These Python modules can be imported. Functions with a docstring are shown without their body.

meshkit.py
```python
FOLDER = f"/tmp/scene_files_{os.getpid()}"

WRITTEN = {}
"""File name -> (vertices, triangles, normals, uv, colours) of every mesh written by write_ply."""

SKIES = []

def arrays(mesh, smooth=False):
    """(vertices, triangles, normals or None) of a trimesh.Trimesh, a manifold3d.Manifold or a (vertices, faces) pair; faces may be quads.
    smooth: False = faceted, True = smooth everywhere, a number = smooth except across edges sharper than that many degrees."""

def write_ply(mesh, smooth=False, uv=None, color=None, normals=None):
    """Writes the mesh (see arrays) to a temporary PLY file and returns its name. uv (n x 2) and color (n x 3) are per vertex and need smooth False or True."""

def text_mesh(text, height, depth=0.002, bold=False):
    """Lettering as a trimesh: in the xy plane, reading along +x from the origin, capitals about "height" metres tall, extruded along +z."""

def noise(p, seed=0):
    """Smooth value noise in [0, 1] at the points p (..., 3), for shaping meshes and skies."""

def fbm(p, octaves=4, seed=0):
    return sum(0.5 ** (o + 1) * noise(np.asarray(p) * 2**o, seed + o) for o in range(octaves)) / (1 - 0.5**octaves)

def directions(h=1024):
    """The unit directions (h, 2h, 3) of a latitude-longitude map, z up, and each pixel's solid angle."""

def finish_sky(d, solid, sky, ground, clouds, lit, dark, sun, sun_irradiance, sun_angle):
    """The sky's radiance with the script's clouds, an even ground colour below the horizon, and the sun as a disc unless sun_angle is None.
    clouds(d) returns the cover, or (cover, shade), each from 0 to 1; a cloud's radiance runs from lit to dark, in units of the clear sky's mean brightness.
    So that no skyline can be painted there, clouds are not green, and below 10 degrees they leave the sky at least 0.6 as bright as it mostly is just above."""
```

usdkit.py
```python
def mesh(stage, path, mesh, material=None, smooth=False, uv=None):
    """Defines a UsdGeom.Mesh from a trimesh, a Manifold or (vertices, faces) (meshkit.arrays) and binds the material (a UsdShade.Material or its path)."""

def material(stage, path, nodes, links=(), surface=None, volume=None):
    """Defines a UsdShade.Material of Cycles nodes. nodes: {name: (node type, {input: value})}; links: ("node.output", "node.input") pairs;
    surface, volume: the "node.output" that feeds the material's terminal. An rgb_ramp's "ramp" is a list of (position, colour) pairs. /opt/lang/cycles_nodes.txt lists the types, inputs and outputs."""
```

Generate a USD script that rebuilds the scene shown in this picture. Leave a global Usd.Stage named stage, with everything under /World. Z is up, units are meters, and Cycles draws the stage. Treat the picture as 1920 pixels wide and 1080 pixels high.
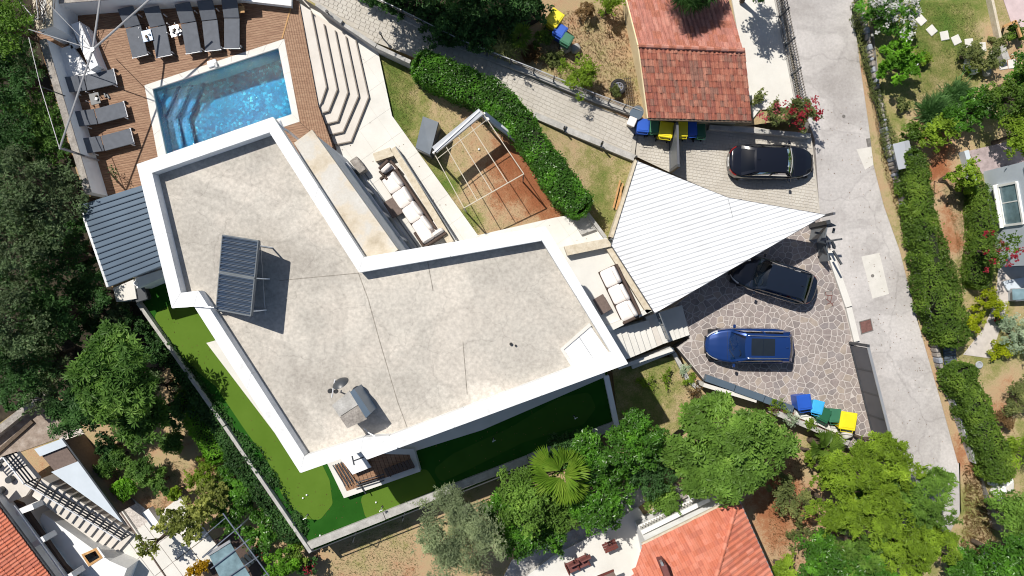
import math, numpy as np, trimesh, usdkit
from pxr import Gf, Sdf, Usd, UsdGeom, UsdLux, UsdShade, Vt
from shapely.geometry import Polygon, LineString, MultiPoint, Point
from shapely.ops import unary_union, voronoi_diagram
from shapely import affinity

stage = Usd.Stage.CreateInMemory()
UsdGeom.SetStageUpAxis(stage, UsdGeom.Tokens.z)
UsdGeom.SetStageMetersPerUnit(stage, 1.0)
UsdGeom.Xform.Define(stage, '/World')
UsdGeom.Scope.Define(stage, '/World/Looks')

# ---------------------------------------------------------------- camera, sky, sun, exposure
H = 38.0            # drone height above the parking
FPX = 1280.0        # 24 mm lens on a 36 mm sensor, in pixels of the 1920 wide picture
cam = UsdGeom.Camera.Define(stage, '/World/drone_camera')
cam.CreateFocalLengthAttr(24.0)
cam.CreateHorizontalApertureAttr(36.0)
cam.CreateVerticalApertureAttr(20.25)
cam.CreateClippingRangeAttr(Gf.Vec2f(0.1, 2000))
cam.CreateExposureAttr(0.2)
cam.AddTranslateOp().Set(Gf.Vec3d(0, 0, H))
EL = math.radians(55.0)
SX, SY = -0.67, 0.74
SUN = np.array([SX * math.cos(EL), SY * math.cos(EL), math.sin(EL)])
SUN /= np.linalg.norm(SUN)
usdkit.material(stage, '/World/Looks/sky_look', {
    'sky': ('sky_texture', {'sky_type': 'single_scattering', 'sun_disc': False, 'sun_elevation': EL, 'sun_rotation': math.atan2(SX, SY)}),
    'bg': ('background_shader', {'strength': 0.072})}, [('sky.color', 'bg.color')], surface='bg.background')
dome = UsdLux.DomeLight.Define(stage, '/World/sky')
dome.GetPrim().SetCustomDataByKey('kind', 'structure')
UsdShade.MaterialBindingAPI.Apply(dome.GetPrim()).Bind(UsdShade.Material.Get(stage, '/World/Looks/sky_look'))
sun = UsdLux.DistantLight.Define(stage, '/World/sun')
sun.CreateNormalizeAttr(True); sun.CreateIntensityAttr(1.25); sun.CreateAngleAttr(0.5); sun.CreateColorAttr(Gf.Vec3f(1.0, 0.95, 0.87))
_z = SUN; _x = np.cross([0, 0, 1], _z); _x /= np.linalg.norm(_x); _y = np.cross(_z, _x)
sun.AddTransformOp().Set(Gf.Matrix4d(*_x, 0, *_y, 0, *_z, 0, 0, 0, 0, 1))

# ---------------------------------------------------------------- helpers
RNG = np.random.default_rng(7)


def P(px, py, z=0.0):
    """The point at height z that the survey pixel (px, py) of the straight-down photograph shows."""
    s = (H - z) / FPX
    return np.array([(px - 960) * s, (540 - py) * s, z])


def XY(pts, z):
    return np.array([P(a, b, z)[:2] for a, b in pts])


def PG(pts, z):
    return Polygon(XY(pts, z)).buffer(0)


used = {}


def numbered(path):
    k = used.get(path, 0); used[path] = k + 1
    return path if k == 0 else f'{path}_{k:03d}'


def put(parent, name, mesh, mat, smooth=False, off=None, w=None):
    path = numbered(f'{parent}/{name}')
    if isinstance(mesh, (list,)):
        mesh = trimesh.util.concatenate(mesh)
    if isinstance(mesh, tuple):
        v, f = np.asarray(mesh[0], float), np.asarray(mesh[1], int)
    else:
        v, f = np.array(mesh.vertices), np.array(mesh.faces)
    if off is not None:
        v = v - off
    uv = None
    if w is not None:
        uv = np.stack([w, np.zeros_like(w)], 1)
    m = usdkit.mesh(stage, path, (v, f) if smooth is False else trimesh.Trimesh(v, f, process=False), L(mat), smooth, uv=uv)
    return m.GetPrim()


def tag(prim, label=None, cat=None, group=None, kind=None):
    for k, v in (('label', label), ('category', cat), ('group', group), ('kind', kind)):
        if v: prim.SetCustomDataByKey(k, v)
    return prim


class Thing:
    def __init__(s, name, label, cat, loc=(0, 0, 0), rot=0.0, group=None, kind=None):
        s.path = numbered('/World/' + name); s.loc = np.array(loc, float)
        x = UsdGeom.Xform.Define(stage, s.path)
        x.AddTranslateOp().Set(Gf.Vec3d(*map(float, loc)))
        if rot: x.AddRotateZOp().Set(float(rot))
        s.prim = x.GetPrim(); tag(s.prim, label, cat, group, kind)

    def part(s, name, mesh, mat, smooth=False, parent=None, label=None, local=False, kind=None):
        p = put(parent.GetPath().pathString if parent else s.path, name, mesh, mat, smooth, None if local else s.loc)
        tag(p, label, kind=kind)
        return p


def solo(name, label, cat, mesh, mat, smooth=False, group=None, kind=None):
    return tag(put('/World', name, mesh, mat, smooth), label, cat, group, kind)


def struct(name, mesh, mat, smooth=False, w=None):
    return tag(put('/World', name, mesh, mat, smooth, w=w), kind='structure')


def dup(thing, name, label, loc, rot=0.0, group=None):
    d = thing.prim.GetCustomData()
    t = Thing(name, label, d['category'], loc, rot, group or d.get('group'))
    t.prim.GetReferences().AddInternalReference(thing.prim.GetPath()); t.prim.SetInstanceable(True)
    return t


def cat(*ms):
    return trimesh.util.concatenate([m for m in ms if m is not None])


def prism(poly, z0, z1):
    if not isinstance(poly, Polygon) and not hasattr(poly, 'geoms'):
        poly = Polygon(poly).buffer(0)
    out = []
    for g in getattr(poly, 'geoms', [poly]):
        if g.is_empty or g.area < 1e-5 or g.geom_type != 'Polygon': continue
        m = trimesh.creation.extrude_polygon(g, z1 - z0, engine='earcut'); m.apply_translation([0, 0, z0]); out.append(m)
    return trimesh.util.concatenate(out)


def cbox(c, size, rz=0.0, ch=0.01, tilt=None):
    """Box with chamfered edges, centre c, turned rz radians about z."""
    s = np.array(size, float) / 2; ch = min(ch, s.min() * .9)
    pts = []
    for a in (-1, 1):
        for b in (-1, 1):
            for d in (-1, 1):
                q = np.array([a, b, d])
                for k in range(3):
                    e = s - ch; e[k] = s[k]; pts.append(q * e)
    m = trimesh.convex.convex_hull(np.array(pts))
    if tilt: m.apply_transform(trimesh.transformations.rotation_matrix(tilt[0], tilt[1]))
    m.apply_transform(trimesh.transformations.rotation_matrix(rz, [0, 0, 1])); m.apply_translation(c)
    return m


def bar(p, q, w, h=None, up=(0, 0, 1)):
    """Rectangular bar from p to q, w wide and h high (along up)."""
    p, q = np.array(p, float), np.array(q, float); h = h or w
    d = q - p; l = np.linalg.norm(d); d /= l; up = np.array(up, float)
    if abs(d @ up) > .99: up = np.array([1., 0, 0])
    s = np.cross(up, d); s /= np.linalg.norm(s); u = np.cross(d, s)
    m = trimesh.creation.box([l, w, h])
    T = np.eye(4); T[:3, 0], T[:3, 1], T[:3, 2], T[:3, 3] = d, s, u, (p + q) / 2
    m.apply_transform(T)
    return m


def tube(p, q, r, n=8, r2=None):
    return pipe([p, q], [r, r if r2 is None else r2], n)


def pipe(pts, rad, n=8):
    pts = np.array(pts, float); rad = np.broadcast_to(rad, len(pts))
    V, Fc = [], []
    for i, p in enumerate(pts):
        d = pts[min(i + 1, len(pts) - 1)] - pts[max(i - 1, 0)]; d /= np.linalg.norm(d) + 1e-9
        a = np.cross(d, [0, 0, 1] if abs(d[2]) < .9 else [1, 0, 0]); a /= np.linalg.norm(a); b = np.cross(d, a)
        t = np.linspace(0, 2 * np.pi, n, endpoint=False)
        V.append(p + rad[i] * (np.cos(t)[:, None] * a + np.sin(t)[:, None] * b))
    for i in range(len(pts) - 1):
        for k in range(n):
            a, b, c, d = i * n + k, i * n + (k + 1) % n, (i + 1) * n + (k + 1) % n, (i + 1) * n + k
            Fc += [(a, b, c), (a, c, d)]
    nv = len(pts) * n; V = np.vstack(V + [pts[:1], pts[-1:]])
    for k in range(n):
        Fc += [(nv, (k + 1) % n, k), (nv + 1, nv - n + k, nv - n + (k + 1) % n)]
    m = trimesh.Trimesh(V, Fc, process=False); m.fix_normals()
    return m


def disc(c, r, h, n=20, axis=(0, 0, 1)):
    m = trimesh.creation.cylinder(radius=r, height=h, sections=n)
    m.apply_transform(trimesh.geometry.align_vectors([0, 0, 1], axis)); m.apply_translation(c)
    return m


def pillow(c, size, rz=0.0, tilt=None, e=0.42, sub=3):
    m = trimesh.creation.icosphere(subdivisions=sub); v = m.vertices
    v = np.sign(v) * np.abs(v) ** e; v[:, 2] *= (0.55 + .45 * np.clip(1.15 - np.abs(v[:, :2]).max(1) ** 4, 0, 1))
    v = v * np.array(size) / 2
    m.vertices = v
    if tilt: m.apply_transform(trimesh.transformations.rotation_matrix(tilt[0], tilt[1]))
    m.apply_transform(trimesh.transformations.rotation_matrix(rz, [0, 0, 1])); m.apply_translation(c)
    return m


def quad(a, b, c, d, thick=0.02):
    """A plate with corners a b c d and a thickness below."""
    a, b, c, d = map(np.array, (a, b, c, d))
    n = np.cross(b - a, d - a); n = n / np.linalg.norm(n)
    if n[2] < 0: n = -n
    pts = np.array([a, b, c, d, a - n * thick, b - n * thick, c - n * thick, d - n * thick])
    return trimesh.convex.convex_hull(pts)


def wall_line(a, b, zr, z0, z1, th, side=0.0):
    """Upright wall whose centre line runs over survey pixels a-b read at height zr."""
    p, q = P(*a, zr), P(*b, zr)
    d = (q - p)[:2]; d /= np.linalg.norm(d); n = np.array([-d[1], d[0]]) * th / 2; o = np.array([-d[1], d[0]]) * side
    return prism(Polygon([p[:2] + n + o, q[:2] + n + o, q[:2] - n + o, p[:2] - n + o]), z0, z1)


def fnoise(xy, seed=0, scale=1.0, octaves=3):
    """Cheap smooth noise, about -1..1."""
    r = np.random.default_rng(seed); out = np.zeros(len(xy)); amp = 1.0; tot = 0
    for o in range(octaves):
        s = 0
        for k in range(6):
            d = r.normal(size=2) * scale * 2 ** o; ph = r.uniform(0, 6.28)
            s = s + np.sin(xy @ d + ph)
        out += amp * s / 2.6; tot += amp; amp *= .6
    return out / tot


# ---------------------------------------------------------------- materials
made = {}


def L(name):
    if not isinstance(name, str): return name
    return made[name]


def surf(name, stops, scale=1.5, detail=8, rough=.85, bump=0.0, bscale=60, spec=.3, fine=0.0, fscale=50, metal=0.0, island=0.0, coat=0.0, dist=0.02, stretch=None, crack=0.0, stain=0.0):
    nodes = {'g': ('geometry', {}),
             'n': ('noise_texture', {'scale': scale, 'detail': detail, 'roughness': .6}),
             'r': ('rgb_ramp', {'ramp': stops}),
             'p': ('principled_bsdf', {'roughness': rough, 'specular_ior_level': spec, 'metallic': metal, 'coat_weight': coat})}
    links = [('n.fac', 'r.fac')]
    pos = 'g.position'
    if stretch:
        nodes['m'] = ('mapping', {'mapping_type': 'point', 'rotation': (0, 0, stretch[0]), 'scale': stretch[1]})
        links.append(('g.position', 'm.vector')); pos = 'm.vector'
    links.append((pos, 'n.vector'))
    out = 'r.color'
    if fine:
        nodes['n2'] = ('noise_texture', {'scale': fscale, 'detail': 4, 'roughness': .7})
        nodes['mr'] = ('map_range', {'from_min': .25, 'from_max': .75, 'to_min': 1 - fine, 'to_max': 1 + fine})
        nodes['mx'] = ('mix_color', {'blend_type': 'multiply', 'fac': 1.0, 'use_clamp': False})
        links += [('g.position', 'n2.vector'), ('n2.fac', 'mr.value'), (out, 'mx.a'), ('mr.result', 'mx.b')]; out = 'mx.result'
    if island:
        nodes['mi'] = ('map_range', {'from_min': 0, 'from_max': 1, 'to_min': 1 - island, 'to_max': 1 + island})
        nodes['mxi'] = ('mix_color', {'blend_type': 'multiply', 'fac': 1.0, 'use_clamp': False})
        links += [('g.random_per_island', 'mi.value'), (out, 'mxi.a'), ('mi.result', 'mxi.b')]; out = 'mxi.result'
    if stain:
        nodes['sn'] = ('noise_texture', {'scale': stain, 'detail': 5.0, 'distortion': .7})
        nodes['ss'] = ('math', {'math_type': 'subtract', 'value2': .52}); nodes['sa'] = ('math', {'math_type': 'absolute'})
        nodes['sr'] = ('map_range', {'from_min': 0.0, 'from_max': .035, 'to_min': .87, 'to_max': 1.0, 'clamp': True})
        nodes['sl'] = ('map_range', {'from_min': .42, 'from_max': .56, 'to_min': .9, 'to_max': 1.03, 'clamp': True})
        nodes['sm'] = ('math', {'math_type': 'multiply'}); nodes['sx'] = ('mix_color', {'blend_type': 'multiply', 'fac': 1.0, 'use_clamp': False})
        links += [('g.position', 'sn.vector'), ('sn.fac', 'ss.value1'), ('ss.value', 'sa.value1'), ('sa.value', 'sr.value'), ('sn.fac', 'sl.value'), ('sr.result', 'sm.value1'), ('sl.result', 'sm.value2'), (out, 'sx.a'), ('sm.value', 'sx.b')]; out = 'sx.result'
    if crack:
        nodes['cn'] = ('noise_texture', {'scale': 1.1, 'detail': 6.0})
        nodes['ca'] = ('vector_math', {'math_type': 'multiply_add', 'vector2': (1.1, 1.1, 0.0)})
        nodes['cv'] = ('voronoi_texture', {'scale': crack, 'feature': 'distance_to_edge', 'dimensions': '2D'})
        nodes['cr'] = ('map_range', {'from_min': 0.0, 'from_max': .010, 'to_min': .84, 'to_max': 1.0, 'clamp': True})
        nodes['cx'] = ('mix_color', {'blend_type': 'multiply', 'fac': 1.0, 'use_clamp': False})
        links += [('g.position', 'cn.vector'), ('cn.color', 'ca.vector1'), ('g.position', 'ca.vector3'), ('ca.vector', 'cv.vector'), ('cv.distance', 'cr.value'), (out, 'cx.a'), ('cr.result', 'cx.b')]; out = 'cx.result'
    links.append((out, 'p.base_color'))
    if bump:
        nodes['nb'] = ('noise_texture', {'scale': bscale, 'detail': 4, 'roughness': .6})
        nodes['b'] = ('bump', {'strength': bump, 'distance': dist})
        links += [('g.position', 'nb.vector'), ('nb.fac', 'b.height'), ('b.normal', 'p.normal')]
    made[name] = usdkit.material(stage, '/World/Looks/' + name, nodes, links, surface='p.BSDF')


def flat(name, c, rough=.5, v=.12, **k):
    c = np.array(c)
    surf(name, [(0.3, tuple(c * (1 - v))), (.7, tuple(c * (1 + v)))], rough=rough, **k)


def leafmat(name, stops, trans=.4, rough=.5, spec=.2, gain=None):
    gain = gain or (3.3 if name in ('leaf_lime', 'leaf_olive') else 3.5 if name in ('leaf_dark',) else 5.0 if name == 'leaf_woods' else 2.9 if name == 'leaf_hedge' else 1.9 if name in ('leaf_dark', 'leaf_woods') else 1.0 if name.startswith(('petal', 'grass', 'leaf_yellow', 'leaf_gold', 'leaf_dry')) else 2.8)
    hue = (1, 1, 1) if not name.startswith('leaf') else (1.0, 1.0, 1.0) if name in ('leaf_olive', 'leaf_woods', 'leaf_dark', 'leaf_silver') else (1.06, 1.0, .9) if name in ('leaf_lime', 'leaf_yellow', 'leaf_gold', 'leaf_dry', 'leaf_scrub') else (1.3, 1.0, .8)
    stops = [(a, tuple(min(.6, x * gain * h) for x, h in zip(c, hue))) for a, c in stops]
    nodes = {'g': ('geometry', {}), 'n': ('noise_texture', {'scale': .9, 'detail': 3}),
             'ma': ('math', {'math_type': 'multiply_add', 'value2': 2.2, 'value3': -.97}),
             'mb': ('math', {'math_type': 'multiply_add', 'value2': .68}),
             'r': ('rgb_ramp', {'ramp': stops}),
             'p': ('principled_bsdf', {'roughness': rough, 'specular_ior_level': spec}),
             'hs': ('hsv', {'saturation': 1.1, 'value': 1.3}),
             't': ('translucent_bsdf', {}), 'x': ('mix_closure', {'fac': trans})}
    links = [('g.position', 'n.vector'), ('g.random_per_island', 'mb.value1'), ('n.fac', 'ma.value1'), ('ma.value', 'mb.value3'), ('mb.value', 'r.fac'),
             ('r.color', 'p.base_color'), ('r.color', 'hs.color'), ('hs.color', 't.color'), ('p.BSDF', 'x.closure1'), ('t.BSDF', 'x.closure2')]
    made[name] = usdkit.material(stage, '/World/Looks/' + name, nodes, links, surface='x.closure')


def groundmat(name, stops, amp=.9):
    nodes = {'g': ('geometry', {}), 'tc': ('texture_coordinate', {}), 'sx': ('separate_xyz', {}),
             'n': ('noise_texture', {'scale': 1.1, 'detail': 9, 'roughness': .68}), 'n2': ('noise_texture', {'scale': 14, 'detail': 6, 'roughness': .75}),
             'a': ('math', {'math_type': 'multiply_add', 'value2': amp, 'value3': -.5 * amp}), 'a2': ('math', {'math_type': 'multiply_add', 'value2': .55, 'value3': -.275}),
             's1': ('math', {'math_type': 'add'}), 's2': ('math', {'math_type': 'add'}),
             'r': ('rgb_ramp', {'ramp': stops}), 'p': ('principled_bsdf', {'roughness': .95, 'specular_ior_level': .1}),
             'mr': ('map_range', {'from_min': .25, 'from_max': .75, 'to_min': .72, 'to_max': 1.28}), 'n3': ('noise_texture', {'scale': 45, 'detail': 3}),
             'mx': ('mix_color', {'blend_type': 'multiply', 'fac': 1.0, 'use_clamp': False}),
             'b': ('bump', {'strength': .7, 'distance': .05})}
    links = [('tc.UV', 'sx.vector'), ('g.position', 'n.vector'), ('g.position', 'n2.vector'), ('g.position', 'n3.vector'), ('n.fac', 'a.value1'), ('n2.fac', 'a2.value1'),
             ('a.value', 's1.value1'), ('a2.value', 's1.value2'), ('s1.value', 's2.value1'), ('sx.x', 's2.value2'), ('s2.value', 'r.fac'),
             ('r.color', 'mx.a'), ('n3.fac', 'mr.value'), ('mr.result', 'mx.b'), ('mx.result', 'p.base_color'), ('n2.fac', 'b.height'), ('b.normal', 'p.normal')]
    made[name] = usdkit.material(stage, '/World/Looks/' + name, nodes, links, surface='p.BSDF')


groundmat('soil_grass', [(0, (.25, .095, .045)), (.18, (.31, .15, .078)), (.33, (.39, .265, .16)), (.5, (.36, .285, .16)), (.63, (.235, .22, .085)), (.8, (.13, .165, .04)), (1, (.08, .145, .026))])
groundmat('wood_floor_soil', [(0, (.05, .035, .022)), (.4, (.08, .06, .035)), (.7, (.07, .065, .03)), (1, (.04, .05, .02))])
surf('road_concrete', [(.25, (.30, .278, .265)), (.42, (.38, .358, .345)), (.55, (.44, .418, .405)), (.7, (.48, .455, .44))], scale=.3, detail=10, rough=.9, bump=.15, bscale=60, fine=.16, fscale=7, crack=.13, stain=.28)
surf('patch_concrete', [(.3, (.50, .48, .44)), (.7, (.58, .56, .52))], scale=2, rough=.9, fine=.08, fscale=30)
surf('grout', [(.3, (.40, .365, .345)), (.7, (.48, .44, .415))], scale=4, rough=.95, bump=.2, bscale=80)
for i, c in enumerate([(.23, .195, .185), (.255, .22, .205), (.205, .178, .17), (.28, .24, .22), (.29, .245, .21), (.22, .195, .19)]):
    surf(f'paving_stone_{i}', [(.25, tuple(np.array(c) * .85)), (.75, tuple(np.array(c) * 1.2))], scale=3.5, rough=.8, fine=.24, fscale=1.4, bump=.2, bscale=40)
surf('paver', [(.25, (.46, .425, .37)), (.5, (.54, .505, .45)), (.75, (.61, .58, .52))], scale=.9, rough=.9, island=.16, fine=.1, fscale=40)
surf('paver_joint', [(.3, (.38, .35, .30)), (.7, (.46, .43, .38))], scale=4, rough=.95)
surf('pale_stone', [(.25, (.53, .515, .475)), (.5, (.60, .585, .545)), (.75, (.65, .635, .60))], scale=.7, detail=9, rough=.7, fine=.05, fscale=20, island=.03)
surf('beige_stone', [(.25, (.40, .34, .25)), (.5, (.50, .44, .34)), (.75, (.58, .53, .44))], scale=5, detail=8, rough=.8, fine=.15, fscale=25)
surf('step_stone', [(.25, (.50, .465, .42)), (.75, (.59, .555, .51))], scale=1.2, rough=.75, fine=.06, fscale=25)
surf('riser_shade', [(.3, (.20, .17, .145)), (.7, (.25, .22, .19))], rough=.8)
surf('roof_screed', [(.25, (.29, .268, .235)), (.37, (.39, .362, .322)), (.47, (.445, .417, .372)), (.58, (.49, .452, .40)), (.72, (.54, .50, .445))], scale=.27, detail=13, rough=.95, fine=.24, fscale=6, bump=.3, bscale=45, crack=.36, stain=.22)
surf('stained_slab', [(.25, (.33, .28, .21)), (.38, (.45, .39, .30)), (.48, (.53, .475, .39)), (.55, (.50, .475, .43)), (.66, (.54, .52, .48)), (.8, (.43, .39, .33))], scale=.8, detail=10, rough=.9, fine=.1, fscale=12)
surf('white_coping', [(.25, (.52, .52, .515)), (.42, (.64, .65, .655)), (.7, (.73, .74, .75))], scale=1.1, detail=10, rough=.5, spec=.25, fine=.09, fscale=5)
surf('white_render', [(.3, (.66, .66, .65)), (.7, (.76, .76, .75))], scale=1.2, rough=.9, fine=.04, fscale=40)
surf('gray_render', [(.3, (.44, .49, .54)), (.7, (.50, .55, .60))], scale=1.2, rough=.9)
surf('cream_render', [(.3, (.62, .50, .30)), (.7, (.74, .62, .40))], scale=1.2, rough=.9, fine=.08)
surf('grey_concrete', [(.25, (.27, .265, .25)), (.5, (.36, .35, .33)), (.75, (.46, .45, .43))], scale=2.5, detail=10, rough=.95, fine=.18, fscale=14, bump=.3)
surf('old_stone', [(.25, (.22, .20, .18)), (.5, (.34, .31, .28)), (.75, (.47, .44, .40))], scale=3.0, detail=10, rough=.95, fine=.2, fscale=12, island=.2, bump=.4)
flat('slate_metal', (.105, .145, .19), rough=.35, spec=.5, metal=.3, v=.1, scale=.6)
flat('slate_seam', (.05, .07, .095), rough=.4, metal=.3)
surf('white_sheet', [(.25, (.60, .605, .61)), (.45, (.68, .69, .70)), (.7, (.74, .75, .76))], scale=.8, detail=9, rough=.4, spec=.4, fine=.04, fscale=10)
flat('dark_metal', (.045, .05, .057), rough=.4, spec=.5)
flat('grey_metal', (.12, .135, .15), rough=.4, spec=.5)
flat('gate_grey', (.085, .09, .105), rough=.45, spec=.5)
flat('steel', (.55, .56, .58), rough=.3, metal=.9)
flat('galvanised', (.42, .43, .44), rough=.45, metal=.6)
flat('alu_white', (.72, .73, .75), rough=.35)
flat('black_rubber', (.02, .02, .021), rough=.8)
flat('black_plastic', (.025, .026, .028), rough=.5)
flat('wicker_brown', (.075, .052, .042), rough=.8, scale=30, v=.35)
flat('table_brown', (.13, .095, .08), rough=.6, scale=8, v=.2)
flat('red_brown', (.12, .035, .028), rough=.5)
flat('maroon_plastic', (.15, .055, .05), rough=.7, scale=3)
flat('sling_charcoal', (.095, .105, .125), rough=.75, scale=4, v=.12)
surf('cushion_white', [(.3, (.66, .61, .58)), (.7, (.74, .69, .66))], scale=3, rough=.9, bump=.15, bscale=12, dist=.03)
surf('sofa_white', [(.3, (.68, .68, .68)), (.7, (.77, .77, .77))], scale=3, rough=.8)
flat('wicker_gray', (.34, .30, .285), rough=.8, scale=25, v=.2)
surf('teak', [(.2, (.26, .12, .064)), (.45, (.45, .245, .14)), (.75, (.66, .42, .26))], scale=2.2, rough=.6, spec=.25, island=.5, fine=.12, fscale=30, stretch=(.3, (1, 9, 9)))
surf('deck_gap', [(.3, (.035, .018, .012)), (.7, (.05, .026, .018))], rough=.9)
flat('timber', (.42, .24, .10), rough=.7, scale=6, v=.25)
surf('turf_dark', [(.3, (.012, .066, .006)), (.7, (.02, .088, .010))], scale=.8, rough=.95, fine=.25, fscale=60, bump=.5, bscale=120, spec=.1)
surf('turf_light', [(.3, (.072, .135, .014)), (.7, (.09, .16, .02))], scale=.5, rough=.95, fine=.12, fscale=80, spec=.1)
flat('hole_dark', (.01, .012, .01), rough=.9)
for i, c in enumerate([(.30, .105, .07), (.35, .135, .09), (.26, .095, .07), (.24, .12, .09), (.37, .165, .115)]):
    surf(f'clay_old_{i}', [(.2, tuple(np.array(c) * .62)), (.5, c), (.8, tuple(np.array(c) * 1.25))], scale=4, detail=8, rough=.9, fine=.25, fscale=16)
for i, c in enumerate([(.46, .145, .085), (.50, .175, .11), (.43, .14, .09), (.53, .20, .135)]):
    surf(f'clay_new_{i}', [(.25, tuple(np.array(c) * .85)), (.75, tuple(np.array(c) * 1.12))], scale=1.3, detail=8, rough=.85, fine=.12, fscale=20)
for n, c in dict(blue=(.018, .085, .42), light_blue=(.05, .36, .68), green=(.018, .10, .05), grey_green=(.04, .15, .085), yellow=(.72, .60, .02), yellow_b=(.62, .48, .01)).items():
    flat('bin_' + n, c, rough=.4, spec=.45, v=.08)
flat('paint_black', (.006, .007, .012), rough=.22, coat=.8, v=.05)
flat('paint_navy', (.012, .042, .17), rough=.25, coat=.9, metal=.35, v=.05)
flat('paint_dark', (.008, .012, .022), rough=.2, coat=.9, v=.05)
flat('car_trim', (.02, .02, .022), rough=.5)
flat('car_cabin', (.05, .055, .055), rough=.8)
flat('seat_grey', (.13, .135, .13), rough=.8)
flat('rim_silver', (.6, .6, .62), rough=.25, metal=.9)
flat('lamp_red', (.35, .012, .012), rough=.2, coat=.8)
flat('lamp_clear', (.55, .57, .6), rough=.12, coat=1.0)
flat('plate_white', (.7, .7, .7), rough=.5)
flat('flower_white', (.75, .75, .72), rough=.7)
flat('ball_white', (.8, .8, .8), rough=.4)
flat('bark', (.10, .075, .055), rough=.95, scale=8, v=.4)
flat('bark_grey', (.22, .20, .18), rough=.95, scale=8, v=.35)
flat('awning_glass', (.16, .24, .27), rough=.12, spec=.6, scale=1.5, v=.35)
flat('collector_glass', (.02, .035, .065), rough=.15, spec=.6)
flat('collector_rib', (.22, .25, .30), rough=.4, metal=.6)


def glassmat(name, tint, ior=1.5, rough=.02):
    made[name] = usdkit.material(stage, '/World/Looks/' + name, {
        't': ('transparent_bsdf', {'color': tint}), 'gl': ('glossy_bsdf', {'color': (.9, .95, 1), 'roughness': rough}), 'fr': ('fresnel', {'IOR': ior}), 'x': ('mix_closure', {})},
        [('fr.fac', 'x.fac'), ('t.BSDF', 'x.closure1'), ('gl.BSDF', 'x.closure2')], surface='x.closure')


glassmat('clear_glass', (.85, .92, .92))
glassmat('car_glass', (.72, .80, .78), ior=1.6)
glassmat('car_glass_dark', (.06, .07, .08), ior=1.8)
made['pool_water'] = usdkit.material(stage, '/World/Looks/pool_water', {
    'g': ('geometry', {}), 'n': ('noise_texture', {'scale': 5.5, 'detail': 4, 'distortion': .8}), 'b': ('bump', {'strength': .8, 'distance': .10}),
    't': ('transparent_bsdf', {'color': (.46, .80, .90)}), 'gl': ('glossy_bsdf', {'color': (.95, .98, 1), 'roughness': .04}), 'fr': ('fresnel', {'IOR': 1.33}), 'x': ('mix_closure', {})},
    [('g.position', 'n.vector'), ('n.fac', 'b.height'), ('b.normal', 'gl.normal'), ('b.normal', 'fr.normal'), ('fr.fac', 'x.fac'), ('t.BSDF', 'x.closure1'), ('gl.BSDF', 'x.closure2')], surface='x.closure')
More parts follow.
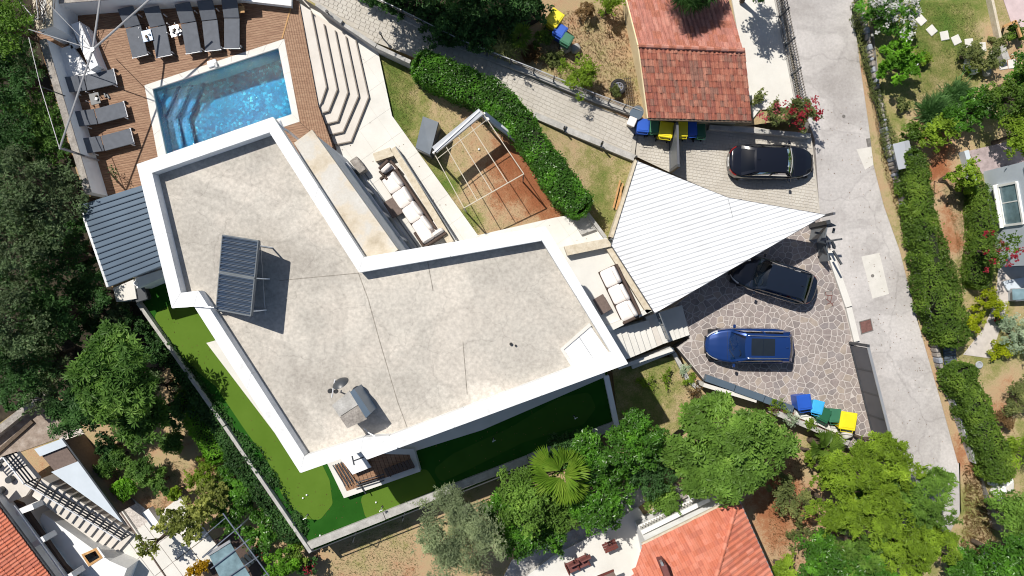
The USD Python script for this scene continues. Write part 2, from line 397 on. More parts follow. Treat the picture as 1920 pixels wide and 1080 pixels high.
made['pool_mosaic_painted_glitter'] = usdkit.material(stage, '/World/Looks/pool_mosaic_painted_glitter', {
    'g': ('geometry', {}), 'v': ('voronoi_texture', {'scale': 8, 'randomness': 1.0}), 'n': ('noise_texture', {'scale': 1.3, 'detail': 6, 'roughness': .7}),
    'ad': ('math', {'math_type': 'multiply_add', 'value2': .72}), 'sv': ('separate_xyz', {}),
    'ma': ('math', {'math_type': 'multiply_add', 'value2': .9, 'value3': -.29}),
    'r': ('rgb_ramp', {'ramp': [(0, (.005, .035, .10)), (.34, (.008, .072, .175)), (.56, (.014, .125, .25)), (.74, (.03, .22, .35)), (.86, (.17, .50, .60)), (1, (.85, .95, .97))]}),  # mixed blue tiles; pale cells paint in sun sparkle and caustics
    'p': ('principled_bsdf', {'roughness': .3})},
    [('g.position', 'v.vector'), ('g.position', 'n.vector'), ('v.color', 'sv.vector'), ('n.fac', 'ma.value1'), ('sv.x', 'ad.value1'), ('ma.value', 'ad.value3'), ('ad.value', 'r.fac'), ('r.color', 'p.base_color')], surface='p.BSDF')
flat('pool_step_tile', (.30, .40, .55), rough=.3, scale=9, v=.35)
made['pool_wall_painted_glitter'] = made['pool_mosaic_painted_glitter']
flat('pool_wall_tile', (.03, .30, .42), rough=.3, scale=7, v=.15)

leafmat('leaf_laurel', [(0, (.016, .055, .008)), (.35, (.03, .10, .012)), (.7, (.055, .165, .02)), (1, (.11, .24, .04))], rough=.35, spec=.5)
leafmat('leaf_fig', [(0, (.028, .068, .014)), (.4, (.05, .115, .024)), (.75, (.085, .17, .04)), (1, (.13, .22, .065))])
leafmat('leaf_olive', [(0, (.06, .075, .04)), (.4, (.105, .125, .068)), (.75, (.165, .185, .11)), (1, (.24, .26, .175))])
leafmat('leaf_lime', [(0, (.045, .075, .008)), (.4, (.08, .125, .014)), (.75, (.13, .18, .024)), (1, (.19, .235, .045))])
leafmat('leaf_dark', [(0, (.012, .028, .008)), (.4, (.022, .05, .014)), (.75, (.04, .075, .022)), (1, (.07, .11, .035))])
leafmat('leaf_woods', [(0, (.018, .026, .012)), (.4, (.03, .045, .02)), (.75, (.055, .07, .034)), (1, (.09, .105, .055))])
leafmat('leaf_bright', [(0, (.025, .08, .008)), (.4, (.05, .145, .014)), (.75, (.085, .215, .024)), (1, (.14, .29, .04))])
leafmat('leaf_star', [(0, (.02, .055, .014)), (.4, (.04, .095, .024)), (.75, (.075, .15, .045)), (1, (.13, .21, .085))])
leafmat('leaf_palm', [(0, (.035, .085, .01)), (.5, (.065, .125, .02)), (1, (.12, .18, .05))])
leafmat('leaf_yellow', [(0, (.24, .31, .012)), (.5, (.40, .48, .02)), (1, (.56, .58, .06))])
leafmat('leaf_silver', [(0, (.10, .13, .085)), (.5, (.17, .20, .14)), (1, (.27, .30, .22))])
leafmat('leaf_dry', [(0, (.13, .085, .04)), (.5, (.22, .15, .075)), (1, (.32, .23, .12))])
leafmat('leaf_gold', [(0, (.34, .22, .01)), (1, (.55, .38, .02))])
leafmat('petal_red', [(0, (.30, .02, .035)), (.5, (.45, .05, .08)), (1, (.6, .16, .18))])
leafmat('petal_pink', [(0, (.5, .10, .12)), (.5, (.62, .20, .22)), (1, (.72, .36, .36))])
leafmat('petal_white', [(0, (.6, .6, .57)), (1, (.8, .8, .78))])
leafmat('grass_green', [(0, (.04, .085, .012)), (.5, (.075, .13, .02)), (1, (.13, .17, .04))])
leafmat('grass_dry', [(0, (.14, .12, .045)), (.5, (.22, .18, .075)), (1, (.32, .26, .12))])
leafmat('grass_weed', [(0, (.06, .09, .02)), (.5, (.13, .15, .04)), (1, (.25, .2, .08))])

# ---------------------------------------------------------------- plants


def unit(v):
    return v / (np.linalg.norm(v, axis=-1, keepdims=True) + 1e-9)


def leaf_mesh(pos, nrm, Ln, Wd, rng, tang=None, jit=.25, fold=.2):
    """Diamond leaves, folded along the midrib, one island each."""
    n = len(pos); nrm = unit(nrm)
    t = unit(np.cross(nrm, unit(rng.normal(size=(n, 3))))) if tang is None else unit(tang)
    b = unit(np.cross(nrm, t)); nn = np.cross(t, b)
    l = Ln * (1 + jit * rng.uniform(-1, 1, (n, 1))); w = Wd * (1 + jit * rng.uniform(-1, 1, (n, 1)))
    v = np.empty((n, 4, 3)); mid = pos + t * l * .1
    v[:, 0] = pos - t * l * .5
    v[:, 1] = mid + b * w * .5 + nn * w * fold
    v[:, 2] = pos + t * l * .5 - nn * l * .08
    v[:, 3] = mid - b * w * .5 + nn * w * fold
    k = np.arange(n)[:, None] * 4
    f = np.concatenate([k + [0, 3, 2], k + [0, 2, 1]], 1).reshape(-1, 3)
    return v.reshape(-1, 3), f


def merge(ms):
    V, Fs, o = [], [], 0
    for v, f in ms:
        V.append(v); Fs.append(f + o); o += len(v)
    return np.vstack(V), np.vstack(Fs)


def clumps(c, r, n, rng, low=-.35, inner=.55):
    R = np.array(r, float); nl = int(5 + 5 * min(R[0], 3.2))
    ph = np.arange(nl) * 2.4 + rng.uniform(0, 6.28); ra = np.sqrt((np.arange(nl) + .3) / nl) * rng.uniform(.66, .9, nl)
    lc = np.column_stack([ra * np.cos(ph), ra * np.sin(ph), np.sqrt(np.clip(1 - ra ** 2, 0, 1)) * .62 - .08 + rng.normal(size=nl) * .24])
    lr = rng.uniform(.17, .36, nl) * (1 if nl > 12 else 1.25)
    d = unit(rng.normal(size=(n * 4, 3))); d = d[d[:, 2] > low][:n]
    k = rng.integers(0, nl, len(d)); f = rng.uniform(inner, 1.0, (len(d), 1))
    st = rng.uniform(.8, 1.25, (nl, 3))
    return c + (lc[k] + d * f * lr[k][:, None] * st[k]) * R, d


def crown_leaves(c, r, ncl, cr, nleaf, Ln, Wd, rng, up=.85):
    nleaf = int(nleaf * .62); Ln, Wd = Ln * 1.15, Wd * 1.15
    cc, cd = clumps(np.array(c), r, ncl, rng)
    k = rng.integers(0, len(cc), nleaf)
    rad = cr * rng.uniform(.65, 1.35, len(cc))
    d = unit(rng.normal(size=(nleaf, 3)) + np.array([0, 0, .45]) + cd[k] * .4)
    pos = cc[k] + d * (rad[k][:, None]) * rng.uniform(.2, 1.0, (nleaf, 1)) ** .45 * np.array([1, 1, .75])
    nrm = d + np.array([0, 0, up]) + rng.normal(size=(nleaf, 3)) * .75
    # loose shoots that break the outline
    ns, per = int(16 * max(r[0], .5)), 15
    o = cc[rng.integers(0, len(cc), ns)]; dd = unit((o - np.array(c)) / np.array(r) + rng.normal(size=(ns, 3)) * .35 + [0, 0, .35])
    ll = rng.uniform(.35, .8, ns) * (.4 + .35 * r[0])
    t_ = rng.uniform(.15, 1.05, (ns, per)); sp = o[:, None] + dd[:, None] * (t_ * ll[:, None])[..., None] + rng.normal(size=(ns, per, 3)) * .05
    sn = rng.normal(size=(ns * per, 3)) * .7 + [0, 0, .8]; stg = np.repeat(dd, per, 0) + rng.normal(size=(ns * per, 3)) * .7
    return merge([leaf_mesh(pos, nrm, Ln, Wd, rng), leaf_mesh(sp.reshape(-1, 3), sn, Ln, Wd, rng, stg)]), cc


def rosette_leaves(c, r, nros, nper, Ln, Wd, rng, up=.8, droop=.35):
    """Whorls of long leaves spread over the crown."""
    cc, cd = clumps(np.array(c), r, nros, rng, low=-.2, inner=.6)
    ax = unit(cd * .7 + np.array([0, 0, up]) + rng.normal(size=(len(cc), 3)) * .45); cc = cc + rng.normal(size=cc.shape) * .07
    a = unit(np.cross(ax, unit(rng.normal(size=ax.shape)))); b = np.cross(ax, a)
    out_p, out_n, out_t = [], [], []
    for j in range(nper):
        th = 2 * np.pi * j / nper + rng.uniform(0, .5, len(cc)); el = rng.uniform(-droop, .5, (len(cc), 1))
        t = unit((np.cos(th)[:, None] * a + np.sin(th)[:, None] * b) + ax * el)
        out_p.append(cc + t * Ln * .55); out_t.append(t); out_n.append(ax - t * el)
    return leaf_mesh(np.vstack(out_p), np.vstack(out_n), Ln, Wd, rng, np.vstack(out_t)), cc


def trunk_mesh(base, top, r0, cc, rng, nl=7):
    base, top = np.array(base), np.array(top)
    mid = base + (top - base) * .55 + np.append(rng.normal(size=2) * .12, 0)
    ms = [pipe([base, (base + mid) / 2 + np.append(rng.normal(size=2) * .06, 0), mid, mid + (top - mid) * .5], [r0 * 1.25, r0, r0 * .8, r0 * .5], 8)]
    for k in rng.choice(len(cc), min(nl, len(cc)), replace=False):
        e = cc[k]; q = mid + (e - mid) * .5 + np.array([0, 0, .15])
        ms.append(pipe([mid, q, e], [r0 * .45, r0 * .28, r0 * .08], 5))
    return cat(*ms)


def tree(name, label, category, px, py, zc, r, leaf, kind='leaf', n=6000, Ln=.16, Wd=.09, ncl=60, cr=.5, zg=-1.2, group=None, bark='bark', seed=None, flowers=None, r0=None, foot=None):
    """px, py is the crown's centre read at its height zc; r = (rx, ry, rz) metres."""
    rng = np.random.default_rng(seed if seed is not None else int(px * 7 + py * 13) % 99991)
    c = P(px, py, zc); r = (r, r, r * .75) if np.isscalar(r) else r
    base = np.array([c[0], c[1], zg - .05]) if foot is None else P(*foot, zg - .05)
    t = Thing(name, label, category, base, group=group)
    if kind == 'leaf':
        lm, cc = crown_leaves(c, r, ncl, cr, n, Ln, Wd, rng)
    else:
        lm, cc = rosette_leaves(c, r, ncl, max(5, int(n / ncl)), Ln, Wd, rng)
    t.part('trunk' if r[0] > 1.2 else 'stem', trunk_mesh(base, c, r0 or .06 + .05 * r[0], cc, rng, 6 + int(3 * r[0])), bark, smooth=40)
    t.part('crown' if r[0] > 1.2 else 'foliage', lm, leaf)
    if flowers:
        fm, nf, fl = flowers
        fc, _ = clumps(c, np.array(r) * [1.1, 1.1, 1.55], max(6, nf // 14), rng, low=.05, inner=.9)
        k = rng.integers(0, len(fc), nf); pos = fc[k] + rng.normal(size=(nf, 3)) * .09
        t.part('blossom', leaf_mesh(pos, rng.normal(size=(nf, 3)) + [0, 0, 1.2], fl, fl * .8, rng), fm)
    return t


def hedge(name, label, pts, w, z0, z1, leaf, dens=330, Ln=.13, Wd=.07, seed=1, group=None, wob=.1, category='hedge'):
    """Clipped hedge over survey pixels pts (read at z1), w metres wide."""
    rng = np.random.default_rng(seed)
    q = XY(pts, z1); line = LineString(q); ln = line.length
    ws = np.atleast_1d(w).astype(float)
    hgt = z1 - z0; wm = ws.mean()
    n = int(dens * ln * (wm + 2 * hgt * .8))
    s = rng.uniform(0, ln, n); th = rng.uniform(0, 1, n)
    per = wm + 2 * hgt; u = th * per
    tt = s / ln
    wloc = np.interp(tt, np.linspace(0, 1, len(ws)), ws)
    p0 = np.array([line.interpolate(a).coords[0] for a in s]); p1 = np.array([line.interpolate(min(a + .05, ln)).coords[0] for a in s]); pm = np.array([line.interpolate(max(a - .05, 0)).coords[0] for a in s])
    d = unit(p1 - pm); nv = np.stack([-d[:, 1], d[:, 0]], 1)
    off = np.where(u < hgt, -.5, np.where(u < hgt + wm, (u - hgt) / wm - .5, .5)) * wloc
    zz = np.where(u < hgt, z0 + u, np.where(u < hgt + wm, z1, z1 - (u - hgt - wm)))
    nz = np.where((u >= hgt) & (u < hgt + wm), 1.0, .25)
    no = np.where(u < hgt, -1.0, np.where(u < hgt + wm, off / wloc * .9, 1.0))
    rnd = np.clip((np.abs(off) / wloc - .36) / .14, 0, 1); zz = zz - np.where(nz == 1.0, rnd ** 2 * .16 * min(1, hgt), 0)
    wb = fnoise(np.stack([p0[:, 0] + off * nv[:, 0], p0[:, 1] + off * nv[:, 1]], 1), seed, 1.6, 3) * wob
    xy = p0 + nv * (off + np.sign(no) * np.where(np.abs(no) > .95, wb, 0))[:, None]
    pos = np.column_stack([xy, zz + np.where(nz == 1.0, wb, 0)])
    nrm = np.column_stack([nv * no[:, None], nz])
    pos = pos + rng.normal(size=pos.shape) * .035 - unit(nrm) * np.abs(rng.normal(size=(n, 1))) * .06
    for e, sgn in ((0, -1), (ln, 1)):                     # the two ends
        k = int(dens * wm * hgt * 1.2)
        c0 = np.array(line.interpolate(e).coords[0]); dd = np.array(line.interpolate(max(e - .1, 0) if e else .1).coords[0]); dd = unit((c0 - dd))
        we = ws[0] if e == 0 else ws[-1]
        nn = np.array([-dd[1], dd[0]]); o = rng.uniform(-.5, .5, k) * we
        pe = np.column_stack([c0 + nn * o[:, None] + dd * ((.28 * (1 - (2 * o / we) ** 2))[:, None] + rng.normal(size=(k, 1)) * .04), rng.uniform(z0, z1, k)])
        pos = np.vstack([pos, pe]); nrm = np.vstack([nrm, np.tile(np.append(dd, .4), (k, 1))])
    ks = rng.choice(len(pos), len(pos) // 14, replace=False); pos[ks] += unit(nrm[ks]) * rng.uniform(.03, .20, (len(ks), 1))
    m = len(pos)
    base = np.append(q.mean(0), z0)
    t = Thing(name, label, category, base, group=group)
    t.part('foliage', leaf_mesh(pos, nrm + rng.normal(size=(m, 3)) * .75 + [0, 0, .25], Ln, Wd, rng), leaf)
    core = line.buffer(max(.1, ws.min() * .5 - .14), cap_style=2)
    t.part('twigs', prism(core, z0, z1 - .2), 'twig_dark')
    return t


flat('twig_dark', (.02, .026, .012), rough=.95, scale=12, v=.4)


def fan_palm(name, label, px, py, zc, R, nf, leaf, zg=-1.2, seed=3, seg=22, spread=2.4, trunk=True, category='palm tree'):
    rng = np.random.default_rng(seed); c = P(px, py, zc); base = np.array([c[0], c[1], zg - .05])
    t = Thing(name, label, category, base)
    t.part('trunk' if trunk else 'stem', pipe([base, base + (c - base) * .5 + [.05, .03, 0], c], [.2, .17, .15], 10), 'bark', smooth=40)
    for i in range(nf):
        az = 2 * np.pi * i / nf + rng.uniform(-.25, .25); el = rng.uniform(.05, .9)
        d = np.array([math.cos(az) * math.cos(el), math.sin(az) * math.cos(el), math.sin(el)])
        hub = c + d * R * (.42 if i % 3 else .12) + np.array([0, 0, .0 if i % 3 else .35])
        side = unit(np.cross(d, [0, 0, 1.])); upv = np.cross(side, d)
        a = np.linspace(-spread / 2, spread / 2, seg)
        tt = np.cos(a)[:, None] * d + np.sin(a)[:, None] * side + rng.normal(size=(seg, 3)) * .03 - np.array([0, 0, .25]) * np.abs(np.sin(a))[:, None]
        tt = unit(tt); ll = R * .62
        pos = hub + tt * ll * .5
        f = t.part('frond', leaf_mesh(pos, np.tile(upv + [0, 0, .4], (seg, 1)), ll, .075 * R, rng, tt, jit=.1), leaf)
        t.part('stalk', pipe([c, hub], [.022, .014], 5), 'leaf_palm', parent=f)
    return t


def tufts(poly, n, z, Ln, Wd, seed, zf=None, lean=.7):
    rng = np.random.default_rng(seed); x0, y0, x1, y1 = poly.bounds; out = []
    from shapely import contains_xy
    while sum(map(len, out)) < n:
        q = rng.uniform((x0, y0), (x1, y1), (n, 2)); out.append(q[contains_xy(poly, q[:, 0], q[:, 1])])
    q = np.vstack(out)[:n]
    zz = np.full(n, z) if zf is None else zf(q)
    t = unit(np.column_stack([rng.normal(size=(n, 2)) * lean, np.ones(n)]))
    pos = np.column_stack([q, zz]) + t * Ln * .45
    return leaf_mesh(pos, rng.normal(size=(n, 3)), Ln, Wd, rng, t)


def ground(name, poly, z, wfun, mat='soil_grass', size=.35, zf=None):
    """A sheet of ground whose soil-to-grass mix varies over it."""
    if not isinstance(poly, Polygon): poly = PG(poly, z)
    v, f = trimesh.creation.triangulate_polygon(poly, engine='earcut')
    v3 = np.column_stack([v, np.full(len(v), z)])
    v3, f = trimesh.remesh.subdivide_to_size(v3, f, size, max_iter=14)
    if zf is not None: v3[:, 2] = zf(v3[:, :2])
    return struct(name, (v3, f), mat, w=wfun(v3[:, :2]))


def px_of(xy, z):
    s = FPX / (H - z)
    return xy[:, 0] * s + 960, 540 - xy[:, 1] * s


def blobs(z, base, *items):
    """Soil-to-grass weight: base plus soft patches (px, py, radius in pixels, amount)."""
    def f(xy):
        x, y = px_of(xy, z); w = np.full(len(xy), float(base))
        for bx, by, br, a in items: w += a * np.exp(-((x - bx) ** 2 + (y - by) ** 2) / br ** 2)
        return w + .12 * fnoise(xy, 5, .7)
    return f

flat('roof_stain', (.24, .22, .19), rough=.95, scale=6, v=.3)
flat('woodland_soil_shaded', (.035, .028, .018), rough=.95, scale=3, v=.5)  # soil colour darkened to carry the deep shade under the trees
surf('turf_light_shaded', [(.3, (.03, .085, .010)), (.7, (.04, .105, .014))], scale=.6, rough=.95, fine=.15, fscale=80, spec=.1)  # light putting turf with the house shade painted into its colour
flat('shaded_white_render', (.60, .61, .62), rough=.9)  # white wall render, dulled and cooled slightly for its shade
flat('collector_tube', (.04, .06, .10), rough=.12, spec=.8)
flat('alu_grey', (.36, .38, .41), rough=.4, v=.05)
flat('timber_pale', (.46, .42, .34), rough=.6)
flat('slate_dark', (.08, .10, .125), rough=.4, spec=.5)
leafmat('leaf_hedge', [(0, (.022, .052, .010)), (.35, (.04, .085, .016)), (.7, (.07, .13, .026)), (1, (.12, .19, .05))], rough=.4)
leafmat('leaf_vine', [(0, (.045, .07, .02)), (.5, (.10, .14, .045)), (1, (.24, .26, .14))])
leafmat('leaf_scrub', [(0, (.045, .06, .022)), (.5, (.09, .105, .04)), (1, (.18, .17, .085))])
leafmat('leaf_strap', [(0, (.06, .09, .04)), (.5, (.14, .18, .10)), (1, (.30, .34, .22))])
leafmat('leaf_bluegrass', [(0, (.03, .08, .035)), (.5, (.06, .14, .06)), (1, (.13, .22, .10))])
surf('pebble', [(.25, (.30, .275, .25)), (.5, (.47, .43, .40)), (.75, (.62, .58, .54))], scale=9, detail=6, rough=.95, fine=.3, fscale=11, bump=.6, bscale=12, dist=.04)
surf('old_path', [(.25, (.16, .125, .10)), (.5, (.26, .21, .175)), (.75, (.38, .33, .29))], scale=2.5, detail=9, rough=.95, fine=.2, fscale=16)
flat('wall_blue', (.26, .28, .32), rough=.95, scale=4, v=.35)
surf('wall_pale', [(.3, (.36, .37, .40)), (.7, (.52, .52, .53))], scale=3, detail=8, rough=.9, fine=.15, fscale=14)
flat('galvanised_paint', (.32, .34, .36), rough=.5, v=.08)
flat('table_paving', (.33, .27, .27), rough=.9, scale=4, v=.25)
flat('pale_path', (.46, .42, .385), rough=.9, scale=3, v=.12)
flat('pink_paving', (.50, .40, .40), rough=.9, scale=2, v=.12)
# ---------------------------------------------------------------- terrain and paved ground
GZ = -1.2
far = Polygon([(-220, -220), (220, -220), (220, 220), (-220, 220)])
near = Polygon([(-36, -24), (36, -24), (36, 24), (-36, 24)])
ground('terrain', near, GZ, blobs(GZ, .48, (330, 930, 90, -.18), (740, 1040, 120, -.02), (1440, 950, 70, -.25), (1500, 1000, 120, -.2), (1850, 950, 150, .2), (1880, 700, 60, -.1), (100, 400, 400, -.1)), size=.8)
struct('woodland_floor', prism(PG([(-80, -80), (60, -60), (70, 70), (160, 380), (210, 540), (262, 570), (330, 680), (300, 700), (180, 770), (80, 735), (-80, 850)], GZ), GZ - .1, GZ + .02), 'woodland_soil_shaded')
ground('terrain_beyond', far.difference(near), GZ - .004, blobs(GZ, .5), size=30)
lane_z = lambda x: np.where(x < 1230, .05 + (1230 - x) / 630 * 1.75, .02)


def lane_zf(dz=0.0):
    return lambda xy: lane_z(px_of(xy, .6)[0]) + dz


north = PG([(655, -60), (760, 44), (870, 99), (1000, 149), (1110, 194), (1200, 226), (1215, 222), (1400, 232), (1520, 215), (1470, 0), (1460, -70)], .6)
ground('garden_ground', north, .6, blobs(.6, .47, (1150, 110, 60, -.06), (1120, 40, 70, -.02), (1060, 170, 50, .15), (1020, 140, 40, .12), (900, 40, 140, -.2)), zf=lane_zf(-.03))
yard = PG([(1398, 90), (1460, 60), (1508, 190), (1440, 232), (1412, 226)], .05)
v_, f_ = trimesh.creation.triangulate_polygon(PG([(1362, -60), (1455, -60), (1500, 190), (1505, 205), (1425, 205), (1412, 222)], .12), engine='earcut')
struct('gravel_yard', prism(PG([(1362, -60), (1452, -60), (1496, 190), (1503, 205), (1425, 205), (1412, 222)], .12), -.6, .12), 'pale_stone')
lawn_poly = PG([(700, 90), (760, 108), (880, 160), (1010, 218), (1192, 292), (1145, 447), (1128, 442), (1098, 402), (1030, 414), (895, 442), (735, 218)], .7)


def lawn_zf(xy):
    x, y = px_of(xy, .7); return np.interp(x, [900, 1150], [.9, .12])


lawn_w = blobs(.8, .6, (720, 230, 60, .3), (735, 130, 40, .2), (830, 330, 50, .18), (1000, 330, 62, -.52), (1035, 390, 45, -.42), (950, 280, 40, -.28), (880, 190, 60, -.2), (905, 330, 85, -.24), (885, 410, 26, .4), (840, 350, 22, .3), (950, 400, 50, -.1), (1120, 310, 70, -.04), (1110, 420, 20, .2), (780, 190, 40, -.1))
ground('lawn', lawn_poly, .7, lawn_w, size=.25, zf=lawn_zf)
rg = np.random.default_rng(5)


def grass(name, poly, n, z, Ln, Wd, seed, mat, zf=None):
    return tag(put('/World', name, tufts(poly, n, z, Ln, Wd, seed, zf), mat), kind='stuff', label='short uneven grass growing over the ground', cat='grass')


grass('grass', PG([(708, 98), (735, 218), (895, 440), (905, 436), (800, 330), (770, 250), (790, 150), (760, 110)], .9).buffer(-.05), 3000, .9, .06, .016, 3, 'grass_weed')
grass('grass', lawn_poly.buffer(-.1), 9000, .7, .07, .014, 4, 'grass_dry', lawn_zf)
# road, drive, parking
road_poly = PG([(1445, -120), (1503, 190), (1528, 262), (1537, 400), (1548, 432), (1604, 642), (1668, 862), (1720, 1010), (1770, 1010), (1800, 975), (1798, 868), (1768, 752), (1724, 600), (1690, 470), (1660, 385), (1641, 310), (1632, 235), (1614, 110), (1592, -120)], 0)
struct('road', prism(road_poly, -1.25, 0), 'road_concrete')
verge = PG([(1590, -120), (1611, 110), (1629, 235), (1638, 310), (1657, 385), (1687, 470), (1720, 600), (1764, 752), (1796, 868), (1830, 868), (1800, 780), (1765, 690), (1745, 600), (1704, 400), (1672, 282), (1645, 150), (1618, -120)], .03)
ground('road_verge', verge, .03, blobs(.03, .42, (1660, 250, 60, .08), (1680, 380, 60, .05), (1815, 850, 60, -.2), (1770, 720, 50, -.05)))
grass('grass', PG([(1625, 150), (1640, 150), (1670, 290), (1700, 390), (1704, 420), (1680, 400), (1655, 310)], .03), 2200, .03, .12, .02, 6, 'leaf_dry')
ground('sloping_verge', PG([(1800, 868), (1830, 868), (1860, 1000), (1900, 1100), (1700, 1100), (1720, 1010), (1780, 1000), (1802, 960)], .02), .02, blobs(0, .56, (1810, 850, 40, -.5), (1840, 1000, 60, .05)))
grass('grass', PG([(1806, 870), (1830, 868), (1880, 1080), (1790, 1080), (1806, 980)], .02), 2600, .02, .2, .03, 8, 'leaf_dry')
grass('grass', PG([(640, 1020), (770, 970), (790, 1100), (600, 1100)], GZ), 2600, GZ, .1, .02, 14, 'grass_weed')
grass('grass', PG([(1060, 20), (1190, 10), (1205, 200), (1120, 190), (1000, 120)], .5), 4200, .3, .14, .025, 15, 'leaf_dry', lane_zf(-.03))
grass('grass', PG([(260, 900), (330, 860), (390, 880), (330, 950), (280, 960)], GZ), 1400, GZ, .1, .02, 16, 'grass_weed')
grass('grass', PG([(1150, 690), (1262, 668), (1330, 760), (1240, 830), (1160, 806)], -.1), 2600, -.1, .08, .018, 17, 'grass_weed')
grass('grass', PG([(1440, 830), (1500, 830), (1530, 1080), (1440, 1080)], GZ), 2200, GZ, .14, .025, 18, 'leaf_dry')
for nm, pts, m in (('concrete_patch', [(1615, 481), (1649, 474), (1667, 551), (1636, 560)], 'patch_concrete'), ('concrete_patch', [(1606, 280), (1640, 274), (1652, 300), (1622, 318)], 'patch_concrete')):
    struct(nm, prism(PG(pts, .004), -.02, .005), m)
flat('iron_rust', (.15, .075, .065), rough=.8, scale=6, v=.3)
flat('iron_grey', (.16, .15, .14), rough=.7, scale=6, v=.3)
for pts, m, lb in (([(1611, 603), (1633, 597), (1638, 620), (1615, 627)], 'iron_rust', 'square rust red manhole cover by the driveway mouth'), ([(1624, 260), (1636, 258), (1639, 273), (1627, 275)], 'iron_grey', 'small grey manhole cover beside the upper concrete patch'), ([(1545, 547), (1561, 543), (1566, 574), (1550, 579)], 'iron_rust', 'brown drain cover set in the crazy paving')):
    t = Thing('manhole_cover', lb, 'manhole cover', P(*np.mean(pts, 0), 0))
    pz = PG(pts, .03); t.part('frame', prism(pz.difference(pz.buffer(-.04)), .0, .028), 'iron_grey'); t.part('cover', prism(pz.buffer(-.05), .0, .022), m)
for a, b in ((1636, 517), (1582, 218)):
    solo('road_stud', f'small dark round valve cap in the road at {"the white patch" if b > 400 else "its upper bend"}', 'valve cap', disc(P(a, b, .01), .09, .02), 'iron_grey')
# the east gardens
east = PG([(1618, -120), (1648, 150), (1675, 282), (1708, 400), (1749, 600), (1770, 690), (1804, 780), (1832, 868), (1880, 1000), (2040, 1000), (2040, -120)], .3)
struct('garden_terrace', prism(east, -1.3, .28), 'grey_concrete')
ground('garden_ground', east, .3, blobs(.3, .58, (1755, 60, 110, .26), (1750, 180, 60, .08), (1840, 60, 30, -.3), (1890, 110, 50, -.4), (1762, 320, 36, -.5), (1775, 400, 30, -.25), (1790, 450, 26, -.35), (1830, 370, 30, .1), (1760, 230, 50, -.4), (1860, 790, 34, -.35), (1840, 700, 50, .12), (1880, 720, 40, -.2)), size=.3)
grass('grass', PG([(1712, 5), (1820, 5), (1850, 120), (1800, 180), (1715, 190)], .3), 9000, .3, .06, .014, 9, 'grass_weed')
grass('grass', PG([(1765, 345), (1830, 330), (1830, 480), (1800, 560), (1790, 440)], .3), 3500, .3, .08, .016, 10, 'grass_weed')
# lane and drive
lane_poly = PG([(540, -30), (645, -30), (760, 44), (870, 99), (1000, 149), (1110, 194), (1200, 226), (1192, 293), (1010, 217), (880, 160), (765, 110), (703, 88), (640, 45), (575, 8)], .6)
drive_poly = PG([(1192, 226), (1416, 238), (1522, 258), (1538, 402), (1365, 372), (1270, 330), (1192, 293)], .02)


def flat_sheet(name, poly, z, mat, zf=None, size=1.0):
    v, f = trimesh.creation.triangulate_polygon(poly, engine='earcut'); v = np.column_stack([v, np.full(len(v), z)])
    v, f = trimesh.remesh.subdivide_to_size(v, f, size, max_iter=10)
    if zf: v[:, 2] = zf(v[:, :2])
    return struct(name, (v, f), mat)


flat_sheet('lane', lane_poly, .6, 'paver_joint', lane_zf(0.0))
flat_sheet('woodland_floor', PG([(662, -60), (762, 34), (870, 86), (915, 100), (1012, 40), (1015, -60)], .6), .6, 'woodland_soil_shaded', lane_zf(.0))
flat_sheet('driveway', drive_poly, .02, 'paver_joint')


def pavers(name, poly, ang, w, l, zf, seed, jit=.12, mat='paver'):
    from shapely import contains_xy
    r = np.random.default_rng(seed); ca, sa = math.cos(ang), math.sin(ang); R = np.array([[ca, -sa], [sa, ca]])
    c = np.array(poly.centroid.coords[0]); pr = (np.array(poly.exterior.coords) - c) @ R
    lo, hi = pr.min(0), pr.max(0); V, Fs, o = [], [], 0
    y = lo[1]; row = 0
    while y < hi[1]:
        x = lo[0] - r.uniform(0, l); ww = w * r.uniform(.85, 1.15)
        while x < hi[0]:
            ll = l * r.uniform(.7, 1.35); g = .016
            q = np.array([[x + g, y + g], [x + ll - g, y + g], [x + ll - g, y + ww - g], [x + g, y + ww - g]]) + r.normal(size=(4, 2)) * w * jit * .25
            q = q @ R.T + c
            if contains_xy(poly, q[:, 0], q[:, 1]).sum() >= 3:
                z = zf(q) + .02 + r.uniform(-.004, .006)
                V.append(np.vstack([np.column_stack([q, z]), np.column_stack([q, z - .03])]))
                Fs.append(np.array([[0, 1, 2], [0, 2, 3], [0, 4, 5], [0, 5, 1], [1, 5, 6], [1, 6, 2], [2, 6, 7], [2, 7, 3], [3, 7, 4], [3, 4, 0]]) + o); o += 8
            x += ll
        y += ww; row += 1
    return tag(put('/World', name, (np.vstack(V), np.vstack(Fs)), mat), 'pale worn stone setts covering the lane and drive', 'paving setts', kind='stuff')


pavers('paving_setts', lane_poly.buffer(-.05), -math.atan2(22, 52), .22, .27, lambda q: lane_z(px_of(q, .6)[0]), 11)
pavers('paving_setts', drive_poly.buffer(-.05), -.15, .17, .21, lambda q: np.full(len(q), .02), 12)
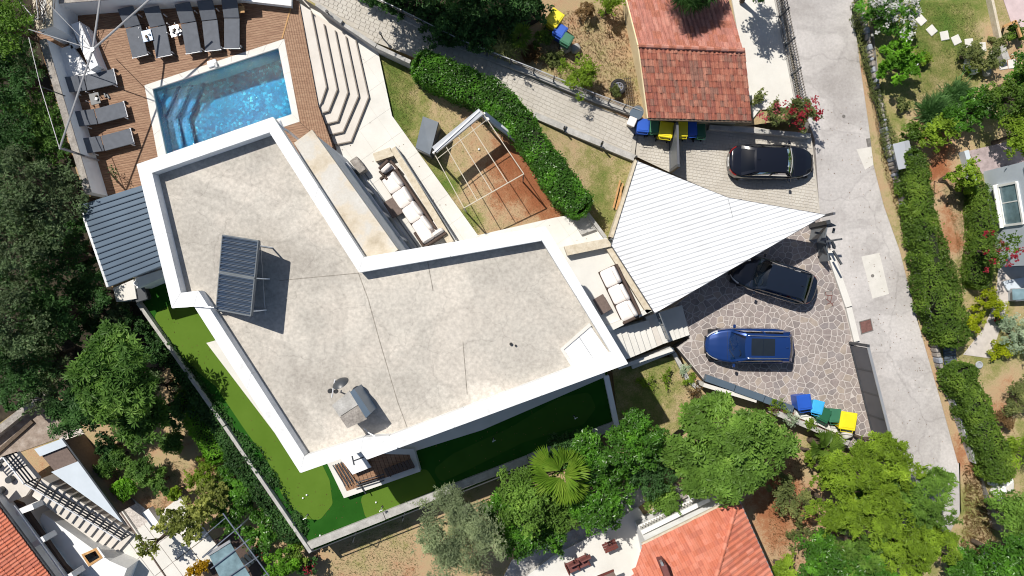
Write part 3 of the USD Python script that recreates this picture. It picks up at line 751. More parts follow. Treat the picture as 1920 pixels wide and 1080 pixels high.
# parking with crazy paving: every stone a piece
park = PG([(1230, 600), (1400, 470), (1540, 405), (1556, 470), (1600, 640), (1662, 852), (1612, 852), (1490, 778), (1320, 712), (1270, 652), (1294, 636), (1284, 600)], .02)
pt = Thing('parking_yard', None, None, P(1440, 640, 0), kind='structure')
pt.part('grout_bed', prism(park, -1.28, .012), 'grout')
r_ = np.random.default_rng(21); x0, y0, x1, y1 = park.bounds; seeds = []; dd = .375
for j, yy in enumerate(np.arange(y0 - 1, y1 + 1, dd * .87)):
    for xx in np.arange(x0 - 1, x1 + 1, dd):
        seeds.append((xx + (j % 2) * dd / 2 + r_.normal() * .115, yy + r_.normal() * .115))
cells = [g.intersection(park.buffer(-.02)) for g in voronoi_diagram(MultiPoint(seeds)).geoms]
stones = []
for g in cells:
    if g.is_empty or g.geom_type != 'Polygon': continue
    s = g.buffer(-.023, join_style=2).simplify(.02)
    if s.geom_type == 'Polygon' and s.area > .02: stones.append(s)
cover = PG([(1196, 303), (1365, 372), (1546, 404), (1228, 587)], 2.9).buffer(-.3)
stones.sort(key=lambda s: (cover.contains(s.centroid), -s.area))


def stone_mesh(s, z0, h, r):
    h += r.uniform(-.005, .005)
    a = np.array(s.exterior.coords)[:-1]; b = np.array(s.buffer(-.012, join_style=2).exterior.coords) if s.buffer(-.012).geom_type == 'Polygon' else a
    try:
        return trimesh.convex.convex_hull(np.vstack([np.column_stack([a, np.full(len(a), z0)]), np.column_stack([a, np.full(len(a), z0 + h - .006)]), np.column_stack([b, np.full(len(b), z0 + h)])]))
    except Exception:
        return prism(s, z0, z0 + h)


rest = []
for i, s in enumerate(stones):
    m = stone_mesh(s, .0, .03, r_)
    if i < 300: pt.part('paving_stone', m, f'paving_stone_{r_.integers(0, 6)}')
    else: rest.append(m)
if rest: pt.part('paving_stones', cat(*rest), 'paving_stone_1', kind='stuff')
# white kerb between parking and road
kb = [wall_line((1556, 470), (1592, 575), .18, -.2, .18, .36), wall_line((1592, 577), (1607, 640), .18, -.2, .18, .32)]
t = Thing('kerb_wall', 'low white kerb wall between crazy paving and road', 'kerb', P(1580, 555, 0))
for m in kb: t.part('kerb_stone', m, 'pale_stone')
# terrace paving, steps
terr = PG([(560, -8), (640, 42), (703, 88), (709, 97), (735, 217), (896, 441), (1040, 408), (1098, 398), (1132, 442), (1140, 470), (1000, 560), (620, 560), (556, 230)], 1.1)
tt = Thing('terrace', None, None, P(760, 260, 1.1), kind='structure')
tt.part('terrace_base', prism(terr, -1.25, 1.085), 'paver_joint')
# large pale slabs with hairline joints
r_ = np.random.default_rng(31)
ang = math.atan2(-227, 160); ca, sa = math.cos(ang), math.sin(ang); c0 = np.array(terr.centroid.coords[0]); sl = 0
for i in range(-16, 17):
    for j in range(-9, 10):
        a = np.array([[i * 1.4, j * 1.2], [i * 1.4 + 1.392, j * 1.2], [i * 1.4 + 1.392, j * 1.2 + 1.192], [i * 1.4, j * 1.2 + 1.192]]) @ np.array([[ca, sa], [-sa, ca]]) + c0
        g = Polygon(a).intersection(terr)
        if g.is_empty or g.area < .02 or g.geom_type != 'Polygon': continue
        tt.part('paving_slab', prism(g, 1.07, 1.1 + r_.uniform(-.0012, .0012)), 'pale_stone'); sl += 1
st = Thing('garden_steps', 'five pale stone steps fanning from pool deck to terrace', 'steps', P(620, 160, 1.1))
deck_edge = [(556, 2), (597, 200), (622, 272)]
E = [[(583, 20), (612, 163), (602, 192)], [(607, 45), (632, 168), (616, 208), (606, 211)], [(628, 57), (652, 173), (633, 227), (613, 232)], [(648, 68), (672, 180), (643, 247), (621, 252)], [(667, 76), (691, 182), (658, 265), (629, 271)]]
for k, e in enumerate(E):
    z = 1.80 - k * .14
    st.part('step', prism(PG(deck_edge[:1] + e + [deck_edge[1] if k == 0 else (598 + 5 * k, 205 + 14 * k), (575, 120)], z), 1.09, z), 'step_stone')
    ln = LineString(XY(e, z)).buffer(.03, cap_style=2)
    st.part('riser_shade_line', prism(ln, z - .13, z + .004), 'riser_shade')  # dark strip painted in for the riser shadow along each step
# ---------------------------------------------------------------- pool and deck
ZD = 1.9
pool = PG([(286, 167), (522, 90), (547, 214), (312, 292)], ZD); cop = PG([(271, 160), (533, 73), (562, 228), (300, 315)], ZD)
dk = Thing('pool_deck', None, None, P(400, 180, ZD), kind='structure')
deck = PG([(66, 60), (115, -40), (440, -40), (560, 2), (597, 200), (624, 275), (560, 330), (200, 372), (150, 320)], ZD)
dk.part('deck_base', prism(deck.difference(cop.buffer(-.02)), -1.2, ZD - .035), 'deck_gap')
right = PG([(549, 0), (529, 72), (562, 228), (630, 290), (660, 200), (580, 0)], ZD); mainz = deck.difference(right.buffer(.02)).difference(cop.buffer(.004))
rightz = right.intersection(deck).difference(cop.buffer(.004))


def boards(poly, ang, w, seed):
    r = np.random.default_rng(seed); ca, sa = math.cos(ang), math.sin(ang); R = np.array([[ca, -sa], [sa, ca]]); c = np.array(poly.centroid.coords[0]); out = []
    for k in range(-130, 130):
        x = -14 + r.uniform(0, 2)
        while x < 14:
            l = r.uniform(1.6, 3.2)
            q = np.array([[x, k * w], [x + l - .006, k * w], [x + l - .006, k * w + w - .012], [x, k * w + w - .012]]) @ R.T + c
            g = Polygon(q).intersection(poly)
            for h in getattr(g, 'geoms', [g]):
                if h.geom_type == 'Polygon' and h.area > .004: out.append(prism(h, ZD - .03, ZD + r.uniform(-.003, .003)))
            x += l
    return cat(*out)


dk.part('deck_boards', boards(mainz, math.atan2(.2, 1), .125, 1), 'teak', kind='stuff')
dk.part('deck_boards', boards(rightz, math.atan2(-198, 41), .125, 2), 'teak', kind='stuff')
dk.part('trim_board', bar(P(549, 2, ZD + .004), P(529, 72, ZD + .004), .07, .03), 'timber')
sp = Thing('swimming_pool', 'blue mosaic swimming pool with white coping and corner steps', 'swimming pool', P(415, 190, ZD))
ring = cop.difference(pool); cx = np.array(cop.centroid.coords[0])
cq = [XY([q], ZD)[0] for q in [(271, 160), (533, 73), (562, 228), (300, 315)]]; pq = [XY([q], ZD)[0] for q in [(286, 167), (522, 90), (547, 214), (312, 292)]]
for k in range(4):
    k2 = (k + 1) % 4; nn = 8 if k % 2 == 0 else 5
    for i in range(nn):
        a, b = i / nn, (i + 1) / nn - .002
        g = Polygon([cq[k] + (cq[k2] - cq[k]) * a, cq[k] + (cq[k2] - cq[k]) * b, pq[k] + (pq[k2] - pq[k]) * b, pq[k] + (pq[k2] - pq[k]) * a])
        sp.part('coping_stone', prism(g, ZD - .3, ZD + .015), 'pale_stone')
sp.part('floor', prism(pool.buffer(.05), .3, .4), 'pool_mosaic_painted_glitter')
sp.part('pool_wall', prism(pool.buffer(.14).difference(pool.buffer(.01)), .3, ZD - .05), 'pool_wall_tile')
TL, TR, BR, BL = pq
u = (TR - TL); v = (BL - TL)
for k, (s, dwn, offl) in enumerate([(.085, .17, 0), (.165, .38, 0), (.245, .42, .085), (.325, .46, .155)]):
    z = 1.5 - .26 * k
    pts = [TL, TL + u * s, TL + u * max(offl, .001) + v * dwn] + ([TL + u * offl + v, BL] if offl else [TL + v * dwn])
    g = Polygon(pts).buffer(0)
    sp.part('pool_step', prism(g, .35, z), 'pool_mosaic_painted_glitter')
    sp.part('pool_step_top', prism(g.difference(LineString(pts[1:4]).buffer(.06)).buffer(-.03), z - .01, z + .012), 'pool_step_tile')
sp.part('water', prism(pool.buffer(.005), ZD - .13, ZD - .125), 'pool_water')
m = cbox(P(398, 119, ZD + .06), (.5, .36, .12), .32, .04)
t = Thing('pool_fountain', 'white box shaped water spout on the pool coping', 'pool spout', P(398, 119, ZD)); t.part('body', m, 'alu_white'); t.part('cap', cbox(P(405, 122, ZD + .14), (.16, .3, .06), .32, .02), 'grey_metal')
# low planter walls and white walls round the deck
t = Thing('garden_wall', 'white rendered wall along the left side of the pool deck', 'wall', P(130, 220, 1.9))
t.part('wall_body', wall_line((81, 75), (166, 362), 3.3, -1.2, 3.28, .32), 'white_render'); t.part('coping', wall_line((80, 74), (165, 362), 3.32, 3.28, 3.33, .36), 'old_stone')
t = Thing('garden_wall', 'white wall with terracotta coping behind the upper row of loungers', 'wall', P(300, 0, 1.9))
t.part('wall_body', wall_line((100, 2), (445, -24), 3.4, -1.2, 3.38, .3), 'white_render'); t.part('coping', wall_line((100, 1), (445, -25), 3.42, 3.38, 3.43, .34), 'old_stone')
t = Thing('planter_box', 'raised stone coped planter with dry climber in the deck corner', 'planter', P(85, 20, 1.9))
pb = PG([(55, -40), (96, -40), (98, 48), (68, 57)], 4.0); t.part('wall_body', prism(pb.buffer(-.03), -1.2, 3.92), 'white_render'); t.part('rim', prism(pb.difference(pb.buffer(-.28)), 3.92, 4.0), 'beige_stone'); t.part('soil', prism(pb.buffer(-.26), 3.7, 3.9), 'bark')
rr = np.random.default_rng(8)
c = P(82, 18, 4.1); t.part('dry_stem', cat(*[pipe([c + rr.normal(size=3) * [.25, .6, .02], c + rr.normal(size=3) * [.3, .7, .25] + [0, 0, .3], c + rr.normal(size=3) * [.4, .8, .2] + [0, 0, .4]], [.018, .014, .006], 5) for _ in range(26)]), 'bark')
t = Thing('planter_box', 'white topped planter at the deck end beside the steps', 'planter', P(495, 0, 1.9))
t.part('wall_body', prism(PG([(448, -2), (450, -30), (545, -28), (544, 9)], 2.35), 1.0, 2.35), 'white_render'); t.part('rim', prism(PG([(447, 0), (449, -31), (547, -29), (546, 11)], 2.4), 2.35, 2.4), 'white_coping')
t = Thing('garden_wall', 'low grey wall between the stone lane and pale terrace', 'wall', P(690, 75, 1))
for a, b in (((592, 6), (640, 40)), ((641, 41), (703, 82)), ((704, 83), (768, 113))):
    t.part('wall_body', wall_line(a, b, 2.2, -.5, 1.95 + .2 * (a[0] < 640), .2), 'grey_concrete')
for a, b, c_ in ((620, 32, 1), (718, 72, 0)):
    q = P(a, b, lane_z(np.array([a]))[0]); t2 = Thing('garden_lamp', f'black bollard lamp standing {"by the top of the pale steps" if c_ else "on the shaded stone lane"}', 'lamp', q); t2.part('post', tube(q, q + [0, 0, .7], .035), 'black_plastic'); t2.part('lamp_head', disc(q + [0, 0, .75], .075, .12), 'black_plastic')
t = Thing('retaining_wall', 'weathered concrete retaining wall between stone lane and triangular grass', 'wall', P(1100, 250, 0))
for a, b in (((1000, 215), (1060, 240)), ((1061, 241), (1128, 268)), ((1129, 268), (1192, 294))):
    t.part('wall_body', wall_line(a, b, .75, -.6, float(lane_z(np.array([(a[0] + b[0]) / 2]))[0]) + .2, .34), 'grey_concrete')
for a, b in ((1058, 240), (1129, 268), (1192, 295)):
    t.part('post', disc(P(a, b, 1.0), .05, .6), 'black_plastic')
# putting green
turf = PG([(256, 540), (262, 566), (583, 1033), (1155, 805), (1137, 690), (700, 600), (330, 500)], .8)
struct('putting_green', prism(turf, -1.3, .8), 'turf_dark')


def smooth_poly(pts, z, r=.5):
    return PG(pts, z).buffer(-r).buffer(2 * r).buffer(-r)


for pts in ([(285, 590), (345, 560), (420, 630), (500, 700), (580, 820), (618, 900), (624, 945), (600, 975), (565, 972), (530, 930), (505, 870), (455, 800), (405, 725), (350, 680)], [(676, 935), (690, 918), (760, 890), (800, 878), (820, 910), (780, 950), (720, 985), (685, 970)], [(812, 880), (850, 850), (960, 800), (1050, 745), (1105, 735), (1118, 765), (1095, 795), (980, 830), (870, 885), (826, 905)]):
    struct('putting_lane', prism(smooth_poly(pts, .8, .35).intersection(turf.buffer(-.05)), .79, .808), 'turf_light' if pts[0][0] < 700 else 'turf_light_shaded')
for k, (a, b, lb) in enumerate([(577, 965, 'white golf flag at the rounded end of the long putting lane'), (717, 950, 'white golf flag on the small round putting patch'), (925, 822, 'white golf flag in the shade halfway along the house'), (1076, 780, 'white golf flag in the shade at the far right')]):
    q = P(a, b, .81); t = Thing('golf_flag', lb, 'golf flag', q)
    t.part('hole', disc(q + [0, 0, .004], .06, .006), 'hole_dark'); t.part('pole', tube(q, q + [0, 0, .75], .012, 6), 'alu_white'); t.part('flag', bar(q + [0, 0, .68], q + [.14, .05, .68], .02, .12), 'flower_white'); t.part('ball', trimesh.creation.icosphere(2, .035).apply_translation(q + [0, 0, .76]), 'ball_white', smooth=True)
for k, (a, b) in enumerate([(568, 934), (575, 928), (705, 942), (600, 1004)]):
    solo('golf_ball', ['white golf ball left of the flag on the long lane', 'white golf ball above the flag on the long lane', 'white golf ball beside the flag on the round patch', 'white golf ball near the lower corner of the dark turf'][k], 'golf ball', trimesh.creation.icosphere(2, .05).apply_translation(P(a, b, .855)), 'ball_white', True)
rl = np.random.default_rng(61)
for pg_, n_l, z_l in ((turf, 420, .815), (PG([(1503, 190), (1620, 190), (1790, 900), (1700, 900)], 0), 160, .012), (terr.buffer(-.2), 120, 1.11)):
    pp = tufts(pg_.buffer(-.1), n_l, z_l, .001, .001, 62); q_ = pp[0][::4] * [1, 1, 0] + [0, 0, z_l]
    tag(put('/World', 'leaves', leaf_mesh(q_, rl.normal(size=q_.shape) * .25 + [0, 0, 1], .07, .045, rl), 'leaf_dry'), 'few dry fallen leaves scattered over the ground', 'fallen leaves', kind='stuff')
t = Thing('boundary_wall', 'thin grey boundary wall down the left edge of the putting green', 'wall', P(420, 800, .8))
t.part('wall_body', wall_line((258, 568), (420, 798), 1.15, -1.25, 1.15, .18), 'grey_concrete'); t.part('wall_body', wall_line((421, 800), (582, 1036), 1.15, -1.25, 1.15, .18), 'grey_concrete')
t = Thing('boundary_wall', 'broad concrete boundary wall along the lower edge of the putting green', 'wall', P(860, 920, .8))
for a, b in (((578, 1024), (720, 968)), ((721, 967), (830, 924)), ((831, 923), (990, 862)), ((991, 861), (1158, 796))):
    t.part('wall_body', wall_line(a, b, 1.05, -1.25, 1.05, .42), 'grey_concrete')
t.part('metal_rail', bar(P(580, 1036, 1.1), P(1160, 806, 1.1), .04, .05), 'dark_metal')
for a, b in ((662, 1008), (755, 968)):
    t.part('post', cat(tube(P(a, b, -.6), P(a, b, .8) + [0, -.25, 0], .03), tube(P(a + 6, b - 14, .9), P(a, b, .8) + [0, -.25, 0], .025)), 'dark_metal')
t = Thing('boundary_wall', 'short pale wall closing the right end of the putting green', 'wall', P(1145, 755, .8))
t.part('wall_body', wall_line((1137, 705), (1157, 800), 1.15, -1.2, 1.15, .28), 'white_render')
ground('grass_patch', PG([(1148, 690), (1262, 668), (1312, 728), (1330, 760), (1240, 830), (1160, 806)], -.1), -.1, blobs(-.1, .62, (1230, 735, 40, .1), (1180, 740, 40, -.05)))
t = Thing('planter_wall', 'low stone kerb between the grass patch and crazy paving', 'wall', P(1290, 690, 0))
t.part('kerb_stone', wall_line((1264, 662), (1290, 712), .15, -1.2, .15, .22), 'grey_concrete'); t.part('kerb_stone', wall_line((1290, 713), (1312, 730), .15, -1.2, .15, .22), 'grey_concrete'); t.part('kerb_stone', wall_line((1185, 688), (1264, 656), .3, -1.2, .3, .25), 'pale_stone')
# ---------------------------------------------------------------- main house
ZR = 7.8
OUT = [(256, 308), (512, 219), (682, 482), (1023, 424), (1178, 682), (688, 862), (677, 847), (563, 887), (364, 575), (322, 578)]
INN = [(285, 324), (505, 248), (673, 511), (1016, 451), (1146, 661), (731, 817), (690, 832), (682, 820), (571, 855), (372, 545), (339, 549)]
hs = Thing('main_house', 'large white edged flat roofed villa with boomerang shaped concrete roof', 'house', P(700, 560, .8))
po, pi_ = PG(OUT, ZR), PG(INN, ZR)
hs.part('wall', prism(po.buffer(-.75), -1.2, 6.9), 'white_render')
rd = hs.part('roof', prism(po.buffer(-.1), 6.95, 7.2), 'roof_screed')
# parapet coping: mitred runs, each cut in panels
oc, ic = XY(OUT, ZR), XY(INN, ZR)
ic2 = [ic[0], ic[1], ic[2], ic[3], ic[4], ic[5], ic[7], ic[8], ic[9], ic[10]]
for k in range(10):
    k2 = (k + 1) % 10; ln = np.linalg.norm(oc[k2] - oc[k]); nn = max(1, int(round(ln / 4.2)))
    for i in range(nn):
        a, b = i / nn, (i + 1) / nn; e = .018 / ln
        g = Polygon([oc[k] + (oc[k2] - oc[k]) * (a + e), oc[k] + (oc[k2] - oc[k]) * (b - e), ic2[k] + (ic2[k2] - ic2[k]) * (b - e), ic2[k] + (ic2[k2] - ic2[k]) * (a + e)]).buffer(0)
        hs.part('coping_panel', prism(g, 7.3, ZR), 'white_coping')
band = po.buffer(-.02).difference(unary_union([Polygon([oc[k], oc[(k + 1) % 10], ic2[(k + 1) % 10], ic2[k]]).buffer(0) for k in range(10)]).buffer(-.02).union(pi_))
hs.part('parapet', prism(po.buffer(-.015).difference(Polygon(ic2).buffer(.015)), 7.2, ZR - .012), 'white_render')
# seams in the screed
hs.part('roof_seam', cat(*[bar(P(*a, 7.202), P(*b, 7.202), .035, .008) for a, b in (((672, 512), (690, 560)), ((690, 560), (712, 640)), ((712, 640), (745, 752)), ((745, 752), (764, 803)), ((524, 526), (672, 512)), ((800, 480), (812, 545)), ((868, 640), (876, 740)))]), 'roof_stain', parent=rd)
hs.part('roof_hatch', prism(PG([(1054, 655), (1106, 609), (1144, 664), (1076, 689)], 7.5), 7.15, 7.3), 'white_sheet')
t_ = prism(PG([(1054, 655), (1106, 609), (1144, 664), (1076, 689)], 7.5), 7.4, 7.5)
hs.part('hatch_rim', prism(PG([(1051, 655), (1106, 606), (1110, 611), (1058, 656), (1080, 690), (1074, 692)], 7.52), 7.2, 7.36), 'pale_stone')
hs.part('hatch_joint', bar(P(1086, 632, 7.305), P(1114, 675, 7.305), .03, .012), 'galvanised')
hs.part('roof_vent', cat(disc(P(958, 645, 7.24), .07, .1), disc(P(967, 648, 7.23), .05, .08)), 'black_plastic')
# lower roof slab over the terrace doors, and the shaded wall with sliding doors
SL = [(551, 268), (585, 243), (746, 468), (700, 500), (672, 500)]
hs.part('canopy_slab', prism(PG(SL, 7.25), 7.0, 7.25), 'stained_slab')
w1 = PG([(587, 247), (744, 466), (690, 500), (560, 290)], 7.2).buffer(-.03)
hs.part('terrace_wall', prism(w1, 1.0, 7.0), 'shaded_white_render')
A, B = P(587, 247, 7.2), P(744, 466, 7.2); dv = (B - A) / np.linalg.norm(B - A); nv = np.array([-dv[1], dv[0], 0]); nv = nv if nv[0] > 0 else -nv
for i in range(5):
    a = A + dv * (.9 + i * 1.55); a[2] = 0
    f = hs.part('sliding_door', cat(*[bar(a + dv * x + nv * .05 + [0, 0, 1.15], a + dv * x + nv * .05 + [0, 0, 3.4], .07, .12) for x in (.04, 1.5)], bar(a + nv * .06 + [0, 0, 3.42], a + dv * 1.54 + nv * .06 + [0, 0, 3.42], .12, .07)), 'alu_grey')
    hs.part('pane', bar(a + dv * .05 + nv * .03 + [0, 0, 2.25], a + dv * 1.49 + nv * .03 + [0, 0, 2.25], .02, 2.2), 'clear_glass', parent=f)
a = A * [1, 1, 0] + dv * .6; b = B * [1, 1, 0] + dv * .6
hs.part('door_track', bar(a + nv * .16 + [0, 0, 1.14], b + nv * .16 + [0, 0, 1.14], .06, .06), 'steel'); hs.part('door_track', bar(a + nv * .34 + [0, 0, 1.13], b + nv * .34 + [0, 0, 1.13], .05, .05), 'grey_metal')
hs.part('drain_pipe', pipe([P(524, 226, 7.5), P(530, 240, 7.3), P(540, 246, 6.8), P(560, 262, 3)], .06, 8), 'alu_white')
hs.part('wall_base', prism(po.buffer(-.35).difference(po.buffer(-.74)).intersection(PG([(300, 560), (1200, 560), (1200, 900), (300, 900)], 5)), -1.2, 6.6), 'white_render')
strip = [(387, 643), (412, 636), (560, 850), (548, 855)]
struct('house_path', cat(prism(PG(strip, .85), .7, .86), prism(PG([(700, 845), (1130, 690), (1136, 706), (905, 806), (790, 842), (704, 868)], .85), .7, .86)), 'pale_stone')
# annex with standing seam roof
an = Thing('annex', 'low annex with blue grey standing seam metal roof against the villa', 'annex', P(235, 440, .5))
q = [P(151, 384, 4.2), P(280, 343, 4.6), P(312, 495, 4.6), P(204, 538, 4.2)]
an.part('wall', prism(Polygon([(q[0][0] + .25, q[0][1] - .2), (q[1][0], q[1][1] - .2), (q[2][0], q[2][1] + .5), (q[3][0] + .2, q[3][1] + .5)]), -1.2, 4.05), 'white_render')
NP = 15
for i in range(NP):
    a, b = i / NP, (i + 1) / NP
    c0, c1, c2, c3 = q[0] + (q[3] - q[0]) * a, q[1] + (q[2] - q[1]) * a, q[1] + (q[2] - q[1]) * b, q[0] + (q[3] - q[0]) * b
    p = an.part('roof_panel', quad(c0, c1, c2, c3, .04), 'slate_metal')
    an.part('seam', bar(c3 + [0, 0, .02], c2 + [0, 0, .02], .035, .06), 'slate_seam', parent=p)
an.part('gutter', bar(q[0] + [-.06, 0, -.05], q[3] + [-.06, 0, -.05], .12, .1), 'galvanised')
t = Thing('low_outbuilding', 'small flat pale block below the annex roof edge', 'outbuilding', P(235, 545, .8)); t.part('wall', prism(PG([(212, 540), (250, 524), (256, 560), (218, 566)], 2.0), -1.2, 2.0), 'pale_stone'); t.part('coping', prism(PG([(253, 522), (304, 505), (306, 520), (256, 541)], 2.3), .8, 2.3), 'white_render')
t = Thing('wall_lamp', 'small round white lamp in the shaded corner by the annex', 'lamp', P(255, 531, 2.3)); t.part('base', disc(P(255, 531, 2.33), .12, .06), 'alu_white'); t.part('bulb_cover', trimesh.creation.icosphere(2, .09).apply_translation(P(255, 531, 2.42)), 'ball_white', smooth=True)
t = Thing('wheeled_bin', 'dark bin half hidden in the shaded corner beside the annex', 'bin', P(263, 552, .8)); t.part('body', cbox(P(263, 552, 1.3), (.6, .7, 1.0), .3, .06), 'black_plastic'); t.part('lid', cbox(P(263, 552, 1.85), (.66, .76, .1), .3, .04), 'dark_metal')
# solar collectors
sc = Thing('solar_collector', 'tilted pair of dark tube solar collectors on a frame on the flat roof', 'solar panel', P(450, 515, 7.2))
c = [P(419, 441, 7.45), P(486, 452, 8.85), P(472, 592, 8.85), P(407, 580, 7.45)]
for i, (a, b) in enumerate(((0, .49), (.51, 1))):
    k0, k1, k2, k3 = c[0] + (c[3] - c[0]) * a, c[1] + (c[2] - c[1]) * a, c[1] + (c[2] - c[1]) * b, c[0] + (c[3] - c[0]) * b
    p = sc.part('panel', quad(k0, k1, k2, k3, .07), 'collector_glass')
    up = np.cross(k1 - k0, k3 - k0); up /= np.linalg.norm(up); up = up if up[2] > 0 else -up
    for j in range(13):
        s = (j + .5) / 13; sc.part('tube', tube(k0 + (k3 - k0) * s + up * .03, k1 + (k2 - k1) * s + up * .03, .03, 6), 'collector_tube', parent=p)
        if j % 2: sc.part('clip', bar(k0 + (k3 - k0) * (s + .038) + up * .04, k1 + (k2 - k1) * (s + .038) + up * .04, .02, .02), 'collector_rib', parent=p)
    for e in ((k0, k1), (k1, k2), (k2, k3), (k3, k0)): sc.part('frame', bar(e[0] + up * .01, e[1] + up * .01, .06, .1, up), 'grey_metal', parent=p)
for s in (.06, .5, .94):
    h = c[1] + (c[2] - c[1]) * s; lo = c[0] + (c[3] - c[0]) * s
    sc.part('leg', bar(h - [0, 0, .05], np.array([h[0], h[1], 7.2]), .05), 'alu_white'); sc.part('foot_rail', bar(np.array([h[0], h[1], 7.23]), np.array([lo[0], lo[1], 7.23]), .06), 'galvanised')
sc.part('brace', bar(c[1] - [0, 0, .1], np.array([c[2][0], c[2][1], 7.25]), .03), 'galvanised')
sc.part('pipe', pipe([P(362, 574, 7.86), P(400, 577, 7.86), P(412, 580, 7.3), P(452, 586, 7.26), P(470, 590, 8.6)], .04, 8), 'steel'); sc.part('pipe', pipe([P(395, 580, 7.3), P(430, 584, 7.26), P(466, 592, 7.3)], .035, 8), 'galvanised')
# chimney block and dish
chim = Thing('chimney', 'low stone slab covered chimney with blue grey side panel on the roof', 'chimney', P(660, 770, 7.2))
pc = [(622, 760), (655, 732), (689, 786), (651, 804)]
chim.part('stack', prism(PG(pc, 8.5).buffer(-.06), 7.18, 8.42), 'old_stone')
m1 = [(np.array(pc[0]) + np.array(pc[3])) / 2, (np.array(pc[1]) + np.array(pc[2])) / 2]
chim.part('cover_slab', prism(PG([pc[0], pc[1], tuple(m1[1]), tuple(m1[0])], 8.5).buffer(-.012), 8.42, 8.52), 'grey_concrete'); chim.part('cover_slab', prism(PG([tuple(m1[0]), tuple(m1[1]), pc[2], pc[3]], 8.5).buffer(-.012), 8.42, 8.5), 'old_stone')
chim.part('side_panel', prism(PG([(656, 735), (664, 729), (695, 775), (686, 784)], 8.6), 7.2, 8.6), 'slate_metal')
chim.part('pipe', pipe([P(683, 803, 7.3), P(692, 812, 7.6), P(745, 840, 7.9)], .03), 'alu_white')
t = Thing('satellite_dish', 'dark satellite dish with pale pole lying beside the roof chimney', 'satellite dish', P(635, 732, 7.2))
dsh = trimesh.creation.icosphere(3, .5); dsh = trimesh.intersections.slice_mesh_plane(dsh, [0, 0, -1], [0, 0, -.33]); dsh.apply_transform(trimesh.transformations.rotation_matrix(2.1, [1, .4, 0])); dsh.apply_translation(P(645, 729, 8.3))
t.part('dish', cat(dsh, ), 'dark_metal', smooth=True); t.part('pole', tube(P(638, 735, 7.2), P(640, 733, 8.25), .035), 'galvanised'); t.part('arm', tube(P(628, 712, 8.5), P(622, 745, 8.1), .03), 'alu_white'); t.part('receiver', cat(disc(P(619, 733, 8.2), .1, .12), disc(P(630, 734, 8.15), .09, .12)), 'black_plastic')
# little deck on the south side
t = Thing('side_deck', 'small timber deck with pale kerb and steel rails under the lower eave', 'deck', P(700, 890, .8))
fr = PG([(612, 866), (645, 934), (788, 884), (776, 842), (690, 840)], 1.25); t.part('kerb', prism(fr.difference(fr.buffer(-.3)), .7, 1.26), 'pale_stone'); t.part('deck_base', prism(fr.buffer(-.29), .7, 1.2), 'deck_gap')
for i in range(26):
    x = -2.8 + i * .22; g = Polygon([(x, -3), (x + .2, -3), (x + .2, 3), (x, 3)]); g = affinity.rotate(g, 19, (0, 0)); c0 = fr.centroid; g = affinity.translate(g, c0.x, c0.y).intersection(fr.buffer(-.3))
    if g.area > .02: t.part('board', prism(g, 1.19, 1.24), 'teak')
for k in range(4):
    a, b = P(624 + 5 * k, 872 - 2 * k, 1.5), P(648 + 5 * k, 912 - 3 * k, 1.5); t.part('rail', bar(a, b, .05), 'dark_metal')
for k in range(3):
    t.part('rail', bar(P(668, 905 + 6 * k, 1.5 - .1 * k), P(720, 889 + 6 * k, 1.5 - .1 * k), .05), 'dark_metal')
t.part('rail', bar(P(668, 900, 1.5), P(686, 926, 1.3), .05), 'dark_metal')
t = Thing('storage_cabinet', 'white flat topped cabinet with dark hinge lines on the small deck', 'cabinet', P(665, 873, 1.24))
t.part('body', prism(PG([(640, 860), (676, 850), (694, 876), (662, 889)], 1.65).buffer(-.03), 1.24, 1.6), 'grey_metal'); t.part('top', prism(PG([(638, 860), (677, 848), (696, 876), (661, 890)], 1.67), 1.6, 1.67), 'white_sheet'); t.part('hinge', cat(bar(P(660, 855, 1.68), P(664, 872, 1.68), .07, .02), bar(P(663, 864, 1.68), P(682, 857, 1.68), .06, .02)), 'dark_metal')
t = Thing('day_lounge', 'dark slatted lounge bench in shade on the small deck', 'bench', P(745, 873, 1.24))
for i in range(8):
    a, b = P(722 + 6.5 * i, 878 - 2.4 * i, 1.6), P(730 + 6.5 * i, 893 - 2.4 * i, 1.6); t.part('slat', bar(a, b, .16, .05), 'wicker_brown')
for a, b in ((724, 880), (768, 864), (732, 893), (776, 877)): t.part('leg', bar(P(a, b, 1.24), P(a, b, 1.6), .06), 'wicker_brown')

# ---------------------------------------------------------------- terraces with low ledges and sofas
def railing(name, label, pts, z, h, n, glass=True):
    t = Thing(name, label, 'railing', P(*np.mean(pts, 0), z))
    for a, b in zip(pts[:-1], pts[1:]):
        p, q2 = P(*a, z), P(*b, z)
        t.part('handrail', bar(p + [0, 0, h], q2 + [0, 0, h], .05, .04), 'grey_metal')
        t.part('bottom_rail', bar(p + [0, 0, .08], q2 + [0, 0, .08], .05, .04), 'grey_metal')
        for i in range(n + 1):
            m = p + (q2 - p) * i / n; t.part('post', bar(m, m + [0, 0, h], .045), 'grey_metal')
            if i < n and glass:
                m2 = p + (q2 - p) * (i + 1) / n; e = (m2 - m) * .03; t.part('pane', bar(m + e + [0, 0, h / 2 + .03], m2 - e + [0, 0, h / 2 + .03], .012, h - .18), 'clear_glass')
    return t


t = Thing('terrace_ledge', 'beige stone ledge round the upper sofa terrace', 'ledge', P(780, 370, 1.1))
t.part('ledge_stone', wall_line((737, 277), (845, 455), 1.6, 1.0, 1.6, .36), 'beige_stone'); t.part('ledge_stone', prism(PG([(699, 288), (731, 276), (738, 292), (704, 303)], 1.6), 1.0, 1.6), 'beige_stone')
railing('terrace_railing', 'grey glass railing along the upper sofa terrace ledge', [(746, 280), (856, 450)], 1.2, .62, 5)


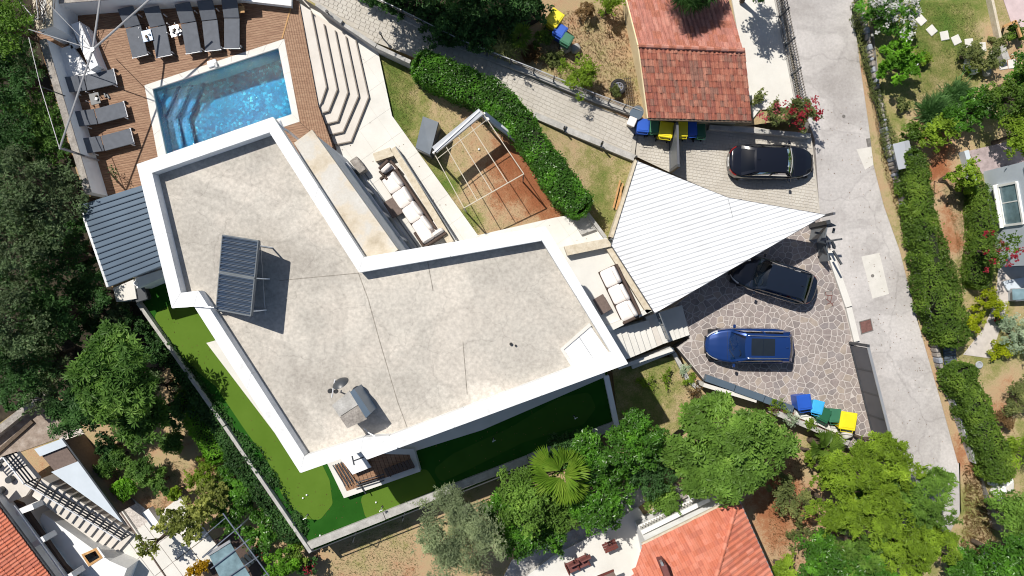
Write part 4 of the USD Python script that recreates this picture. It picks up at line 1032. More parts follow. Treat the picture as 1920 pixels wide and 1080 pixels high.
def sofa(name, label, A, B, z, n, depth, arm=(1, 1), side=1, wick='wicker_brown', z0=None):
    """Wicker sofa whose back runs from survey pixel A to B at floor height z; side says on which side the seat lies."""
    a, b = P(*A, z), P(*B, z); d = (b - a); ln = np.linalg.norm(d); d /= ln; nrm = np.array([-d[1], d[0], 0]) * side; rz = math.atan2(d[1], d[0])
    t = Thing(name, label, 'sofa', (a + b) / 2); w = ln / n
    t.part('frame', cbox((a + b) / 2 + nrm * depth / 2 + [0, 0, .16], (ln, depth, .26), rz, .02), wick); t.part('backrest', cbox((a + b) / 2 - nrm * .06 + [0, 0, .36], (ln, .14, .66), rz, .03), wick)
    for e, f in ((a, arm[0]), (b, arm[1])):
        if f: t.part('armrest', cbox(e + nrm * depth / 2 + (d if e is b else -d) * .06 + [0, 0, .28], (.14, depth, .5), rz, .03), wick)
    for i in range(n):
        c = a + d * w * (i + .5)
        t.part('seat_cushion', pillow(c + nrm * (depth * .56) + [0, 0, .38], (w * .98, depth * .84, .2), rz, e=.3), 'cushion_white', smooth=True)
        t.part('back_cushion', pillow(c + nrm * .16 + d * RNG.uniform(-.05, .05) + [0, 0, .62], (w * .96, .24, .52), rz + RNG.uniform(-.08, .08), (-.25 * side, [1, 0, 0]), e=.45), 'cushion_white', smooth=True)
    return t


sofa('garden_sofa', 'long white cushioned wicker sofa below the upper terrace ledge', (744, 322), (818, 432), 1.1, 4, .95, (1, 0), -1)
sofa('garden_sofa', 'short white sofa closing the house end of the upper terrace', (838, 436), (798, 462), 1.1, 2, .9, (0, 1), -1)
sofa('garden_armchair', 'cushioned armchair at the upper end of the sofa terrace', (716, 322), (733, 306), 1.1, 1, .62, (1, 1), -1)
t = Thing('coffee_table', 'brown wicker coffee table before the long white sofa', 'table', P(738, 388, 1.1)); qd = (P(740, 405, 1.1) - P(724, 378, 1.1)); rz = math.atan2(qd[1], qd[0])
t.part('base', cbox(P(737, 390, 1.25), (.95, .6, .3), rz, .02), 'wicker_brown'); t.part('top', cbox(P(738, 389, 1.43), (1.0, .66, .06), rz, .015), 'table_brown')
t = Thing('air_conditioner', 'small grey air conditioning unit by the terrace door wall', 'air conditioner', P(674, 310, 1.1)); t.part('body', cbox(P(673, 311, 1.4), (.85, .45, .6), -.95, .03), 'old_stone'); t.part('top', cbox(P(673, 311, 1.72), (.7, .32, .04), -.95, .01), 'old_stone'); t.part('fan_grille', disc(P(678, 316, 1.4), .2, .3, 16, (.8, .55, 0)), 'grey_metal')
# lower terrace above the stairs
Z2 = 2.2
t2p = PG([(1056, 462), (1138, 446), (1228, 582), (1140, 618), (1020, 560), (1000, 480)], Z2)
struct('upper_terrace', prism(t2p, -.2, Z2), 'pale_stone')
t = Thing('terrace_ledge', 'beige ledge round the small terrace above the stairs', 'ledge', P(1150, 540, Z2))
t.part('ledge_stone', prism(PG([(1058, 462), (1138, 447), (1146, 462), (1064, 479)], Z2 + .5), Z2 - .1, Z2 + .5), 'beige_stone')
t.part('ledge_stone', prism(PG([(1140, 449), (1226, 580), (1213, 588), (1136, 465)], Z2 + .35), Z2 - .1, Z2 + .35), 'beige_stone'); t.part('ledge_stone', prism(PG([(1226, 582), (1143, 622), (1136, 612), (1212, 580)], Z2 + .35), Z2 - .1, Z2 + .35), 'pale_stone')
railing('terrace_railing', 'thin railing beside the carport roof on the small terrace', [(1142, 450), (1228, 584), (1248, 634)], Z2 - .35, .9, 4)
sofa('garden_sofa', 'three seat white cushioned sofa on the small terrace by the carport', (1150, 497), (1194, 590), Z2, 3, .9, (0, 1), -1)
t = Thing('coffee_table', 'brown coffee table on the small terrace near the white roof edge', 'table', P(1129, 571, Z2)); t.part('base', cbox(P(1129, 571, Z2 + .16), (.85, .55, .3), -1.05, .02), 'wicker_brown'); t.part('top', cbox(P(1129, 571, Z2 + .34), (.92, .62, .06), -1.05, .015), 'table_brown')
# stairs from the parking yard up to the house
sr = Thing('entrance_stairs', 'pale stone staircase climbing from the parking yard under the terrace', 'staircase', P(1230, 630, 0))
a0, a1 = np.array([1293, 628.]), np.array([1279, 572.]); b0, b1 = np.array([1243, 645.]), np.array([1222, 590.])
for i in range(6):
    f0, f1 = i / 6, (i + 1) / 6; z = .16 * (i + 1)
    sr.part('step', prism(PG([a0 + (b0 - a0) * f0, a1 + (b1 - a1) * f0, b1, b0], z), -.1, z), 'pale_stone')
sr.part('landing', prism(PG([(1243, 645), (1222, 590), (1210, 595), (1232, 650)], 1.08), -.1, 1.08), 'step_stone')
a0, a1 = np.array([1232, 650.]), np.array([1216, 600.]); b0, b1 = np.array([1160, 680.]), np.array([1140, 622.])
for i in range(7):
    f0 = i / 7; z = 1.08 + .15 * (i + 1)
    sr.part('step', prism(PG([a0 + (b0 - a0) * f0, a1 + (b1 - a1) * f0, b1, b0], z), -.1, z), 'pale_stone')
t = Thing('stair_wall', 'pale kerb along the lower side of the entrance stairs', 'wall', P(1210, 668, 0)); t.part('kerb_stone', wall_line((1160, 690), (1262, 655), 1.0, -.2, .95, .2), 'pale_stone')
# carport
cp = Thing('carport', 'big white ribbed metal carport roof in a kite shape', 'carport', P(1350, 480, 0))
cz = 2.9; roofp = PG([(1196, 303), (1365, 371), (1547, 403), (1228, 587), (1147, 460)], cz)
d = np.array([math.cos(.30), math.sin(.30)]); n2 = np.array([-d[1], d[0]]); c0 = np.array(roofp.centroid.coords[0]); wpan = .94
for k in range(-8, 9):
    pp = []
    for j in range(32):
        s0 = k * wpan + j * wpan / 32; s1 = s0 + wpan / 32
        q = [c0 + n2 * s0 - d * 15, c0 + n2 * s0 + d * 15, c0 + n2 * s1 + d * 15, c0 + n2 * s1 - d * 15]
        g = Polygon(q).intersection(roofp)
        for h_ in getattr(g, 'geoms', [g]):
            if h_.geom_type == 'Polygon' and h_.area > 1e-4:
                v_, f_ = trimesh.creation.triangulate_polygon(h_, engine='earcut'); ss = (v_ - c0) @ n2
                pp.append((np.column_stack([v_, cz + .02 + .02 * np.clip(1.5 * np.sin(2 * np.pi * ss / (wpan / 4)), -1, 1)]), f_))
    if pp: cp.part('roof_panel', merge(pp), 'white_sheet')
cp.part('under_sheet', prism(roofp.buffer(-.05), cz - .04, cz - .02), 'white_sheet')
cp.part('fascia', prism(roofp.buffer(.03, join_style=2).difference(roofp.buffer(-.02, join_style=2)), cz - .2, cz - .005), 'gate_grey')
cp.part('ridge_cap', bar(P(1365, 373, cz + .045), P(1374, 407, cz + .045), .03, .02), 'galvanised')
for a, b in ((1215, 330), (1365, 385), (1530, 408), (1240, 560), (1380, 490)): cp.part('post', bar(P(a, b, 0) * [.98, .98, 1], P(a, b, 0) * [.98, .98, 1] + [0, 0, cz - .03], .12), 'gate_grey')
for a, b in (((1200, 310), (1235, 575)), ((1365, 378), (1240, 570)), ((1530, 408), (1240, 570))): cp.part('beam', bar(P(*a, cz - .12), P(*b, cz - .12), .12, .16), 'gate_grey')
t = Thing('garden_wall', 'narrow beige wall along the left edge of the carport roof', 'wall', P(1168, 375, 0)); t.part('wall_body', wall_line((1194, 300), (1146, 445), .8, -.8, .85, .22), 'beige_stone')
t = Thing('garden_wall', 'pale step blocks and thin wall by the end of the tall hedge', 'wall', P(1115, 418, 0)); t.part('wall_body', wall_line((1102, 400), (1136, 446), 1.4, -.8, 1.4, .18), 'grey_concrete'); t.part('block', prism(PG([(1075, 415), (1100, 400), (1118, 430), (1090, 440)], 1.3), 1.05, 1.3), 'grey_concrete')
for k in range(4):
    solo('timber_plank', ['longest pale timber plank lying by the carport wall', 'second timber plank from the left in the dry grass', 'thin timber batten leaning in the dry grass', 'short pale timber plank nearest the carport wall'][k], 'plank', bar(P(1150 + 5 * k, 390 + 3 * k, .32 + .02 * k), P(1163 + 5 * k - (k == 2) * 8, 338 + 6 * k, .34 + .02 * k), .1, .04), 'timber')
# fence wall fin between the bins
t = Thing('gate_leaf', 'upright grey metal gate leaf standing open between the bin groups', 'gate', P(1262, 285, 0)); t.part('panel', wall_line((1255, 244), (1257, 318), 0, .08, 1.75, .06), 'grey_metal')
t.part('frame', cat(wall_line((1255, 243), (1257, 319), 0, 1.75, 1.85, .12), wall_line((1255, 243), (1257, 319), 0, .0, .1, .12)), 'gate_grey'); t.part('post', bar(P(1257, 322, 0), P(1257, 322, 0) + [0, 0, 1.95], .14), 'dark_metal')
# folded gate at the carport tip
t = Thing('folding_gate', 'folded grey metal entrance gate with dark arms at the carport tip', 'gate', P(1545, 450, 0))
p0 = P(1538, 418, 0)
t.part('post', cbox(P(1536, 420, 1.1), (.22, .22, 2.2), .2, .01), 'dark_metal')
t.part('panel', bar(P(1537, 424, 1.0), P(1532, 448, 1.0), .05, 1.9), 'grey_metal'); t.part('panel', bar(P(1540, 420, 1.0), P(1553, 426, 1.0), .05, 1.8), 'grey_metal')
t.part('panel', bar(P(1540, 455, .6), P(1546, 490, .6), .05, 1.1), 'grey_metal')
for a, b, z1, z2 in (((1528, 436), (1545, 439), 1.5, 1.5), ((1545, 434), (1534, 452), 1.6, 1.6), ((1534, 452), (1548, 456), 1.6, 1.4), ((1548, 453), (1579, 448), 1.4, 1.6), ((1560, 452), (1565, 466), 1.5, 1.3), ((1562, 470), (1578, 496), 1.3, 1.5), ((1544, 462), (1557, 487), 1.2, 1.0), ((1564, 428), (1562, 437), 1.4, 1.4)):
    t.part('arm', bar(P(*a, z1), P(*b, z2), .1, .1), 'dark_metal')
# sliding gate
sg = Thing('sliding_gate', 'long dark grey sliding gate of solid panels along the road', 'gate', P(1640, 755, 0))
p, q2 = P(1594, 646, 0), P(1648, 862, 0); d = (q2 - p) / np.linalg.norm(q2 - p)
for i in range(5):
    a, b = p + (q2 - p) * i / 5, p + (q2 - p) * (i + 1) / 5
    sg.part('panel', bar(a + d * .04 + [0, 0, 1.0], b - d * .04 + [0, 0, 1.0], .05, 1.75), 'gate_grey'); sg.part('post', bar(b + [0, 0, .05], b + [0, 0, 1.9], .08), 'dark_metal')
sg.part('top_rail', bar(p + [0, 0, 1.93], q2 + [0, 0, 1.93], .14, .06), 'galvanised'); sg.part('bottom_rail', bar(p + [0, 0, .08], q2 + [0, 0, .08], .12, .1), 'dark_metal'); sg.part('end_post', bar(p - d * .1, p - d * .1 + [0, 0, 2.0], .14), 'dark_metal')
t = Thing('metal_cover', 'long blue grey metal capping on the kerb below the blue car', 'capping', P(1405, 735, .2))
for i in range(3):
    a, b = np.array([1323, 708.]), np.array([1488, 768.]); t.part('cap_panel', wall_line(tuple(a + (b - a) * i / 3 + .5), tuple(a + (b - a) * (i + 1) / 3 - .5), .4, -.1, .42, .38), 'slate_metal')
pl = Thing('planter_box', 'long concrete planter with red soil behind the row of bins', 'planter', P(1530, 800, 0))
pl.part('front_wall', wall_line((1458, 775), (1592, 831), .35, -1.2, .35, .3), 'grey_concrete'); pl.part('rear_wall', wall_line((1320, 722), (1420, 752), .38, -1.2, .3, .22), 'pale_stone'); pl.part('rear_wall', wall_line((1492, 775), (1590, 815), .38, -1.2, .36, .32), 'pale_stone'); pl.part('soil', prism(PG([(1450, 760), (1492, 775), (1592, 818), (1588, 828), (1455, 775)], .2), -1.2, .22), 'iron_rust')
t = Thing('rubble_bag', 'white crumpled bag at the planter corner beside the yellow bin', 'bag', P(1588, 812, .36)); t.part('body', pillow(P(1588, 813, .5), (.6, .55, .45), .4, e=.7), 'patch_concrete', smooth=20); t.part('neck', pillow(P(1590, 806, .75), (.25, .22, .2), .4, e=.7), 'flower_white', smooth=20)
# pergola with rolled awning on the lawn
pg = Thing('awning_pergola', 'slender white pergola with a rolled grey awning on the lawn', 'pergola', P(900, 320, .8))
ZP = 3.3
A, B, C, D = [P(*q_, ZP) for q_ in ((812, 284), (903, 209), (982, 326), (870, 390))]
pg.part('awning_box', bar(A + (B - A) * .03, A + (B - A) * .99, .36, .26), 'alu_grey'); pg.part('awning_rail', bar(A + [0, -.12, .16], B + [-.1, 0, .16], .07, .05), 'alu_white')
e = (D - A) * .13
pg.part('front_bar', bar(A + e, B + (C - B) * .13, .03), 'timber_pale')
for s in (0, .22, .47, .73, 1.0): pg.part('rafter', bar(A + (B - A) * s, D + (C - D) * s, .038, .04), 'timber_pale')
pg.part('rear_bar', bar(D, C, .045), 'timber_pale')
for q_ in (A, B): pg.part('post', bar(np.array([q_[0], q_[1], .6]), q_, .09), 'dark_metal')
for q_ in (C, D): pg.part('post', bar(np.array([q_[0], q_[1], .3]), q_, .06), 'dark_metal')
t = Thing('folded_awning', 'long shiny dark rolled awning leaning along the hedge foot', 'awning', P(950, 250, .9)); t.part('roll', pipe([P(908, 214, 2.9), P(930, 232, 2.6), P(960, 255, 1.9), P(985, 280, 1.2)], [.16, .17, .16, .13], 10), 'slate_metal', smooth=40); t.part('bracket', bar(P(905, 212, 2.95), P(915, 226, 2.9), .2, .1), 'alu_white'); t.part('cover_strip', pipe([P(940, 236, 2.55), P(962, 253, 2.05), P(982, 272, 1.45)], .07, 6), 'alu_white')
t = Thing('garden_shed', 'dark grey garden cabinet with sloping lid on the lawn', 'shed', P(795, 255, .9))
f4 = [(779, 277), (793, 218), (822, 229), (806, 290)]; zz = [1.6, 1.6, 2.1, 2.1]
top = [P(*q_, z) for q_, z in zip(f4, (1.95, 1.95, 2.3, 2.3))]
t.part('body', trimesh.convex.convex_hull(np.array([q_ * [.995, .995, 1] - [0, 0, .05] for q_ in top] + [np.array([q_[0], q_[1], .85]) for q_ in top])), 'dark_metal'); t.part('lid', quad(*top, .05), 'slate_dark')
t.part('handle', bar((top[2] + top[3]) / 2 + [.03, 0, -.3], (top[2] + top[3]) / 2 + [.03, .2, -.3], .04), 'steel')
t = Thing('ball', 'small pale ball lying on the lawn under the pergola', 'ball', P(898, 280, .9)); t.part('body', trimesh.creation.icosphere(2, .06).apply_translation(P(898, 280, .95)), 'ball_white', smooth=True)
# loungers
def lounger():
    t = Thing('sun_lounger', '', 'sun lounger', (0, 0, 0), group='charcoal sun loungers round the pool')
    Ln, W = 2.55, .86
    for s in (-1, 1): t.part('side_rail', bar((-.25, s * (W / 2 - .07), .34), (Ln / 2, s * (W / 2 - .07), .34), .04, .06), 'grey_metal', local=True)
    t.part('end_rail', bar((Ln / 2, -W / 2, .37), (Ln / 2, W / 2, .37), .05, .06), 'alu_white', local=True)
    for x in (-.9, 1.1):
        for s in (-1, 1): t.part('leg', bar((x, s * (W / 2 - .04), 0), (x, s * (W / 2 - .04), .36), .05), 'alu_white', local=True)
    t.part('seat_sling', cbox((.5, 0, .385), (1.58, W - .04, .05), 0, .02), 'sling_charcoal', local=True)
    b = cbox((-.47, 0, .03), (.95, W - .04, .05), 0, .02); b.apply_transform(trimesh.transformations.rotation_matrix(.38, [0, 1, 0])); b.apply_translation((-.32, 0, .39)); t.part('backrest', b, 'sling_charcoal', local=True)
    t.part('wheel', disc((1.2, W / 2 + .05, .1), .1, .05, 12, (0, 1, 0)), 'black_rubber', local=True)
    return t


def place_lounger(head, foot, label, first=[None]):
    a, b = P(*head, ZD + .45), P(*foot, ZD + .45); d = b - a; c = (a + b) / 2; rz = math.degrees(math.atan2(d[1], d[0])); c[2] = ZD
    if first[0] is None:
        first[0] = lounger(); t = first[0]
        t.prim.SetCustomDataByKey('label', label); x = UsdGeom.Xformable(t.prim); x.ClearXformOpOrder(); t.prim.GetAttribute('xformOp:translate').Set(Gf.Vec3d(*map(float, c)))
        x.SetXformOpOrder([UsdGeom.XformOp(t.prim.GetAttribute('xformOp:translate')), x.AddRotateZOp()]); t.prim.GetAttribute('xformOp:rotateZ').Set(float(rz)); return t
    return dup(first[0], 'sun_lounger', label, c, rz)


LG = [((240, 14), (262, 106), 'charcoal sun lounger at the left end of the upper row'), ((288, 12), (307, 107), 'charcoal sun lounger between the two littered side tables'), ((346, 4), (363, 101), 'middle charcoal sun lounger in the upper row right of the tables'), ((388, -2), (399, 98), 'charcoal sun lounger crossed by a forked shadow'), ((434, -6), (434, 94), 'charcoal sun lounger at the right end of the upper row'),
      ((126, 163), (213, 143), 'charcoal sun lounger just below the white corner sofa'), ((150, 226), (229, 205), 'middle charcoal sun lounger along the left wall'), ((160, 277), (244, 255), 'lowest charcoal sun lounger along the left wall')]
for h, f, lb in LG: place_lounger(h, f, lb)
for k, (a, b) in enumerate(((276, 67), (328, 58), (178, 185))):
    t = Thing('side_table', ['small grey green side table with cups between the first loungers', 'small pale side table heaped with things between the loungers', 'small dark side table between the left wall loungers'][k], 'side table', P(a, b, ZD))
    t.part('top', cbox(P(a, b, ZD + .46), (.52, .6, .04), .25, .01), ['pool_step_tile', 'galvanised', 'dark_metal'][k])
    for i in (-1, 1):
        for j in (-1, 1): t.part('leg', bar(P(a, b, ZD) + [i * .2, j * .24, 0], P(a, b, ZD) + [i * .2, j * .24, .45], .035), 'alu_white')
    rr = np.random.default_rng(k + 40)
    for i in range((3, 5, 2)[k]):
        o = P(a, b, ZD + .48) + [rr.uniform(-.2, .2), rr.uniform(-.22, .22), 0]
        solo('drink_cup', [f'{w} on the {("grey green", "pale heaped", "dark")[k]} side table by the loungers' for w in ('white drinking cup', 'small brown bottle', 'dark sunglasses case', 'crumpled white napkin', 'clear plastic cup')][i], 'tableware', cbox(o + [0, 0, .06], (rr.uniform(.07, .16), rr.uniform(.07, .2), rr.uniform(.05, .14)), rr.uniform(0, 3), .02), ['flower_white', 'bark', 'dark_metal', 'cushion_white', 'galvanised'][i])
for k, (a, b) in enumerate(((340, 60), (197, 178))):
    solo('pool_shoe', ['pair of pale sandals left beside the upper side table', 'dark sandal left beside the left wall table'][k], 'sandal', cat(cbox(P(a, b, ZD + .04), (.12, .3, .08), .3, .03), cbox(P(a + 6, b + 3, ZD + .04), (.12, .3, .08), .5, .03)), ['galvanised', 'dark_metal'][k])
t = Thing('wooden_stool', 'small wooden stool beside the right end lounger', 'stool', P(452, 18, ZD)); t.part('seat', cbox(P(452, 18, ZD + .42), (.36, .36, .04), .1, .01), 'timber')
for i in (-1, 1):
    for j in (-1, 1): t.part('leg', bar(P(452, 18, ZD) + [i * .15, j * .15, 0], P(452, 18, ZD) + [i * .15, j * .15, .42], .035), 'timber')
t = Thing('corner_sofa', 'white L shaped outdoor sofa in the deck corner', 'sofa', P(145, 90, ZD))
t.part('backrest', prism(PG([(133, 46), (149, 40), (184, 122), (169, 131)], 2.75), ZD, 2.75), 'sofa_white'); t.part('side_panel', prism(PG([(150, 41), (163, 52), (190, 128), (184, 126)], 2.45), ZD, 2.45), 'sofa_white')
t.part('seat_cushion', prism(PG([(110, 92), (134, 84), (168, 132), (128, 146)], 2.35), ZD + .25, 2.35), 'sofa_white'); t.part('seat_cushion', prism(PG([(122, 60), (134, 56), (146, 86), (134, 92)], 2.35), ZD + .25, 2.35), 'sofa_white'); t.part('base', prism(PG([(112, 94), (134, 86), (167, 131), (128, 144)], 2.2), ZD, ZD + .25), 'wicker_gray')
t.part('front_panel', prism(PG([(128, 147), (186, 126), (190, 134), (131, 153)], 2.3), ZD, 2.3), 'sofa_white')
# shade frame of five tubes over the deck corner
flat('tube_steel', (.30, .30, .31), rough=.5, metal=.3)
sf = Thing('shade_frame', 'star of five thin steel tubes spanning above the deck corner', 'shade frame', P(173, 92, ZD))
ctr = P(174, 93, 5.15)
for e, r, z in (((112, 278), .045, 5.0), ((300, -18), .05, 5.1), ((192, -30), .05, 5.1), ((54, 55), .026, 4.9), ((92, 8), .018, 5.0)): sf.part('tube', tube(ctr, P(*e, z), r, 8), 'tube_steel')
sf.part('hub', disc(ctr, .1, .12), 'steel')
sf.part('tube', pipe([P(54, 70, 4.6), P(76, 162, 4.6), P(111, 276, 4.95)], .02, 6), 'tube_steel'); sf.part('tube', tube(P(30, -6, 4.9), P(60, 30, 4.9), .03, 6), 'tube_steel'); sf.part('tube', pipe([P(68, -4, 4.8), P(72, 34, 4.7), P(55, 42, 4.7)], .03, 6), 'tube_steel'); sf.part('cable', tube(P(76, 162, 4.6), P(122, 180, 3.4), .03, 6), 'dark_metal')
sf.part('cable', tube(P(120, 278, 4.4), P(158, 292, 3.4), .04, 6), 'dark_metal'); sf.part('post', tube(P(112, 278, 5.0), P(112, 278, 5.0) * [1, 1, 0] + [0, 0, -1.2], .05, 8), 'tube_steel')
t = Thing('climbing_stem', 'thin dry stem casting a spindly shadow near the villa corner', 'plant', P(212, 330, ZD)); t.part('stem', pipe([P(210, 320, ZD), P(212, 322, ZD + .5), P(216, 326, ZD + .9)], .015, 5), 'bark'); rr = np.random.default_rng(4); t.part('foliage', leaf_mesh(P(213, 324, ZD + .7) + rr.normal(size=(60, 3)) * [.12, .2, .2], rr.normal(size=(60, 3)) + [0, 0, 1], .1, .06, rr), 'leaf_dark')
# ---------------------------------------------------------------- cars
def grid_mesh(fn, us, vs, flip=False):
    V = np.array([[fn(u, v) for v in vs] for u in us]); nu, nv = len(us), len(vs); V = V.reshape(-1, 3); F_ = []
    for i in range(nu - 1):
        for j in range(nv - 1):
            a, b, c, d = i * nv + j, i * nv + j + 1, (i + 1) * nv + j + 1, (i + 1) * nv + j
            F_ += [(a, b, c), (a, c, d)] if not flip else [(a, c, b), (a, d, c)]
    return trimesh.Trimesh(V, F_, process=False)


def car(name, label, loc, rot, Lc, W, Hc, hood, cowl, rf, rr, tail, trunk, paint, glass, sunroof=False, rails=False, cabin=True, hatch=True, shade=False):
    """x runs forward. hood: bonnet height; cowl: x of the windscreen foot; rf, rr: x of the roof's front and rear edges; tail: x of the rear screen's foot; trunk: height there."""
    t = Thing(name, label, 'car', loc, rot, group=None); a = Lc / 2; w0 = W / 2
    zs = np.array([(-a, trunk - .12), (-a + .12, trunk - .03), (tail, trunk), (rr, trunk + .02), (cowl - .4, hood + .06), (cowl, hood + .04), (a - .55, hood - .12), (a - .15, hood - .26), (a, hood - .38)])
    zt = lambda x: float(np.interp(x, zs[:, 0], zs[:, 1])); zb = lambda x: .26 + .16 * (abs(x) / a) ** 6
    hw = lambda x: w0 * max(1 - abs(x / a) ** (5.0 if x < 0 else 3.6), 0) ** (1 / (3.2 if x < 0 else 2.6)) * (1 - .03 * (x / a))

    def body(x, v, o=0.0):
        h = hw(x) + 1e-4; top, bot = zt(x), zb(x); e = min(1, h / w0 + .15)
        pr = [(-.93, bot), (-1.0, bot + .14), (-1.0, bot + (top - bot) * .55), (-.965, top - .09), (-.87, top - .015), (-.5, top + .025 * e), (0, top + .04 * e)]
        pr = pr + [(-p, q) for p, q in pr[-2::-1]]
        k = v * (len(pr) - 1); i = min(int(k), len(pr) - 2); f = k - i
        y = (pr[i][0] * (1 - f) + pr[i + 1][0] * f) * h; z = pr[i][1] * (1 - f) + pr[i + 1][1] * f
        return np.array([x * (1 + o / a), y * (1 + o / w0), z + (o if 4 <= k <= 8 else 0)])
    xs = -a + 2 * a * (.5 - .5 * np.cos(np.linspace(0.02, np.pi - .02, 46))); vs = np.linspace(0, 1, 49)
    bm = grid_mesh(body, xs, vs)
    caps = [trimesh.convex.convex_hull(np.array([body(x, v) for v in vs] + [body(x, v) * [1, .9, 1] + [.01 * np.sign(x), 0, 0] for v in vs])) for x in (xs[0], xs[-1])]
    bd = t.part('body', cat(bm, *caps), paint, smooth=40, local=True)
    t.part('underbody', cbox((0, 0, .32), (Lc * .9, W * .86, .2), 0, .05), 'car_trim', local=True)
    # greenhouse: a pillar shell and glass patches lying on it
    wb, wr = w0 * .93, w0 * .70

    def house(x01, s):
        """x01 along the length at the given s: s = 0 roof edge ... handled by panels"""
    bz = lambda x: zt(x) + .0
    R = [(rf, Hc - .03), (rr, Hc - .06)]

    def roof(u, v):
        x = rf + (rr - rf) * u; y = (2 * v - 1) * wr * (1 - .04 * u); cz = Hc - .05 + .05 * (1 - (2 * v - 1) ** 2) - .03 * (2 * u - .9) ** 2
        x += (.10 if u < .5 else -.06) * (1 - (2 * v - 1) ** 2) * (abs(2 * u - 1) ** 4)
        return np.array([x, y, cz])
    front = lambda u, v, o=0: roof(0, v) * (1 - u) + u * np.array([cowl + .16 * (1 - (2 * v - 1) ** 2), (2 * v - 1) * wb * .96, bz(cowl) + .02]) + np.array([.3, 0, .4]) * (.09 * math.sin(math.pi * u) + o)
    rear = lambda u, v, o=0: roof(1, v) * (1 - u) + u * np.array([tail - .08 * (1 - (2 * v - 1) ** 2), (2 * v - 1) * wb * .92, bz(tail) + .01]) + np.array([-.3, 0, .4]) * (.07 * math.sin(math.pi * u) + o)

    def sidep(sg):
        def fn(u, v, o=0.0):
            x0 = rf + (rr - rf) * u; x1 = (cowl + (tail - cowl) * u); top = roof(u, 0 if sg < 0 else 1); bot = np.array([x1, sg * wb * (.96 - .04 * u), bz(x1) + .01])
            return top * (1 - v) + bot * v + np.array([0, sg * (.05 * math.sin(math.pi * v) + o), 0])
        return fn
    u9 = np.linspace(0, 1, 9); u17 = np.linspace(0, 1, 17)
    rfp = t.part('roof', grid_mesh(roof, u17, u17), paint, smooth=True, local=True)
    fr = lambda fn, lo, hi: cat(grid_mesh(fn, u9, np.linspace(0, lo, 3)), grid_mesh(fn, u9, np.linspace(hi, 1, 3)))
    pill = [fr(front, .07, .93), fr(rear, .1, .9), grid_mesh(lambda u, v: rear(u, v), np.linspace(0, .12, 3), u9)]
    for sg in (-1, 1):
        fn = sidep(sg)
        pill += [grid_mesh(fn, np.linspace(a0, a1, 3), u9) for a0, a1 in ((0, .05), (.43, .48), (.86, 1))] + [grid_mesh(fn, u17, np.linspace(0, .14, 3))]
        sw = t.part('side_window', cat(grid_mesh(lambda u, v: fn(u, v, -.006), np.linspace(.05, .43, 7), np.linspace(.13, 1, 6)), grid_mesh(lambda u, v: fn(u, v, -.006), np.linspace(.48, .86, 7), np.linspace(.13, 1, 6))), 'car_glass_dark', smooth=True, local=True)
        m = cbox((cowl - .12, sg * (w0 + .09), hood + .08), (.14, .2, .13), 0, .03); t.part('mirror', m, paint, smooth=30, local=True)
        t.part('headlight', grid_mesh(lambda x, v: body(x, v, .008), np.linspace(a - .62, a - .10, 9), np.linspace(.21, .30, 5) if sg < 0 else np.linspace(.70, .79, 5)), 'lamp_clear', smooth=True, local=True)
        t.part('taillight', grid_mesh(lambda x, v: body(x, v, .008), np.linspace(-a + .04, -a + .36, 8), np.linspace(.20, .30, 5) if sg < 0 else np.linspace(.70, .80, 5)), 'lamp_red', smooth=True, local=True)
        if rails: t.part('roof_rail', pipe([roof(.04, .5 + sg * .44) + [0, 0, .0], roof(.1, .5 + sg * .44) + [0, 0, .05], roof(.9, .5 + sg * .44) + [0, 0, .05], roof(.98, .5 + sg * .44)], .022, 6), 'steel', smooth=True, local=True)
        for x in (a - 1.0, -a + .9):
            wh = t.part('wheel', disc((x, sg * (hw(x) - .13), .34), .34, .22, 24, (0, 1, 0)), 'black_rubber', local=True)
            t.part('rim', disc((x, sg * (hw(x) - .015), .34), .23, .03, 16, (0, 1, 0)), 'rim_silver', parent=wh, local=True)
        t.part('door_handle', cbox((.1, sg * w0 * 1.0, zt(0) - .16), (.2, .03, .035), 0, .01), 'car_trim', local=True)
    t.part('pillar', cat(*pill), paint, smooth=True, local=True)
    t.part('windscreen', grid_mesh(front, u9, np.linspace(.07, .93, 13)), glass, smooth=True, local=True)
    t.part('rear_window', grid_mesh(lambda u, v: rear(u, v), np.linspace(.12, .96, 7), np.linspace(.1, .9, 11)), 'car_glass_dark', smooth=True, local=True)
    if cabin:
        t.part('dashboard', cbox((cowl - .38, 0, hood - .02), (.6, W * .74, .12), 0, .05), 'car_cabin', local=True)
        for sg in (-1, 1):
            s = t.part('seat', cat(cbox((rf - .25, sg * .38, .62), (.55, .5, .2), 0, .07), cbox((rf - .52, sg * .38, .92), (.16, .5, .6), 0, .06), cbox((rf - .58, sg * .38, 1.25), (.1, .26, .18), 0, .04)), 'seat_grey', smooth=30, local=True)
        t.part('steering_wheel', trimesh.creation.torus(.18, .018, 20, 8).apply_transform(trimesh.transformations.rotation_matrix(1.1, [0, 1, 0])).apply_translation((rf + .25, .38, hood + .02)), 'car_trim', local=True)
        t.part('floor', cbox((-.1, 0, .45), (Lc * .55, W * .8, .06), 0, .02), 'car_cabin', local=True)
    if shade: t.part('sunshade', grid_mesh(lambda u, v: front(u, v, -.012) + [0, 0, .008 * math.sin(u * 19 + 5 * math.sin(v * 17))], np.linspace(.14, .93, 12), np.linspace(.09, .91, 20)), 'foil', smooth=True, local=True)
    if sunroof:
        rp = lambda u, v: roof(u, v) + [0, 0, .008]
        t.part('sunroof', grid_mesh(rp, np.linspace(.12, .66, 9), np.linspace(.16, .84, 9)), 'car_glass_roof', smooth=True, local=True)
        t.part('sunroof_bar', cat(grid_mesh(lambda u, v: rp(u, v) + [0, 0, .004], np.linspace(.375, .387, 2), np.linspace(.16, .84, 9))), 'paint_dark', local=True)
